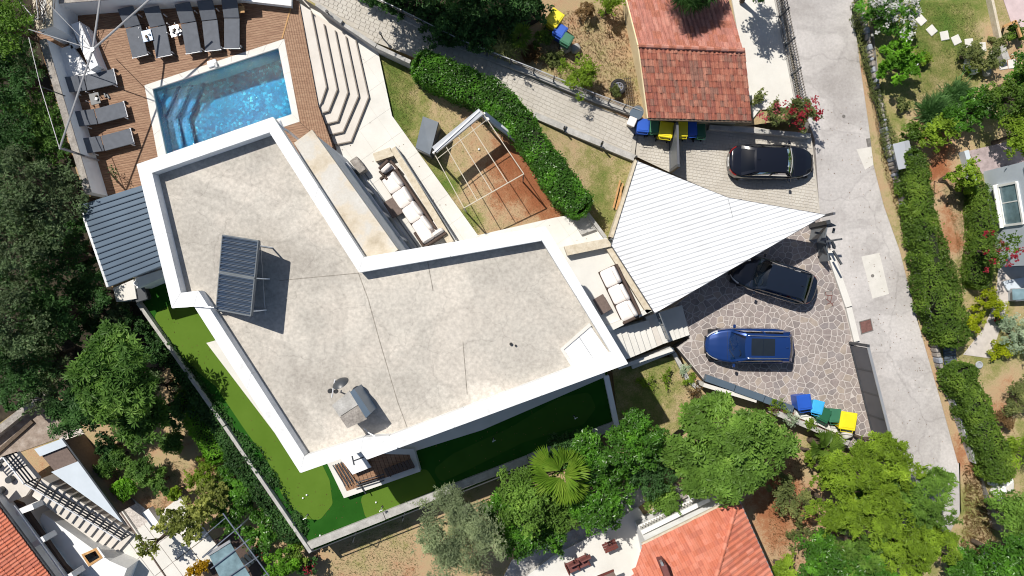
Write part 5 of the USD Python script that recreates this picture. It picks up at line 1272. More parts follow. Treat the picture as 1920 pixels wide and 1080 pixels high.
    t.part('number_plate', cbox((-a - .005, 0, .72), (.03, .52, .11), 0, .005), 'plate_white', local=True)
    t.part('spoiler' if hatch else 'boot_trim', grid_mesh(lambda u, v: rear(u, v, .015), np.linspace(0, .1, 3), np.linspace(.12, .88, 9)), paint, smooth=True, local=True)
    t.part('wiper', cat(tube(front(.98, .3, .02), front(.7, .62, .02), .012, 5), tube(front(.98, .62, .02), front(.72, .86, .02), .012, 5)), 'black_plastic', local=True)
    t.part('antenna', cbox(roof(.93, .5) + [0, 0, .03], (.16, .04, .06), 0, .015), paint, local=True)
    t.part('grille', cbox((a - .03, 0, hood - .48), (.08, W * .5, .14), 0, .03), 'car_trim', local=True)
    t.part('door_seam', cat(*[grid_mesh(lambda x, v: body(x, v, .003), np.array([x_, x_ + .012]), np.linspace(r0_, r1_, 6)) for x_ in (cowl - .15, -.1, -1.05) for r0_, r1_ in ((.05, .3), (.7, .95))]), 'car_trim', local=True)
    t.part('bonnet_seam', grid_mesh(lambda x, v: body(x, v, .004), np.array([cowl + .2, cowl + .215]), np.linspace(.3, .7, 9)), 'car_trim', local=True)
    return t


flat('car_glass_roof', (.012, .016, .02), rough=.08, spec=.8, coat=1.0)
flat('foil', (.62, .72, .76), rough=.35, metal=.4, scale=9, v=.3)
hatch_ = car('parked_car', 'black hatchback parked on the setts above the carport', P(1446, 304, .7) * [1, 1, 0], -0.5, 4.72, 1.9, 1.45, .93, .98, .55, -1.0, -1.75, 1.08, 'paint_black', 'car_glass', shade=True)
car('parked_car', 'dark estate car half under the white carport roof', P(1449, 523, .7) * [1, 1, 0], 163, 4.7, 1.95, 1.5, .95, 1.0, .45, -1.45, -1.95, 1.05, 'paint_dark', 'car_glass')
car('parked_car', 'blue off-road car with roof rails and sunroof on the crazy paving', P(1404, 648, .75) * [1, 1, 0], 179, 4.72, 1.95, 1.68, 1.06, 1.05, .42, -1.85, -2.18, 1.12, 'paint_navy', 'car_glass', sunroof=True, rails=True)
# ---------------------------------------------------------------- wheeled bins
def bin_(name, label, px, py, rot, col, s=(.58, .70, 1.05), zg=0.0, body=None, group=None, open_=0):
    s = np.array(s); loc = P(px, py, zg + s[2]) * [1, 1, 0] + [0, 0, zg]
    t = Thing(name, label, 'wheeled bin', loc, rot, group=group); w, d, h = s
    b = trimesh.convex.convex_hull(np.array([[i * w * .40, j * d * .38, .08] for i in (-1, 1) for j in (-1, 1)] + [[i * w * .48, j * d * .46, h - .06] for i in (-1, 1) for j in (-1, 1)] + [[i * w * .36, j * d * .34, .05] for i in (-1, 1) for j in (-1, 1)]))
    t.part('body', b, body or col, local=True); t.part('rim', cbox((0, 0, h - .05), (w, d, .06), 0, .015), body or col, local=True)
    lid = cat(cbox((0, .02, h + .02), (w * 1.04, d * 1.02, .07), 0, .03), cbox((0, .03, h + .06), (w * .82, d * .8, .04), 0, .015))
    t.part('lid', lid, col, local=True); t.part('handle', pipe([(-w * .4, -d * .5, h), (-w * .4, -d * .62, h), (w * .4, -d * .62, h), (w * .4, -d * .5, h)], .017, 6), col, local=True)
    for i in (-1, 1): t.part('wheel', disc((i * w * .42, -d * .42, .1), .1, .05, 14, (1, 0, 0)), 'black_rubber', local=True)
    t.part('axle', tube((-w * .42, -d * .42, .1), (w * .42, -d * .42, .1), .015, 6), 'grey_metal', local=True)
    return t


bin_('wheeled_bin', 'blue bin at the left end of the row on the crazy paving', 1508, 755, 8, 'bin_blue', (.74, .82, 1.1))
bin_('wheeled_bin', 'light blue bin next to the dark blue one on the crazy paving', 1533, 764, -14, 'bin_light_blue', (.6, .72, 1.05))
bin_('wheeled_bin', 'green bin pushed back behind the light blue bin', 1546, 779, -28, 'bin_green', (.62, .74, 1.0))
bin_('wheeled_bin', 'paler green bin touching the yellow bin on the crazy paving', 1566, 780, -3, 'bin_grey_green', (.58, .74, 1.0))
bin_('wheeled_bin', 'large yellow bin at the right end of the row on the crazy paving', 1590, 790, -9, 'bin_yellow', (.85, .95, 1.15), body='bin_yellow_b')
bin_('wheeled_bin', 'yellow bin nearest the top in the dry garden by the tiled garage', 1040, 34, -35, 'bin_yellow', (.72, .82, 1.1), .55)
bin_('wheeled_bin', 'blue bin between the yellow and green ones in the dry garden', 1050, 58, -32, 'bin_blue', (.62, .66, 1.0), .5)
bin_('wheeled_bin', 'green bin beside the garden stones in the dry garden', 1063, 74, -30, 'bin_grey_green', (.58, .6, 1.0), .5)
bin_('wheeled_bin', 'blue bin left of the gate leaf under the garage eave', 1206, 236, -4, 'bin_blue', (.66, .72, 1.05))
bin_('wheeled_bin', 'green bin left of the gate leaf between blue and yellow', 1227, 238, -3, 'bin_grey_green', (.5, .66, 1.0))
bin_('wheeled_bin', 'yellow bin left of the gate leaf, lid edges bent', 1249, 244, -8, 'bin_yellow', (.72, .84, 1.08), body='bin_yellow_b')
bin_('wheeled_bin', 'yellow bin right of the gate leaf under the garage eave', 1279, 242, 0, 'bin_yellow', (.6, .86, 1.05))
bin_('wheeled_bin', 'deep blue bin right of the gate leaf under the garage eave', 1298, 241, 3, 'bin_blue', (.5, .76, 1.0))
bin_('wheeled_bin', 'small dark green bin at the right of the garage bin row', 1314, 246, 4, 'bin_green', (.5, .72, .95))
for k, (a, b, r) in enumerate(((1061, 90, .32), (1079, 91, .28))):
    solo('garden_stone', ['brownish boulder behind the green garden bin', 'pale boulder right of the green garden bin'][k], 'stone', pillow(P(a, b, .65), (r * 2, r * 1.8, r * 1.5), .5, e=.75), ['old_stone', 'grey_concrete'][k], smooth=20)
# spare wheel and grate by the garage
t = Thing('spare_wheel', 'car wheel with silver spokes lying in the dry garden', 'wheel', P(1160, 163, .3))
c = P(1160, 163, .42); t.part('tyre', trimesh.creation.torus(.34, .12, 32, 12).apply_translation(c), 'black_rubber', smooth=True); rm = t.part('rim', cat(trimesh.creation.annulus(.2, .25, .16).apply_translation(c), disc(c, .07, .16)), 'rim_silver')
for i in range(7):
    a = i * 2 * math.pi / 7; t.part('spoke', bar(c + [.05 * math.cos(a), .05 * math.sin(a), .07], c + [.23 * math.cos(a), .23 * math.sin(a), .07], .06, .04), 'rim_silver', parent=rm)
t = Thing('metal_grate', 'rusty ladder like grate leaning by the spare wheel', 'grate', P(1176, 170, .3))
for i in range(4): t.part('bar', bar(P(1170 + 4 * i, 145, .5), P(1176 + 4 * i, 200, .5), .03), 'bark')
for i in range(9): t.part('bar', bar(P(1170 + i * .7, 147 + 6 * i, .53), P(1183 + i * .7, 147 + 6 * i, .53), .025), 'bark')
t = Thing('water_barrel', 'dark barrel with round lid at the garage corner', 'barrel', P(1193, 213, .3)); t.part('body', disc(P(1193, 213, .75), .33, .9, 20), 'grey_metal'); t.part('lid', disc(P(1193, 213, 1.22), .35, .05, 20), 'slate_metal')
t = Thing('gate_post', 'pale stone gate post where the lane meets the bin row', 'post', P(1185, 228, .2)); t.part('shaft', cbox(P(1185, 228, .7), (.36, .42, 1.0), -.4, .03), 'beige_stone'); t.part('cap', cbox(P(1185, 228, 1.24), (.44, .5, .1), -.4, .03), 'cushion_white')
# fence along the lane and low wall
lf = Thing('lane_fence', 'stone kerb with thin metal rails along the upper side of the lane', 'fence', P(960, 140, .8))
pts = [(660, -6), (760, 42), (870, 97), (1000, 147), (1110, 192), (1196, 224)]
for (a, b) in zip(pts[:-1], pts[1:]):
    z0, z1 = lane_z(np.array([a[0], b[0]])); p, q2 = P(*a, z0), P(*b, z1)
    lf.part('kerb_stone', bar(p + [0, .18, .1], q2 + [0, .18, .1], .3, .3), 'grey_concrete')
    for h in (.55, .85, 1.1): lf.part('rail', bar(p + [0, .2, h], q2 + [0, .2, h], .045, .035), 'galvanised' if h > 1 else 'bark_grey')
    for i in range(3): m = p + (q2 - p) * i / 3; lf.part('post', bar(m + [0, .2, .1], m + [0, .2, 1.15], .06), 'dark_metal')
t = Thing('low_wall', 'low rendered wall edging the drive behind the black hatchback', 'wall', P(1410, 243, .1)); t.part('wall_body', wall_line((1330, 238), (1520, 254), .5, -.2, .5, .25), 'grey_concrete')
yf = Thing('yard_fence', 'tall open mesh metal fence between garage yard and road', 'fence', P(1482, 90, .1))
p, q2 = P(1449, -20, 0), P(1492, 196, 0)
n_ = 44
for h in (.15, .55, .95, 1.35): yf.part('rail', bar(p + [0, 0, h], q2 + [0, 0, h], .035), 'bark_grey')
for i in range(n_ + 1):
    m = p + (q2 - p) * i / n_; yf.part('bar', bar(m + [0, 0, .1], m + [0, 0, 1.45], .03 if i % 11 else .08), 'bark_grey' if i % 11 else 'dark_metal')
yf.part('plinth', bar(p + [0, 0, 0], q2 + [0, 0, 0], .2, .3), 'grey_concrete')
# ---------------------------------------------------------------- tiled roofs
def barrel_tile(w, l, seg=4, h=.055, th=.014):
    """A curved clay tile, along +y up the slope, lower edge at y=0."""
    a = np.linspace(0, np.pi, seg + 1); x = np.concatenate([[-w * .5], -w * .32 * np.cos(a), [w * .5]]); z = np.concatenate([[0.012], h * np.sin(a) + .012, [.012]])
    n = len(x); V = np.vstack([np.column_stack([x, np.zeros(n), z + .022]), np.column_stack([x * .94, np.full(n, l), z]), np.column_stack([x, np.zeros(n), z * .0 - .005])]); F_ = []
    for i in range(n - 1): F_ += [(i, i + 1, n + i + 1), (i, n + i + 1, n + i), (2 * n + i, 2 * n + i + 1, i + 1), (2 * n + i, i + 1, i)]
    return V, np.array(F_)


def tile_roof(t, roof_part, e0, e1, up, rows, cols, mats, poly=None, budget=[0], seed=1, limit=300, jit=.012):
    """Tiles over the slope that starts at the eave e0-e1 and rises along the vector up."""
    r = np.random.default_rng(seed); e0, e1, up = map(np.array, (e0, e1, up)); ex = (e1 - e0); W_ = np.linalg.norm(ex); ex = ex / W_; Lu = np.linalg.norm(up); uy = up / Lu; nz = np.cross(ex, uy); nz = nz if nz[2] > 0 else -nz
    w, l = W_ / cols, Lu / rows; V0, F0 = barrel_tile(w, l * 1.12); M = np.stack([ex, uy, nz], 1); rest_ = {}
    cand = []
    for j in range(rows):
        for i in range(cols):
            c = e0 + ex * w * (i + .5) + uy * l * j
            if poly is not None and not poly.contains(Point(*(c + uy * l * .5)[:2])): continue
            s = FPX / (H - c[2]); px, py = c[0] * s + 960, 540 - c[1] * s
            cand.append((not (-20 < px < 1940 and -20 < py < 1100), i, j, c))
    cand.sort(key=lambda q_: q_[:3][0])
    for off_, i, j, c in cand:
        v = V0 * [1, 1, 1 + r.uniform(-.1, .1)] + [r.normal() * jit, r.normal() * jit, r.uniform(0, .008)]
        v = v @ M.T + c; m = mats[r.integers(0, len(mats))]
        if budget[0] < limit and not off_:
            t.part('tile', (v, F0), m, parent=roof_part); budget[0] += 1
        else: rest_.setdefault(m, []).append((v, F0))
    for m, k in rest_.items(): t.part('tiles', merge(k), m, parent=roof_part, kind='stuff')


OLD = [f'clay_old_{i}' for i in range(5)]; NEW = [f'clay_new_{i}' for i in range(4)]
gh = Thing('tiled_garage', 'garage with weathered red tile gable roof and cream wall', 'garage', P(1295, 110, .1))
e0, e1 = P(1215, 221, 2.15), P(1409, 226, 2.15); r0, r1 = P(1197, 86, 3.1), P(1393, 95, 3.1); b0, b1 = P(1160, -60, 2.15), P(1352, -50, 2.15)
gw = [(r0 * .5 + b0 * .5), e0, e1, b1, b0]
gp = Polygon([(e0 + [.30, .25, 0])[:2], (e1 + [-.3, .25, 0])[:2], (b1 + [-.3, -.2, 0])[:2], (b0 + [.28, -.2, 0])[:2]])
gh.part('wall', prism(gp, -.6, 2.0), 'cream_render')
rf_ = gh.part('roof', cat(quad(e0, e1, r1, r0, .1), quad(b0, b1, r1, r0, .1)), 'clay_old_2')
lim = [0]
tile_roof(gh, rf_, e0 + [0, 0, .0], e1, r0 - e0, 11, 24, OLD, budget=lim, seed=3)
for i, c in enumerate([(.40, .17, .13), (.36, .155, .12), (.43, .20, .155)]):
    surf(f'clay_pale_{i}', [(.2, tuple(np.array(c) * .7)), (.5, c), (.8, tuple(np.array(c) * 1.2))], scale=4, detail=8, rough=.9, fine=.2, fscale=16)
tile_roof(gh, rf_, b1, b0, r1 - b1, 11, 24, ['clay_pale_0', 'clay_pale_1', 'clay_pale_2', 'clay_old_1'], budget=lim, seed=4)
for i in range(14):
    a = r0 + (r1 - r0) * i / 14; b = r0 + (r1 - r0) * (i + 1.08) / 14; gh.part('ridge_tile', pipe([a + [0, 0, .05], b + [0, 0, .03]], [.13, .11], 8), ['clay_old_1', 'clay_pale_2'][i % 2], parent=rf_)
gh.part('verge_board', bar(e0 + [-.03, 0, -.02], r0 + [-.03, 0, -.02], .06, .16), 'cream_render'); gh.part('verge_board', bar(b0 + [-.03, 0, -.02], r0 + [-.03, 0, -.02], .06, .16), 'cream_render')
gh.part('gutter', bar(e0 + [0, -.06, -.06], e1 + [0, -.06, -.06], .1, .1), 'bark')
# ---------------------------------------------------------------- house at the lower right
hr = Thing('hip_roof_house', 'house with salmon tiled hip roof and white balustrade at the bottom edge', 'house', P(1340, 1040, GZ))
C_ = P(1383, 934, 3.0); Lw = P(1205, 1022, 3.0); Rw = P(1462, 1110, 3.0); hip = P(1328, 1130, 4.6)
Lw2 = C_ + (Lw - C_) * 1.0
hr.part('wall', prism(Polygon([(Lw + [.3, -.1, 0])[:2], (C_ + [-.1, -.5, 0])[:2], (Rw + [-.5, 0, 0])[:2], P(1240, 1150, 3)[:2]]), GZ - .1, 2.85), 'white_render')
rf2 = hr.part('roof', cat(quad(Lw, C_, hip, P(1150, 1215, 4.6), .08) if False else trimesh.Trimesh([Lw, C_, hip, Lw + (hip - C_)], [[0, 1, 2], [0, 2, 3]]), trimesh.Trimesh([C_, Rw, Rw + (hip - C_), hip], [[0, 1, 2], [0, 2, 3]])), 'clay_new_2')
lim = [0]
ex = unit(C_ - Lw); g0 = (hip - C_) - ex * ((hip - C_) @ ex)            # straight up the left slope
polyL = Polygon([Lw[:2], C_[:2], hip[:2], (Lw + (hip - C_))[:2]])
tile_roof(hr, rf2, Lw - ex * 3.2, C_, g0, 14, 36, NEW, poly=polyL, budget=lim, seed=6, limit=190, jit=.004)
lim2 = [0]; ex2 = unit(Rw - C_); g1 = (hip - C_) - ex2 * ((hip - C_) @ ex2)
polyR = Polygon([C_[:2], Rw[:2], (Rw + (hip - C_))[:2], hip[:2]])
tile_roof(hr, rf2, C_, Rw + ex2 * 3, g1, 9, 30, NEW, poly=polyR, budget=lim2, seed=7, limit=110, jit=.004)
for i in range(16):
    a, b = C_ + (hip - C_) * i / 16, C_ + (hip - C_) * (i + 1.1) / 16; hr.part('hip_tile', pipe([a + [0, 0, .07], b + [0, 0, .05]], [.12, .10], 8), NEW[i % 4], parent=rf2)
hr.part('eave_board', bar(Lw + [0, 0, -.08], C_ + [0, 0, -.08], .2, .12), 'beige_stone'); hr.part('eave_board', bar(C_ + [0, 0, -.08], Rw + [0, 0, -.08], .12, .12), 'galvanised')
Lb = P(1203, 998, 1.5); Cb = P(1330, 936, 1.5)
hr.part('balcony', prism(Polygon([P(1203, 998, .2)[:2], P(1322, 944, .2)[:2], P(1335, 965, .2)[:2], P(1216, 1022, .2)[:2]]), .05, .3), 'pale_stone')
hr.part('balustrade', bar(Lb, Cb, .22, .12), 'white_render'); hr.part('balustrade', bar(Lb - [0, 0, .85], Cb - [0, 0, .85], .14, .1), 'white_render')
for i in range(24):
    m = Lb + (Cb - Lb) * (i + .5) / 24; hr.part('baluster', bar(m - [0, 0, .8], m - [0, 0, .05], .09), 'pale_stone')
e0, e1 = P(1195, 1100, 2.4), P(1240, 1050, 2.4)
rf3 = hr.part('porch_roof', quad(P(1186, 1086, 2.6), P(1238, 1056, 2.6), P(1262, 1110, 3.0), P(1200, 1140, 3.0), .08), 'clay_new_1')
tile_roof(hr, rf3, P(1186, 1086, 2.65), P(1238, 1056, 2.65), (P(1262, 1110, 3.05) - P(1238, 1056, 2.65)), 4, 7, NEW, budget=[0], seed=9, limit=28)
hr.part('chimney', cbox(P(1246, 1070, 3.9), (.3, 1.1, 1.4), .35, .03), 'maroon_plastic'); hr.part('flue', bar(P(1239, 1052, 4.4), P(1252, 1084, 4.4), .12, .3), 'galvanised')
struct('patio', prism(PG([(955, 1105), (1040, 1040), (1120, 1000), (1196, 950), (1220, 985), (1240, 1040), (1200, 1120)], -.9), -1.25, -.9), 'pale_stone')
struct('side_path', prism(PG([(930, 1110), (960, 1050), (1110, 975), (1205, 905), (1222, 930), (1196, 952), (1120, 1002), (1040, 1042), (970, 1110)], -1.1), -1.25, -1.1), 'grey_concrete')
t = Thing('garden_bench', 'dark maroon two part garden bench on the white patio', 'bench', P(1083, 1056, -.9)); d_ = P(1101, 1046, -.5) - P(1063, 1064, -.5); rz = math.atan2(d_[1], d_[0])
for i, s in enumerate((.22, .78)): c = P(1063, 1064, -.6) + d_ * s; t.part('seat', cbox(c + [0, 0, .2], (.62, .6, .1), rz, .02), 'maroon_plastic'); t.part('back', cbox(c + [.12, .26, .45], (.62, .08, .5), rz, .02), 'maroon_plastic')
for s in (0, .5, 1): c = P(1063, 1064, -.6) + d_ * s; t.part('arm', cbox(c + [0, 0, .2], (.08, .62, .5), rz, .02), 'red_brown')
t = Thing('garden_table', 'dark slatted table in tree shade on the white patio', 'table', P(1143, 1025, -.9)); d_ = P(1156, 1018, -.2) - P(1132, 1029, -.2); rz = math.atan2(d_[1], d_[0])
for i in range(4): t.part('slat', cbox(P(1144, 1024, -.2) + np.array([-math.sin(rz), math.cos(rz), 0]) * (i - 1.5) * .14, (.8, .12, .05), rz, .01), 'red_brown')
for s in (-1, 1):
    for s2 in (-1, 1): t.part('leg', bar(P(1144, 1024, -.9) + [s * .28, s2 * .2, 0], P(1144, 1024, -.22) + [s * .28, s2 * .2, 0], .06), 'red_brown')
t = Thing('patio_parasol', 'grey folded patio canopy at the bottom edge of the white patio', 'canopy', P(1140, 1078, -.9)); t.part('canopy', quad(P(1120, 1082, 1.0), P(1150, 1070, 1.0), P(1160, 1090, 1.1), P(1126, 1100, 1.1), .06), 'table_brown'); t.part('post', tube(P(1140, 1084, -.9), P(1140, 1084, 1.0), .05), 'red_brown'); t.part('edge', bar(P(1119, 1082, 1.0), P(1151, 1069, 1.0), .1, .08), 'red_brown')
st2 = Thing('garden_steps', 'few worn brick steps beside the white balustrade', 'steps', P(1248, 945, GZ))
for i in range(5): st2.part('step', prism(PG([(1222 + 8 * i, 952 - 8 * i), (1240 + 8 * i, 943 - 8 * i), (1256 + 8 * i, 962 - 8 * i), (1238 + 8 * i, 972 - 8 * i)], GZ + .15 * i), GZ - .05, GZ + .15 * (i + 1)), 'old_stone')
# ---------------------------------------------------------------- house at the lower left
hl = Thing('balcony_house', 'white house with terracotta tiled roof, balcony and outside stairs', 'house', P(70, 1000, GZ))
ea, eb = P(-30, 912, 2.3), P(110, 1100, 2.3); exl = unit(eb - ea); upl = np.array([-(exl[1]), exl[0], 0]); upl = upl if upl[0] < 0 else -upl; upl = upl * 4.5 + [0, 0, 1.5]
hl.part('wall', prism(Polygon([(ea + upl * .12)[:2], (eb + upl * .12)[:2], (eb + upl)[:2], (ea + upl)[:2]]), GZ - .1, 2.2), 'white_render')
rf4 = hl.part('roof', quad(ea, eb, eb + upl, ea + upl, .1), 'clay_new_0')
tile_roof(hl, rf4, eb, ea, upl, 13, 34, NEW[:3], budget=[0], seed=10, limit=300, jit=.006)
hl.part('gutter', bar(ea + [.05, 0, -.1], eb + [.05, 0, -.1], .1, .12), 'dark_metal')
zb = .9
hl.part('balcony', prism(PG([(-20, 880), (31, 848), (72, 897), (48, 930), (0, 950), (-20, 930)], zb), zb - .25, zb), 'step_stone')
hl.part('balcony_floor', prism(PG([(0, 930), (40, 945), (120, 1060), (160, 1100), (90, 1100), (10, 975)], zb - .3), zb - .55, zb - .3), 'wicker_brown')  # floor coloured dark to stand in for the roof shade
hl.part('lower_wall', prism(PG([(80, 962), (150, 1012), (206, 1052), (238, 1066), (225, 1100), (150, 1100), (118, 1050), (74, 975)], .1), GZ, .1), 'white_render')
w_ = hl.part('window', prism(PG([(152, 1040), (181, 1027), (194, 1045), (166, 1063)], .15), .08, .13), 'timber'); hl.part('pane', prism(PG([(158, 1042), (178, 1033), (186, 1045), (168, 1056)], .15), .12, .145), 'car_glass_dark', parent=w_); hl.part('sill', prism(PG([(181, 1027), (184, 1026), (197, 1044), (194, 1046)], .15), .08, .17), 'white_render', parent=w_)
for (a, b) in (((30, 962), (62, 950)), ((50, 1030), (82, 1010)), ((116, 1090), (136, 1078))): hl.part('balcony_divider', wall_line(a, b, 1.5, .5, 1.5, .3), 'white_render')
hl.part('balcony_rail', bar(P(26, 948, 1.6), P(124, 1085, 1.6), .06, .06), 'alu_white'); hl.part('balcony_rail', bar(P(26, 948, 1.2), P(124, 1085, 1.2), .03), 'dark_metal')
for k in range(13): hl.part('step', prism(PG([np.array([60, 930]) + np.array([153, 111]) * k / 13, np.array([78, 897]) + np.array([171, 103]) * k / 13, np.array([78, 897]) + np.array([171, 103]) * (k + 1.15) / 13, np.array([60, 930]) + np.array([153, 111]) * (k + 1.15) / 13], zb - .05 - .15 * k), GZ - .05, zb - .05 - .15 * k), 'step_stone')
for (a, za), (b, zb_) in ((((0, 876), zb), ((31, 848), zb)), (((31, 848), zb), ((70, 897), zb)), (((71, 897), zb), ((246, 1001), -.9))):
    p, q2 = P(*a, za), P(*b, zb_)
    for h in (.3, .55, .8): hl.part('rail', bar(p + [0, 0, h], q2 + [0, 0, h], .06, .05), 'dark_metal')
    hl.part('handrail', bar(p + [0, 0, 1.02], q2 + [0, 0, 1.02], .06, .05), 'alu_white')
    n3 = max(2, int(np.linalg.norm(q2 - p) / 1.0))
    for i in range(n3 + 1): m = p + (q2 - p) * i / n3; hl.part('rail_post', bar(m, m + [0, 0, 1.05], .05), 'dark_metal')
for k, (x0_, y0_) in enumerate(((33, 905), (15, 925), (8, 880))): solo('plant_pot', ['dark potted plant on the outside landing', 'second dark potted plant by the house wall on the landing', 'potted plant at the outer landing corner'][k], 'plant pot', cat(disc(P(x0_ - 14, y0_ - 6, zb + .15), .18, .3), ), 'dark_metal')
t = Thing('shed_block', 'low white flat roofed outhouse with dark open yard next to the stairs', 'outhouse', P(140, 900, GZ))
t.part('roof', prism(PG([(64, 842), (117, 822), (125, 836), (75, 856)], .9), .75, .9), 'gray_render'); t.part('roof', prism(PG([(96, 885), (146, 865), (232, 980), (226, 978)], .9), .75, .9), 'gray_render'); t.part('wall', prism(PG([(66, 843), (117, 823), (232, 978), (222, 972), (98, 884), (75, 856)], .75).buffer(-.1), GZ, .74), 'table_brown')  # roof is white; the blue grey colour stands in for its shade
t.part('gutter', bar(P(118, 822, .9), P(236, 984, .9), .09, .09), 'dark_metal')
struct('pebble_path', prism(PG([(110, 820), (150, 800), (225, 915), (275, 955), (300, 995), (345, 1080), (240, 1100), (236, 1000), (225, 975)], GZ), GZ - .1, GZ + .03), 'pebble')
ps = Thing('patio_slabs', None, None, P(290, 1040, GZ), kind='structure')
base_ = np.array([238, 1008.]); du = np.array([34, -26.]); dv_ = np.array([27, 36.])
for i in range(-1, 3):
    for j in range(0, 3):
        o = base_ + du * i + dv_ * j; ps.part('paving_slab', prism(PG([o, o + du * .97, o + du * .97 + dv_ * .97, o + dv_ * .97], GZ), GZ, GZ + .06 + .003 * ((i + j) % 2)), 'pale_stone')
t = Thing('low_wall', 'short white block wall at the edge of the pebble path', 'wall', P(286, 975, GZ)); t.part('wall_body', wall_line((272, 958), (298, 994), -.7, GZ, -.7, .45), 'white_render')
t = Thing('path_kerb', 'thin dark edging along the pebble path', 'kerb', P(235, 960, GZ)); t.part('edging', wall_line((195, 915), (268, 1018), -1.1, GZ, -1.05, .09), 'table_brown'); t.part('edging', wall_line((268, 1018), (320, 1095), -1.1, GZ, -1.05, .05), 'table_brown'); t.part('edging', wall_line((208, 925), (262, 1004), -1.1, GZ, -1.0, .07), 'pale_stone')
struct('garden_lane', prism(PG([(-40, 850), (80, 735), (115, 770), (150, 800), (110, 822), (30, 850), (-40, 900)], GZ), GZ - .1, GZ + .04), 'old_path')
t = Thing('low_wall', 'long low rubble wall along the shaded path at the left edge', 'wall', P(40, 780, GZ)); t.part('wall_body', wall_line((-30, 828), (82, 738), -.6, GZ, -.6, .4), 'old_stone'); t.part('wall_body', wall_line((-30, 870), (60, 790), -1.0, GZ, -1.0, .2), 'bark')
# glass roofed pergola at the bottom
gpg = Thing('glass_pergola', 'steel pergola with blue green glass awning over a dark garden terrace', 'pergola', P(430, 1030, GZ))
A, B, C, D = [P(*q_, 1.2) for q_ in ((380, 1045), (452, 985), (512, 1090), (440, 1130))]
A0, B0 = P(405, 1000, 1.2), P(418, 962, 1.2)
gpg.part('frame_rail', bar(B0, C, .06, .06), 'collector_rib'); gpg.part('frame_rail', bar(A, B, .05, .06), 'collector_rib'); gpg.part('frame_rail', bar(P(374, 1012, 1.2), P(424, 970, 1.2), .04), 'collector_rib')
for s in (.25, .55, .85): gpg.part('rafter', bar(A + (D - A) * s, B + (C - B) * s, .045, .05), 'collector_rib')
for q_ in (A, B, C): gpg.part('post', bar(np.array([q_[0], q_[1], GZ]), q_, .07), 'collector_rib')
gpg.part('awning', quad(P(392, 1042, 1.1), P(432, 1018, 1.1), P(475, 1090, 1.1), P(430, 1120, 1.1), .02), 'awning_glass'); gpg.part('awning_roller', bar(P(390, 1040, 1.12), P(432, 1014, 1.12), .14, .1), 'galvanised')
struct('pergola_terrace', prism(PG([(370, 1030), (450, 985), (520, 1090), (430, 1130)], GZ + .02), GZ - .05, GZ + .05), 'wicker_brown')
t = Thing('garden_set', 'light wooden slats of a seat beside the glass pergola', 'seat', P(470, 1035, GZ))
for i in range(5): t.part('slat', bar(P(452 + 7 * i, 1046 - 6 * i, -.7), P(468 + 7 * i, 1062 - 6 * i, -.7), .2, .05), 'timber_pale')
for i in (0, 4): t.part('leg', bar(P(458 + 7 * i, 1050 - 6 * i, GZ), P(458 + 7 * i, 1050 - 6 * i, -.7), .08), 'timber')
# ---------------------------------------------------------------- right side: wall, kiosk, house and garden things
ew = Thing('stone_wall', 'rough dry stone wall along the right side of the road', 'wall', P(1720, 470, .2))
rr = np.random.default_rng(12); wl = [(1612, -20), (1645, 150), (1672, 285), (1706, 400), (1747, 600), (1768, 690)]
lsw = LineString(XY(wl, .6)); k = 0; s = 0.0
while s < lsw.length - .1:
    l_ = rr.uniform(.16, .38); c = np.array(lsw.interpolate(s + l_ / 2).coords[0]); d_ = np.array(lsw.interpolate(min(s + l_, lsw.length)).coords[0]) - c; rz = math.atan2(d_[1], d_[0])
    ew.part('stone', cbox((c[0] + rr.normal() * .02, c[1], .3 + rr.uniform(-.03, .05)), (l_ - .02, rr.uniform(.14, .24), .62), rz + rr.normal() * .08, .05), ['old_stone', 'wall_blue'][int(rr.random() < .4)]); s += l_; k += 1
t = Thing('boundary_wall', 'smooth pale wall along the road beside the lower right hedge', 'wall', P(1800, 780, .2)); t.part('wall_body', wall_line((1770, 692), (1800, 775), .55, -1, .6, .22), 'wall_pale'); t.part('wall_body', wall_line((1800, 776), (1832, 868), .55, -1, .6, .22), 'wall_pale')
t = Thing('utility_box', 'pale grey utility cabinet standing by the roadside hedge', 'cabinet', P(1687, 292, .1)); t.part('body', cbox(P(1688, 292, .75), (.55, 1.35, 1.3), .22, .02), 'galvanised_paint'); t.part('roof', cbox(P(1690, 292, 1.43), (.62, 1.42, .06), .22, .02), 'alu_grey'); t.part('door_panel', cbox(P(1680, 290, .85), (.06, .5, .7), .22, .01), 'flower_white')
hg = Thing('grey_house', 'light blue grey house with white framed window at the right edge', 'house', P(1880, 400, .3))
w0_ = [P(1836, 345, .3), P(1873, 500, .3), P(2060, 492, .3), P(2040, 310, .3)]
w0_[0] = P(1843, 322, .3)
hg.part('wall', prism(Polygon([q_[:2] for q_ in w0_]), .2, 5.6), 'gray_render')
a, b = w0_[0], w0_[1]; d_ = (b - a) / np.linalg.norm(b - a); no = np.array([d_[1], -d_[0], 0]); no = no if no[0] < 0 else -no


def on_wall(s, z): return a + d_ * s + [0, 0, z] + no * .03


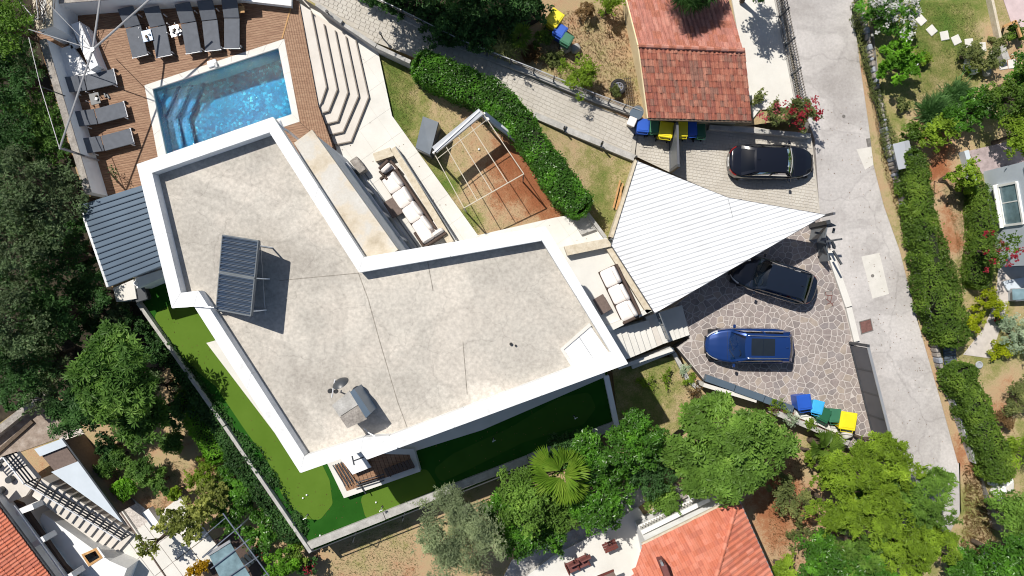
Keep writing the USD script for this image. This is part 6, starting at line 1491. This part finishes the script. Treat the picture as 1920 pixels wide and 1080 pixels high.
Lwall = np.linalg.norm(b - a)
wn = hg.part('window', cat(bar(on_wall(.95, 1.0), on_wall(.95, 2.35), .12, .14, no), bar(on_wall(3.1, 1.0), on_wall(3.1, 2.35), .12, .14, no), bar(on_wall(.9, 1.0), on_wall(3.15, 1.0), .16, .12, no), bar(on_wall(.9, 2.35), on_wall(3.15, 2.35), .12, .12, no), bar(on_wall(1.9, 1.0), on_wall(1.9, 2.35), .06, .06, no)), 'flower_white')
hg.part('pane', bar(on_wall(1.0, 1.7), on_wall(3.05, 1.7), .03, 1.25), 'awning_glass', parent=wn); hg.part('sill', bar(on_wall(.85, .93) + no * .1, on_wall(3.2, .93) + no * .1, .26, .08), 'flower_white', parent=wn)
wn2 = hg.part('window', cat(bar(on_wall(.2, 3.2), on_wall(2.6, 3.2), .16, .14, no), bar(on_wall(.2, 3.2), on_wall(.2, 5.0), .14, .14, no), bar(on_wall(2.6, 3.2), on_wall(2.6, 5.0), .12, .12, no), bar(on_wall(1.4, 3.2), on_wall(1.4, 5.0), .06, .06, no)), 'flower_white'); hg.part('pane', bar(on_wall(.3, 4.1), on_wall(2.5, 4.1), .03, 1.7), 'car_glass_dark', parent=wn2)
hg.part('side_wall', wall_line((1812, 282), (1834, 360), .8, .2, .8, .25), 'gray_render'); hg.part('door_step', prism(PG([(1880, 528), (1920, 520), (1920, 540), (1890, 545)], .5), .28, .5), 'gray_render')
struct('yard_paving', prism(PG([(1815, 283), (2040, 230), (2040, 318), (1842, 326)], .33), .2, .33), 'table_paving'); struct('garden_path', prism(PG([(1806, 665), (1845, 615), (1868, 560), (1872, 500), (1980, 498), (1980, 545), (1895, 548), (1880, 600), (1858, 672)], .33), .2, .335), 'pale_path')
t = Thing('basement_box', 'grey box unit standing by the dark house wall', 'box', P(1910, 545, .3)); t.part('body', cbox(P(1912, 552, .6), (.9, .7, .6), .05, .03), 'galvanised_paint'); t.part('lid', cbox(P(1912, 552, .94), (.8, .6, .06), .05, .02), 'awning_glass')
for k, (a_, b_, r_0) in enumerate(((1727, 38, .75), (1747, 57, .7), (1771, 67, .2), (1793, 75, .45), (1817, 81, .1), (1841, 88, .1), (1864, 103, .5), (1881, 122, .15), (1898, 120, .1))):
    solo('stepping_stone', f'square pale stepping stone on the lawn, {["first", "second", "third", "fourth", "fifth", "sixth", "seventh", "eighth", "ninth"][k]} from the white flowering bush', 'stepping stone', cbox(P(a_, b_, .32), (.46, .5, .06), r_0, .02), 'pale_stone')
t = Thing('flower_ring', 'white hexagonal wooden planter ring around a small shrub', 'planter', P(1825, 120, .3)); hx = [P(1825, 120, .55) + np.array([.42 * math.cos(i * math.pi / 3 + .3), .42 * math.sin(i * math.pi / 3 + .3), 0]) for i in range(6)]
for i in range(6): t.part('side', bar(hx[i], hx[(i + 1) % 6], .09, .45), 'flower_white')
solo('plant_pot', 'small white square pot in front of the hexagonal planter', 'plant pot', cat(cbox(P(1827, 133, .5), (.32, .32, .4), .1, .03)), 'flower_white'); solo('garden_stone', 'pale weathered boulder right of the hexagonal planter', 'stone', pillow(P(1850, 133, .45), (.4, .6, .4), .1, e=.7), 'grey_concrete', smooth=20)
t = Thing('plant_pot', 'white round pot ring on the lawn beside the bright green bush', 'plant pot', P(1716, 117, .3)); t.part('rim', trimesh.creation.torus(.19, .04, 20, 8).apply_translation(P(1716, 116, .55)), 'flower_white', smooth=True); t.part('pot', disc(P(1716, 116, .42), .17, .25), 'flower_white')
solo('plant_pot', 'small grey ring pot on the grass near the curved path', 'plant pot', cat(trimesh.creation.torus(.16, .05, 18, 8).apply_translation(P(1836, 684, .42)), disc(P(1836, 684, .36), .13, .1)), 'galvanised_paint', smooth=30)
t = Thing('low_wall', 'thin weathered garden wall beside the pinkish yard at the top right', 'wall', P(1875, 50, .3)); t.part('wall_body', wall_line((1857, -20), (1882, 95), .7, .2, .7, .14), 'beige_stone'); t.part('pier', wall_line((1879, 86), (1888, 112), .8, .2, .8, .36), 'grey_concrete')
struct('yard_paving', prism(PG([(1868, -40), (1892, 30), (1900, 55), (2000, 40), (2000, -60)], .33), .2, .335), 'pink_paving')
t = Thing('timber_arbour', 'orange timber corner frame standing over a shrub at the right edge', 'frame', P(1900, 45, .3)); t.part('beam', bar(P(1881, 50, 1.0), P(1904, 40, 1.0), .14, .12), 'timber'); t.part('beam', bar(P(1903, 39, 1.0), P(1914, 70, 1.0), .12, .12), 'timber')
for q_ in ((1882, 50), (1904, 40), (1913, 69)): t.part('post', bar(P(*q_, .3), P(*q_, 1.0), .09), 'timber')
t = Thing('stake', 'thin dark stake with cord standing in the red soil bed', 'stake', P(1755, 345, .3)); t.part('shaft', tube(P(1752, 340, .3), P(1758, 342, 1.6), .02, 6), 'bark'); t.part('cord', tube(P(1757, 342, 1.3), P(1778, 340, .9), .012, 5), 'bark')
t = Thing('wooden_staircase', 'dark slatted garden stairs between the hedges beside the road', 'steps', P(1776, 665, .3))
for i in range(7): t.part('tread', bar(P(1768 + i * .5, 652 + 5 * i, .5), P(1790 + i * .5, 648 + 5 * i, .5), .12, .06), 'slate_dark')
for x_ in (1770, 1789): t.part('stringer', bar(P(x_, 648, .42), P(x_ + 4, 686, .42), .06, .1), 'dark_metal')
for k, (a_, b_) in enumerate(((1862, 903), (1876, 897), (1889, 903), (1866, 918), (1882, 915), (1893, 912), (1872, 928))):
    solo('sack', ['white sack at the left of the heap by the lower hedge', 'white sack at the top of the heap by the lower hedge', 'white sack at the right top of the heap', 'grey sack at the left front of the heap', 'white sack in the middle of the heap', 'white sack lying at the right front of the heap', 'half hidden sack at the bottom of the heap'][k], 'sack', pillow(P(a_, b_, .55 + .1 * (k % 3)), (.62, .42, .26), .3 * k, e=.6), ['flower_white', 'patch_concrete'][k % 2], smooth=25, group=None)
for k, (a_, b_) in enumerate(((1851, 1040), (1860, 1062))): solo('garden_stone', ['pale stone half hidden under the lower right trees', 'second pale stone under the lower right trees'][k], 'stone', pillow(P(a_, b_, .3), (.4, .5, .3), .4, e=.7), 'flower_white', smooth=20)
# ---------------------------------------------------------------- vegetation
def bush(label, px, py, zc, r, leaf, zg=-1.2, name='shrub', category='shrub', n=None, Ln=.13, Wd=.075, **k):
    rm = r if np.isscalar(r) else np.mean(r[:2])
    return tree(name, label, category, px, py, zc, r, leaf, n=n or int(1900 * rm ** 2 + 700), Ln=Ln, Wd=Wd, ncl=int(14 + 26 * rm), cr=.10 + .13 * rm, zg=zg, **k)


def bigtree(label, px, py, zc, r, leaf, zg=-1.2, name='broadleaf_tree', category='tree', **k):
    rm = r if np.isscalar(r) else np.mean(r[:2])
    k.setdefault('n', int(2300 * rm ** 2 + 1500)); k.setdefault('ncl', int(40 + 60 * rm)); k.setdefault('cr', .16 + .11 * rm)
    return tree(name, label, category, px, py, zc, r, leaf, zg=zg, **k)


hedge('clipped_hedge', 'long dense clipped green hedge curving between stone lane and lawn', [(786, 116), (850, 146), (925, 182), (978, 232), (1025, 300), (1066, 362), (1092, 388)], [1.55, 1.6, 1.65, 1.5, 1.4, 1.4], .1, 2.45, 'leaf_laurel', dens=520, Ln=.13, Wd=.075, seed=2, wob=.15)
hedge('clipped_hedge', 'long dark green hedge on the stone wall right of the road', [(1716, 290), (1726, 345), (1744, 430), (1772, 545), (1796, 640)], [.9, 1.1, 1.5, 1.65, 1.4], .2, 1.75, 'leaf_hedge', dens=520, Ln=.13, Wd=.075, seed=3, wob=.28)
hedge('clipped_hedge', 'loose hedge behind the pale wall in the lower right garden', [(1810, 695), (1838, 765), (1864, 835), (1884, 895)], [1.2, 1.25, 1.3, 1.3], .2, 1.7, 'leaf_hedge', dens=480, Ln=.15, Wd=.085, seed=4, wob=.25)
hedge('garden_hedge', 'row of feathery green shrubs along the grey house wall', [(1842, 352), (1852, 420), (1846, 480), (1842, 530)], [.8, 1.1, 1.2, .9], .2, 1.3, 'leaf_hedge', dens=480, Ln=.15, Wd=.05, seed=5, wob=.2)
hedge('garden_hedge', 'bright yellow green privet strip left of the boundary wall', [(345, 742), (368, 785), (390, 832), (402, 858)], [1.2, 1.35, 1.4, 1.1], -1.2, .7, 'leaf_bright', dens=560, Ln=.10, Wd=.06, seed=6, wob=.2)
hedge('ivy_hedge', 'dark ivy bank hugging the outer face of the boundary wall', [(284, 622), (335, 690), (392, 770), (450, 850), (520, 950), (556, 1004)], [.9, .9, 1.0, 1.5, 1.7, 1.4], -1.2, .95, 'leaf_dark', dens=420, Ln=.15, Wd=.09, seed=7, wob=.25)
# left woods
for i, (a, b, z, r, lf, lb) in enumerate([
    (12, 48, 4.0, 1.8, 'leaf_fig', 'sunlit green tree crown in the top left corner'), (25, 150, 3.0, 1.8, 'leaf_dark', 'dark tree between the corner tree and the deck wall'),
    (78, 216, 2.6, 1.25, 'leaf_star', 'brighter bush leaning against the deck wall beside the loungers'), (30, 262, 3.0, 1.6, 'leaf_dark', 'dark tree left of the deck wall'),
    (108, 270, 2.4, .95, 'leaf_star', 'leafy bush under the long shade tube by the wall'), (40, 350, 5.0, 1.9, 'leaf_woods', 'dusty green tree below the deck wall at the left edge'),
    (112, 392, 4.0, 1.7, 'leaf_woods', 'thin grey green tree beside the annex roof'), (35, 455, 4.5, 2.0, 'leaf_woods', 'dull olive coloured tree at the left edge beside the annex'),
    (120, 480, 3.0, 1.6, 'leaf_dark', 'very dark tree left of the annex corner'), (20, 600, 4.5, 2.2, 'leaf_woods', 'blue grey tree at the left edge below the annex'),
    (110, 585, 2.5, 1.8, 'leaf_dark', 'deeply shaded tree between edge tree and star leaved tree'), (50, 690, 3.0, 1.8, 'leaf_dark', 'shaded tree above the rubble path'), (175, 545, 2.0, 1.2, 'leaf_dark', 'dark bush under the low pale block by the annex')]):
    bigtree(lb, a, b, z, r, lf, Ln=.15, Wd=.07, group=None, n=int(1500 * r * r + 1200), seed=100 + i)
tree('star_leaved_tree', 'big tree of star shaped leaf whorls below the annex', 'tree', 225, 700, 4.0, (2.3, 2.8, 1.8), 'leaf_star', kind='rosette', n=6500, Ln=.34, Wd=.105, ncl=680, seed=31)
tree('star_leaved_tree', 'darker star leaved tree right of the big one near the wall', 'tree', 268, 775, 2.2, (1.6, 1.7, 1.2), 'leaf_star', kind='rosette', n=2800, Ln=.33, Wd=.1, ncl=270, seed=32)
tree('star_leaved_tree', 'dark star leaved tree overhanging the outhouse', 'tree', 150, 760, 2.0, (1.5, 1.6, 1.1), 'leaf_dark', kind='rosette', n=2600, Ln=.3, Wd=.09, ncl=240, seed=33)
for i, (a, b, r, lf, lb) in enumerate([(222, 856, .72, 'leaf_star', 'round shrub beside the pebble path under the big tree'), (270, 880, .85, 'leaf_star', 'wide dark shrub at the edge of the dry clearing'), (236, 914, .55, 'leaf_bright', 'bright round shrub standing on the pebble path'), (328, 826, .65, 'leaf_star', 'small shrub at the top of the dry clearing'), (196, 880, .4, 'leaf_star', 'smallest shrub beside the white outhouse roof')]):
    tree('shrub', lb, 'shrub', a, b, -.3, (r, r, r * .8), lf, kind='rosette', n=int(1500 * r + 300), Ln=.22, Wd=.075, ncl=int(150 * r + 40), seed=150 + i)
bush('mixed shrub with reddish leaves below the bright privet strip', 398, 870, -.4, .8, 'leaf_lime', flowers=('leaf_dry', 120, .1))
bush('dense green shrub mass beside the boundary wall corner', 455, 915, -.1, (1.6, 1.5, .9), 'leaf_laurel', n=6500)
bush('lower dense green shrub left of the boundary wall', 500, 985, -.1, (1.35, 1.3, .9), 'leaf_laurel', n=5600)
bush('vine trained over wires left of the glass pergola', 352, 975, .9, (1.5, 1.1, .4), 'leaf_vine', name='grape_vine', category='vine', n=3600, Ln=.15, Wd=.13)
bush('upper part vine climbing towards the shrub mass', 398, 930, .7, (1.1, .9, .4), 'leaf_vine', name='grape_vine', category='vine', n=2200, Ln=.15, Wd=.13)
bush('thin vine sprays hanging over the pale patio slabs', 282, 1022, .6, (.9, .5, .25), 'leaf_vine', name='grape_vine', category='vine', n=240, Ln=.13, Wd=.11)
for i, (a, b, r, lf, lb) in enumerate([(300, 905, .7, 'leaf_star', 'shrub in the middle of the dry clearing edge'), (415, 905, .8, 'leaf_hedge', 'leafy shrub between privet strip and shrub mass'), (375, 900, .55, 'leaf_lime', 'low light shrub below the privet strip'), (430, 965, 1.0, 'leaf_laurel', 'green shrub behind the glass pergola rail'), (560, 1030, .8, 'leaf_hedge', 'green shrub at the corner below the boundary wall'), (325, 925, .4, 'leaf_lime', 'little tuft in the dry clearing'), (175, 905, .5, 'leaf_star', 'shrub squeezed behind the outhouse'), (205, 840, .8, 'leaf_dark', 'dark shrub at the head of the pebble path')]):
    bush(lb, a, b, -.3, r, lf, seed=500 + i)
bush('golden yellow shrub below the vine by the dark wall', 372, 1062, -.6, .5, 'leaf_gold')
bush('bright green shrub at the bottom edge left of the dry grass', 532, 1050, -.2, 1.05, 'leaf_bright')
bush('red leaved shrub at the bottom edge beside the bright one', 585, 1058, -.4, .55, 'leaf_dark', flowers=('petal_red', 170, .1))
bush('small red flowering plant beside the glass pergola', 492, 1030, -.6, .4, 'leaf_dark', flowers=('petal_red', 90, .09))
bush('low green shrub at the bottom edge under the pergola rail', 512, 1075, -.6, .7, 'leaf_laurel')
rr = np.random.default_rng(99)
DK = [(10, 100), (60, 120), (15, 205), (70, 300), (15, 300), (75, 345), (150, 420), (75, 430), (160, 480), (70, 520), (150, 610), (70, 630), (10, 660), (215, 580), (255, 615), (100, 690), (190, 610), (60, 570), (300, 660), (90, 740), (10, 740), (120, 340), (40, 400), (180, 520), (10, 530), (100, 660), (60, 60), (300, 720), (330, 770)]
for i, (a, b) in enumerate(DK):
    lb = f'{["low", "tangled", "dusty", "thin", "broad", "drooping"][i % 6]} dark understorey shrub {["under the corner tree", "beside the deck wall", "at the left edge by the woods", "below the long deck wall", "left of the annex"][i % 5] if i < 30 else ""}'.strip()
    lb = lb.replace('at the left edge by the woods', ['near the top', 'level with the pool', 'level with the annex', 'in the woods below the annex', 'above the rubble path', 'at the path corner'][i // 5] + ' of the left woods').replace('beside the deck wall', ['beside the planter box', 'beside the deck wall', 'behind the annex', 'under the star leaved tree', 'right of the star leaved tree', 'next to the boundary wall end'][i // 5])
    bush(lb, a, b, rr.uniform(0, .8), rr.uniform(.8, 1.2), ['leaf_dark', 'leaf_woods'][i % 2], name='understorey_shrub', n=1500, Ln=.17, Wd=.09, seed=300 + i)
# bottom middle
tree('olive_tree', 'grey green olive tree beside the lower boundary wall', 'tree', 868, 992, 2.6, (2.35, 2.3, 1.9), 'leaf_olive', n=26000, Ln=.15, Wd=.04, ncl=170, cr=.42, bark='bark_grey', seed=41)
for i, (a, b, z, r, lf, lb) in enumerate([(985, 925, 2.4, 1.55, 'leaf_fig', 'round green tree between olive tree and palm'), (975, 1000, 1.6, 1.15, 'leaf_laurel', 'lower green tree right of the olive tree'), (1105, 850, 2.6, 1.45, 'leaf_laurel', 'green tree right of the palm touching the boundary wall'), (1188, 822, 2.6, 1.5, 'leaf_laurel', 'green tree between the palm group and the big fig'), (1118, 945, 2.0, 1.5, 'leaf_laurel', 'green tree overhanging the white patio'), (1050, 945, 1.6, 1.35, 'leaf_fig', 'green tree below the palm beside the shaded path'), (1160, 888, 1.2, 1.25, 'leaf_laurel', 'low green tree above the brick steps and patio'), (1030, 990, .9, 1.1, 'leaf_laurel', 'low tree between palm group and patio path'), (1240, 930, .7, .95, 'leaf_fig', 'small tree squeezed between fig tree and balustrade'), (1065, 838, 1.6, 1.0, 'leaf_dark', 'dark tree behind the palm at the boundary wall'), (940, 960, 1.2, 1.1, 'leaf_laurel', 'green tree directly right of the olive tree crown'), (1215, 880, 1.5, 1.2, 'leaf_dark', 'dark tree above the brick steps')]):
    bigtree(lb, a, b, z, r, lf, Ln=.17, Wd=.075, seed=160 + i)
fan_palm('fan_palm', 'bright green fan palm above the lower boundary wall', 1052, 884, 3.3, 1.75, 9, 'leaf_palm', seed=8, spread=2.0)
tree('fig_tree', 'big fig tree with whorled leaves between the blue car and salmon roof', 'tree', 1352, 838, 2.6, (3.15, 2.9, 2.1), 'leaf_fig', kind='rosette', n=13500, Ln=.30, Wd=.14, ncl=1700, bark='bark_grey', seed=42)
bush('sparse grey green shrub between fig tree and light green trees', 1478, 930, .3, (1.2, 1.4, .9), 'leaf_scrub', n=3200)
bush('low weeds on the dry slope left of the light green trees', 1500, 1000, -.8, (.9, .8, .4), 'leaf_scrub', n=800)
LT = [(1600, 880, 2.8, 1.45, 'leaf_lime', 'broad light green tree beside the end of the sliding gate'), (1668, 872, 2.5, 1.2, 'leaf_lime', 'light green tree between the gate end and the road'), (1718, 945, 2.3, 1.35, 'leaf_fig', 'mid green tree leaning over the lower road'), (1568, 955, 2.2, 1.15, 'leaf_lime', 'light green tree at the left of the lower right cluster'), (1640, 958, 2.9, 1.5, 'leaf_lime', 'tallest light green tree in the middle of the cluster'),
      (1690, 1025, 2.4, 1.45, 'leaf_lime', 'light green tree at the bottom below the road tree'), (1610, 1030, 2.0, 1.25, 'leaf_fig', 'mid green tree at the bottom of the light green cluster'), (1645, 832, 2.6, .75, 'leaf_lime', 'small upright light green tree at the gate end'), (1752, 898, 2.2, .75, 'leaf_fig', 'small green tree sprouting over the road'), (1552, 890, 1.6, .85, 'leaf_lime', 'small light green tree right of the little palm'), (1745, 1010, 1.8, 1.1, 'leaf_lime', 'light green tree at the end of the road'), (1660, 915, 1.4, 1.0, 'leaf_laurel', 'darker tree filling the gap inside the light green cluster'), (1600, 940, 1.0, 1.0, 'leaf_laurel', 'low dark tree under the light green cluster')]
for i, (a, b, z, r, lf, lb) in enumerate(LT):
    tree('light_green_tree', lb, 'tree', a, b, z, (r * 1.12, r, r * .8), lf, foot={1718: (1672, 962), 1752: (1690, 930), 1745: (1725, 1015), 1668: (1640, 890)}.get(a), n=int(3300 * r * r + 900), Ln=.22, Wd=.055, ncl=int(40 + 60 * r), cr=.13 + .09 * r, seed=170 + i)
for i, (a, b, z, r, lf, lb) in enumerate([(1535, 1040, 1.5, 1.5, 'leaf_laurel', 'dark green tree at the bottom edge left of the light green cluster'), (1612, 1072, 1.8, 1.5, 'leaf_laurel', 'dark green tree at the bottom edge under the light green cluster'), (1470, 1072, .2, .8, 'leaf_lime', 'small tree by the salmon roof at the bottom edge'), (1895, 960, 2.0, 1.3, 'leaf_fig', 'green tree at the right edge below the sack heap'), (1885, 1045, 2.4, 1.9, 'leaf_laurel', 'dark tree in the bottom right corner'), (1800, 1062, 1.6, 1.3, 'leaf_laurel', 'green tree at the bottom edge beside the grass slope')]):
    bigtree(lb, a, b, z, r, lf, Ln=.16, Wd=.08, seed=180 + i)
fan_palm('small_palm', 'small dark palm below the bin planter', 1545, 838, .6, 1.1, 9, 'leaf_hedge', seed=6)
bush('yellowish fern like shrub left of the small palm', 1520, 850, .0, .6, 'leaf_lime')
for i, (a, b, r, lf, lb) in enumerate([(1208, 712, .5, 'leaf_lime', 'small shrub on the grass patch under the stairs'), (1246, 706, .35, 'leaf_lime', 'small plant near the kerb of the grass patch'), (1300, 735, .4, 'leaf_dry', 'dry tuft at the corner of the grass patch'), (1283, 690, .3, 'leaf_silver', 'silvery tuft in the kerb strip'), (1296, 712, .28, 'leaf_lime', 'green tuft in the kerb strip near the capping')]):
    bush(lb, a, b, .1, r, lf, zg=-.2, n=260, Ln=.12, Wd=.04)
for i, (a, b, r, lf, lb) in enumerate([(1484, 783, .42, 'leaf_silver', 'silver cushion plant at the left of the bin planter'), (1516, 795, .33, 'leaf_lime', 'green tuft in the bin planter red soil'), (1566, 816, .36, 'leaf_lime', 'green tuft at the right of the bin planter'), (1455, 762, .5, 'leaf_lime', 'grassy clump left of the silver cushion plant')]):
    bush(lb, a, b, .35, r, lf, zg=.15, n=300, Ln=.12, Wd=.035)
# right side
bush('white flowering oleander bush at the top beside the road', 1658, 30, 1.3, (1.55, 1.5, 1.1), 'leaf_laurel', zg=.3, flowers=('petal_white', 1000, .14))
bush('bright green round bush below the white oleander', 1675, 118, 1.4, (1.05, 1.25, 1.0), 'leaf_bright', zg=.3, n=3400, Ln=.2, Wd=.11)
for i, (a, b, z, r, lf, lb) in enumerate([(1893, 185, 2.0, 1.7, 'leaf_hedge', 'tall green shrub tree at the right edge above the grey house'), (1840, 200, 1.4, 1.1, 'leaf_laurel', 'green shrub between blue grey grasses and edge tree'), (1905, 255, 2.0, 1.2, 'leaf_lime', 'olive shrub hanging over the grey house yard'), (1790, 225, 1.2, 1.0, 'leaf_laurel', 'green shrub above the dark shaded bed'), (1740, 252, 1.1, 1.0, 'leaf_lime', 'yellow green shrub at the corner of the two hedges'), (1705, 252, .9, .7, 'leaf_hedge', 'green shrub beside the utility cabinet'), (1905, 150, 1.6, 1.1, 'leaf_laurel', 'green shrub below the stepping stones at the edge'), (1800, 330, 2.0, .75, 'leaf_lime', 'small yellow green tree on a thin trunk in the red bed'), (1808, 352, .8, .45, 'leaf_lime', 'low yellow green shrub beside the small tree')]):
    bush(lb, a, b, z, r, lf, zg=.3, name='garden_shrub', seed=200 + i)
rr = np.random.default_rng(77)
for i, (a, b, r, lf, lb) in enumerate([(1752, 212, 1.0, 'leaf_bluegrass', 'blue green grassy clump at the lower end of the lawn'), (1790, 185, .8, 'leaf_bluegrass', 'smaller grassy clump right of the blue green one')]):
    c = P(a, b, .35); t = Thing('grass_clump', lb, 'grass clump', c); n = 1800; az = rr.uniform(0, 6.28, n); el = rr.uniform(.1, 1.3, n); tg = np.column_stack([np.cos(az) * np.cos(el), np.sin(az) * np.cos(el), np.sin(el)]); t.part('blades', leaf_mesh(c + rr.normal(size=(n, 3)) * [.25, .25, .02] + tg * r * .45, rr.normal(size=(n, 3)) + [0, 0, 1], r * .9, .03, rr, tg), lf); t.part('stem', disc(c, .2, .15), 'bark')
bush('pink flowering tree against the grey house wall', 1858, 470, 2.3, (1.0, 1.1, .9), 'leaf_hedge', zg=.3, n=900, flowers=('petal_red', 230, .12), name='flowering_tree', category='tree')
for i, (a, b, r, lf, lb) in enumerate([(1848, 566, .85, 'leaf_yellow', 'large bright yellow shrub beside the curved path'), (1820, 606, .62, 'leaf_yellow', 'smaller bright yellow shrub at the hedge end'), (1872, 656, .5, 'leaf_yellow', 'bright yellow shrub below the silver one'), (1902, 628, 1.15, 'leaf_silver', 'big silver grey shrub at the right edge by the path'), (1905, 742, 1.15, 'leaf_scrub', 'grey green shrub at the right edge of the lower lawn'), (1878, 785, .55, 'leaf_dry', 'reddish brown shrub left of the grey green one'), (1893, 848, 1.05, 'leaf_lime', 'olive green shrub at the right edge above the sacks'), (1872, 598, .2, 'leaf_dark', 'red geranium at the side of the curved path'), (1825, 125, .35, 'leaf_lime', 'small shrub inside the white hexagonal planter'), (1815, 105, .75, 'leaf_scrub', 'brownish shrub around the hexagonal planter'), (1848, 112, .7, 'leaf_scrub', 'dull shrub right of the hexagonal planter'), (1872, 78, .4, 'leaf_scrub', 'small shrub against the thin weathered wall'), (1731, 111, .35, 'leaf_lime', 'small round shrub beside the white ring pot'), (1900, 66, .5, 'leaf_hedge', 'shrub under the orange timber frame'), (1690, 198, .35, 'leaf_scrub', 'small plant in shade below the bright green bush')]):
    bush(lb, a, b, .75 if r > .5 else .55, (r, r, r * .7), lf, zg=.25, Ln=.11, Wd=.06, seed=220 + i, flowers=('petal_red', 90, .09) if 'geranium' in lb else None)
hedge('creeper_hedge', 'narrow dry creeper along the road edge below the white oleander', [(1607, 10), (1620, 80), (1640, 160)], .35, .0, .45, 'leaf_scrub', dens=250, Ln=.12, Wd=.05, seed=9, wob=.15)
hedge('creeper_hedge', 'dry brown creeper spilling over the rough roadside wall', [(1648, 165), (1664, 230), (1680, 290)], .5, .2, .72, 'leaf_scrub', dens=330, Ln=.12, Wd=.05, seed=19, wob=.2)
# top
for i, (a, b, z, r, lf, lb) in enumerate([(705, -75, 5.0, 1.9, 'leaf_dark', 'tall dark tree beyond the upper left end of the lane fence'), (785, -55, 5.2, 2.0, 'leaf_dark', 'tall dark tree shading the stone lane at the top'), (900, -5, 3.2, 1.5, 'leaf_dark', 'dark broad tree crown above the lane fence'), (860, 45, 2.0, 1.1, 'leaf_dark', 'dark shrub tree hanging over the lane fence'), (968, -12, 3.0, 1.25, 'leaf_dark', 'dark tree left of the garden bins'), (1425, -40, 3.0, 1.3, 'leaf_dark', 'dark tree between garage roof and yard fence'), (880, -70, 5, 1.9, 'leaf_dark', 'tall dark tree behind the dark crowns over the lane')]):
    bigtree(lb, a, b, z, r, lf, zg=.3, Ln=.16, Wd=.075, seed=240 + i, n=int(1500 * r * r + 1500))
tree('strap_leaved_plant', 'grey green strap leaved plant leaning over the lane fence', 'plant', 948, 88, 1.3, (1.0, .75, .5), 'leaf_strap', kind='rosette', n=700, Ln=.5, Wd=.07, ncl=60, zg=.6, seed=51, r0=.06)
for i, (a, b) in enumerate([(705, -8), (752, 8), (800, 20), (845, 22), (885, 58), (925, 42), (960, 32), (1000, 20), (905, 80), (835, 66)]):
    bush(f'dark shrub {["nearest the pool end of the lane", "second along the lane fence", "third along the lane fence", "in the middle of the dark row over the lane", "hanging over the lane below the dark trees", "behind the strap leaved plant", "above the small spiky palm", "left of the yellow garden bin", "touching the strap leaved plant", "between orange blooms and dark trees"][i]}', a, b, 1.6, rr.uniform(.8, 1.1), 'leaf_dark', zg=.6, name='understorey_shrub', n=1500, Ln=.16, Wd=.08, seed=400 + i)
fan_palm('small_palm', 'small spiky palm right of the strap leaved plant', 975, 73, 1.6, .95, 7, 'leaf_hedge', zg=.5, seed=9, spread=3.2, seg=14)
tree('pine_tree', 'dark spiky tree crown hanging over the tiled garage roof', 'tree', 1298, -18, 3.9, (1.3, .95, .6), 'leaf_dark', kind='rosette', n=3600, Ln=.6, Wd=.035, ncl=200, zg=.1, seed=52)
for i, (a, b, z, r, lf, lb) in enumerate([(1085, 142, 1.1, (1.25, 1.1, .9), 'leaf_lime', 'yellow green feathery shrub at the lane fence'), (1020, 72, .9, (.6, .65, .6), 'leaf_hedge', 'small shrub left of the green garden bin'), (1000, 104, .8, (.6, .6, .4), 'leaf_dry', 'dry shrub right of the strap leaved plant'), (1140, 12, 1.2, (.8, .6, .7), 'leaf_lime', 'green shrub at the top beside the garage wall'), (1100, 20, .8, (.5, .4, .4), 'leaf_dry', 'dry brown shrub by the shaded stump at the top'), (1155, 172, .5, (.3, .3, .25), 'leaf_scrub', 'weed beside the spare wheel'), (1035, 110, .6, (.7, .5, .3), 'leaf_scrub', 'low scrub between boulders and lane fence')]):
    bush(lb, a, b, z, r, lf, zg=.2, seed=260 + i, Wd=.05)
bush('pink oleander at the left of the roadside pair', 1455, 213, 1.0, (.85, .6, .7), 'leaf_scrub', zg=.1, flowers=('petal_pink', 150, .11))
bush('red oleander at the roadside behind the black hatchback', 1500, 216, 1.2, (.95, .85, .8), 'leaf_scrub', zg=.1, flowers=('petal_red', 420, .11))
bush('weeds at the corner of the garage yard', 1418, 186, .3, (.35, .3, .2), 'leaf_scrub', zg=.1, n=260)
bush('flowering plant with orange blooms at the lane fence', 886, 78, 1.2, (.3, .5, .4), 'leaf_dark', zg=.7, n=300, flowers=('petal_pink', 30, .12))
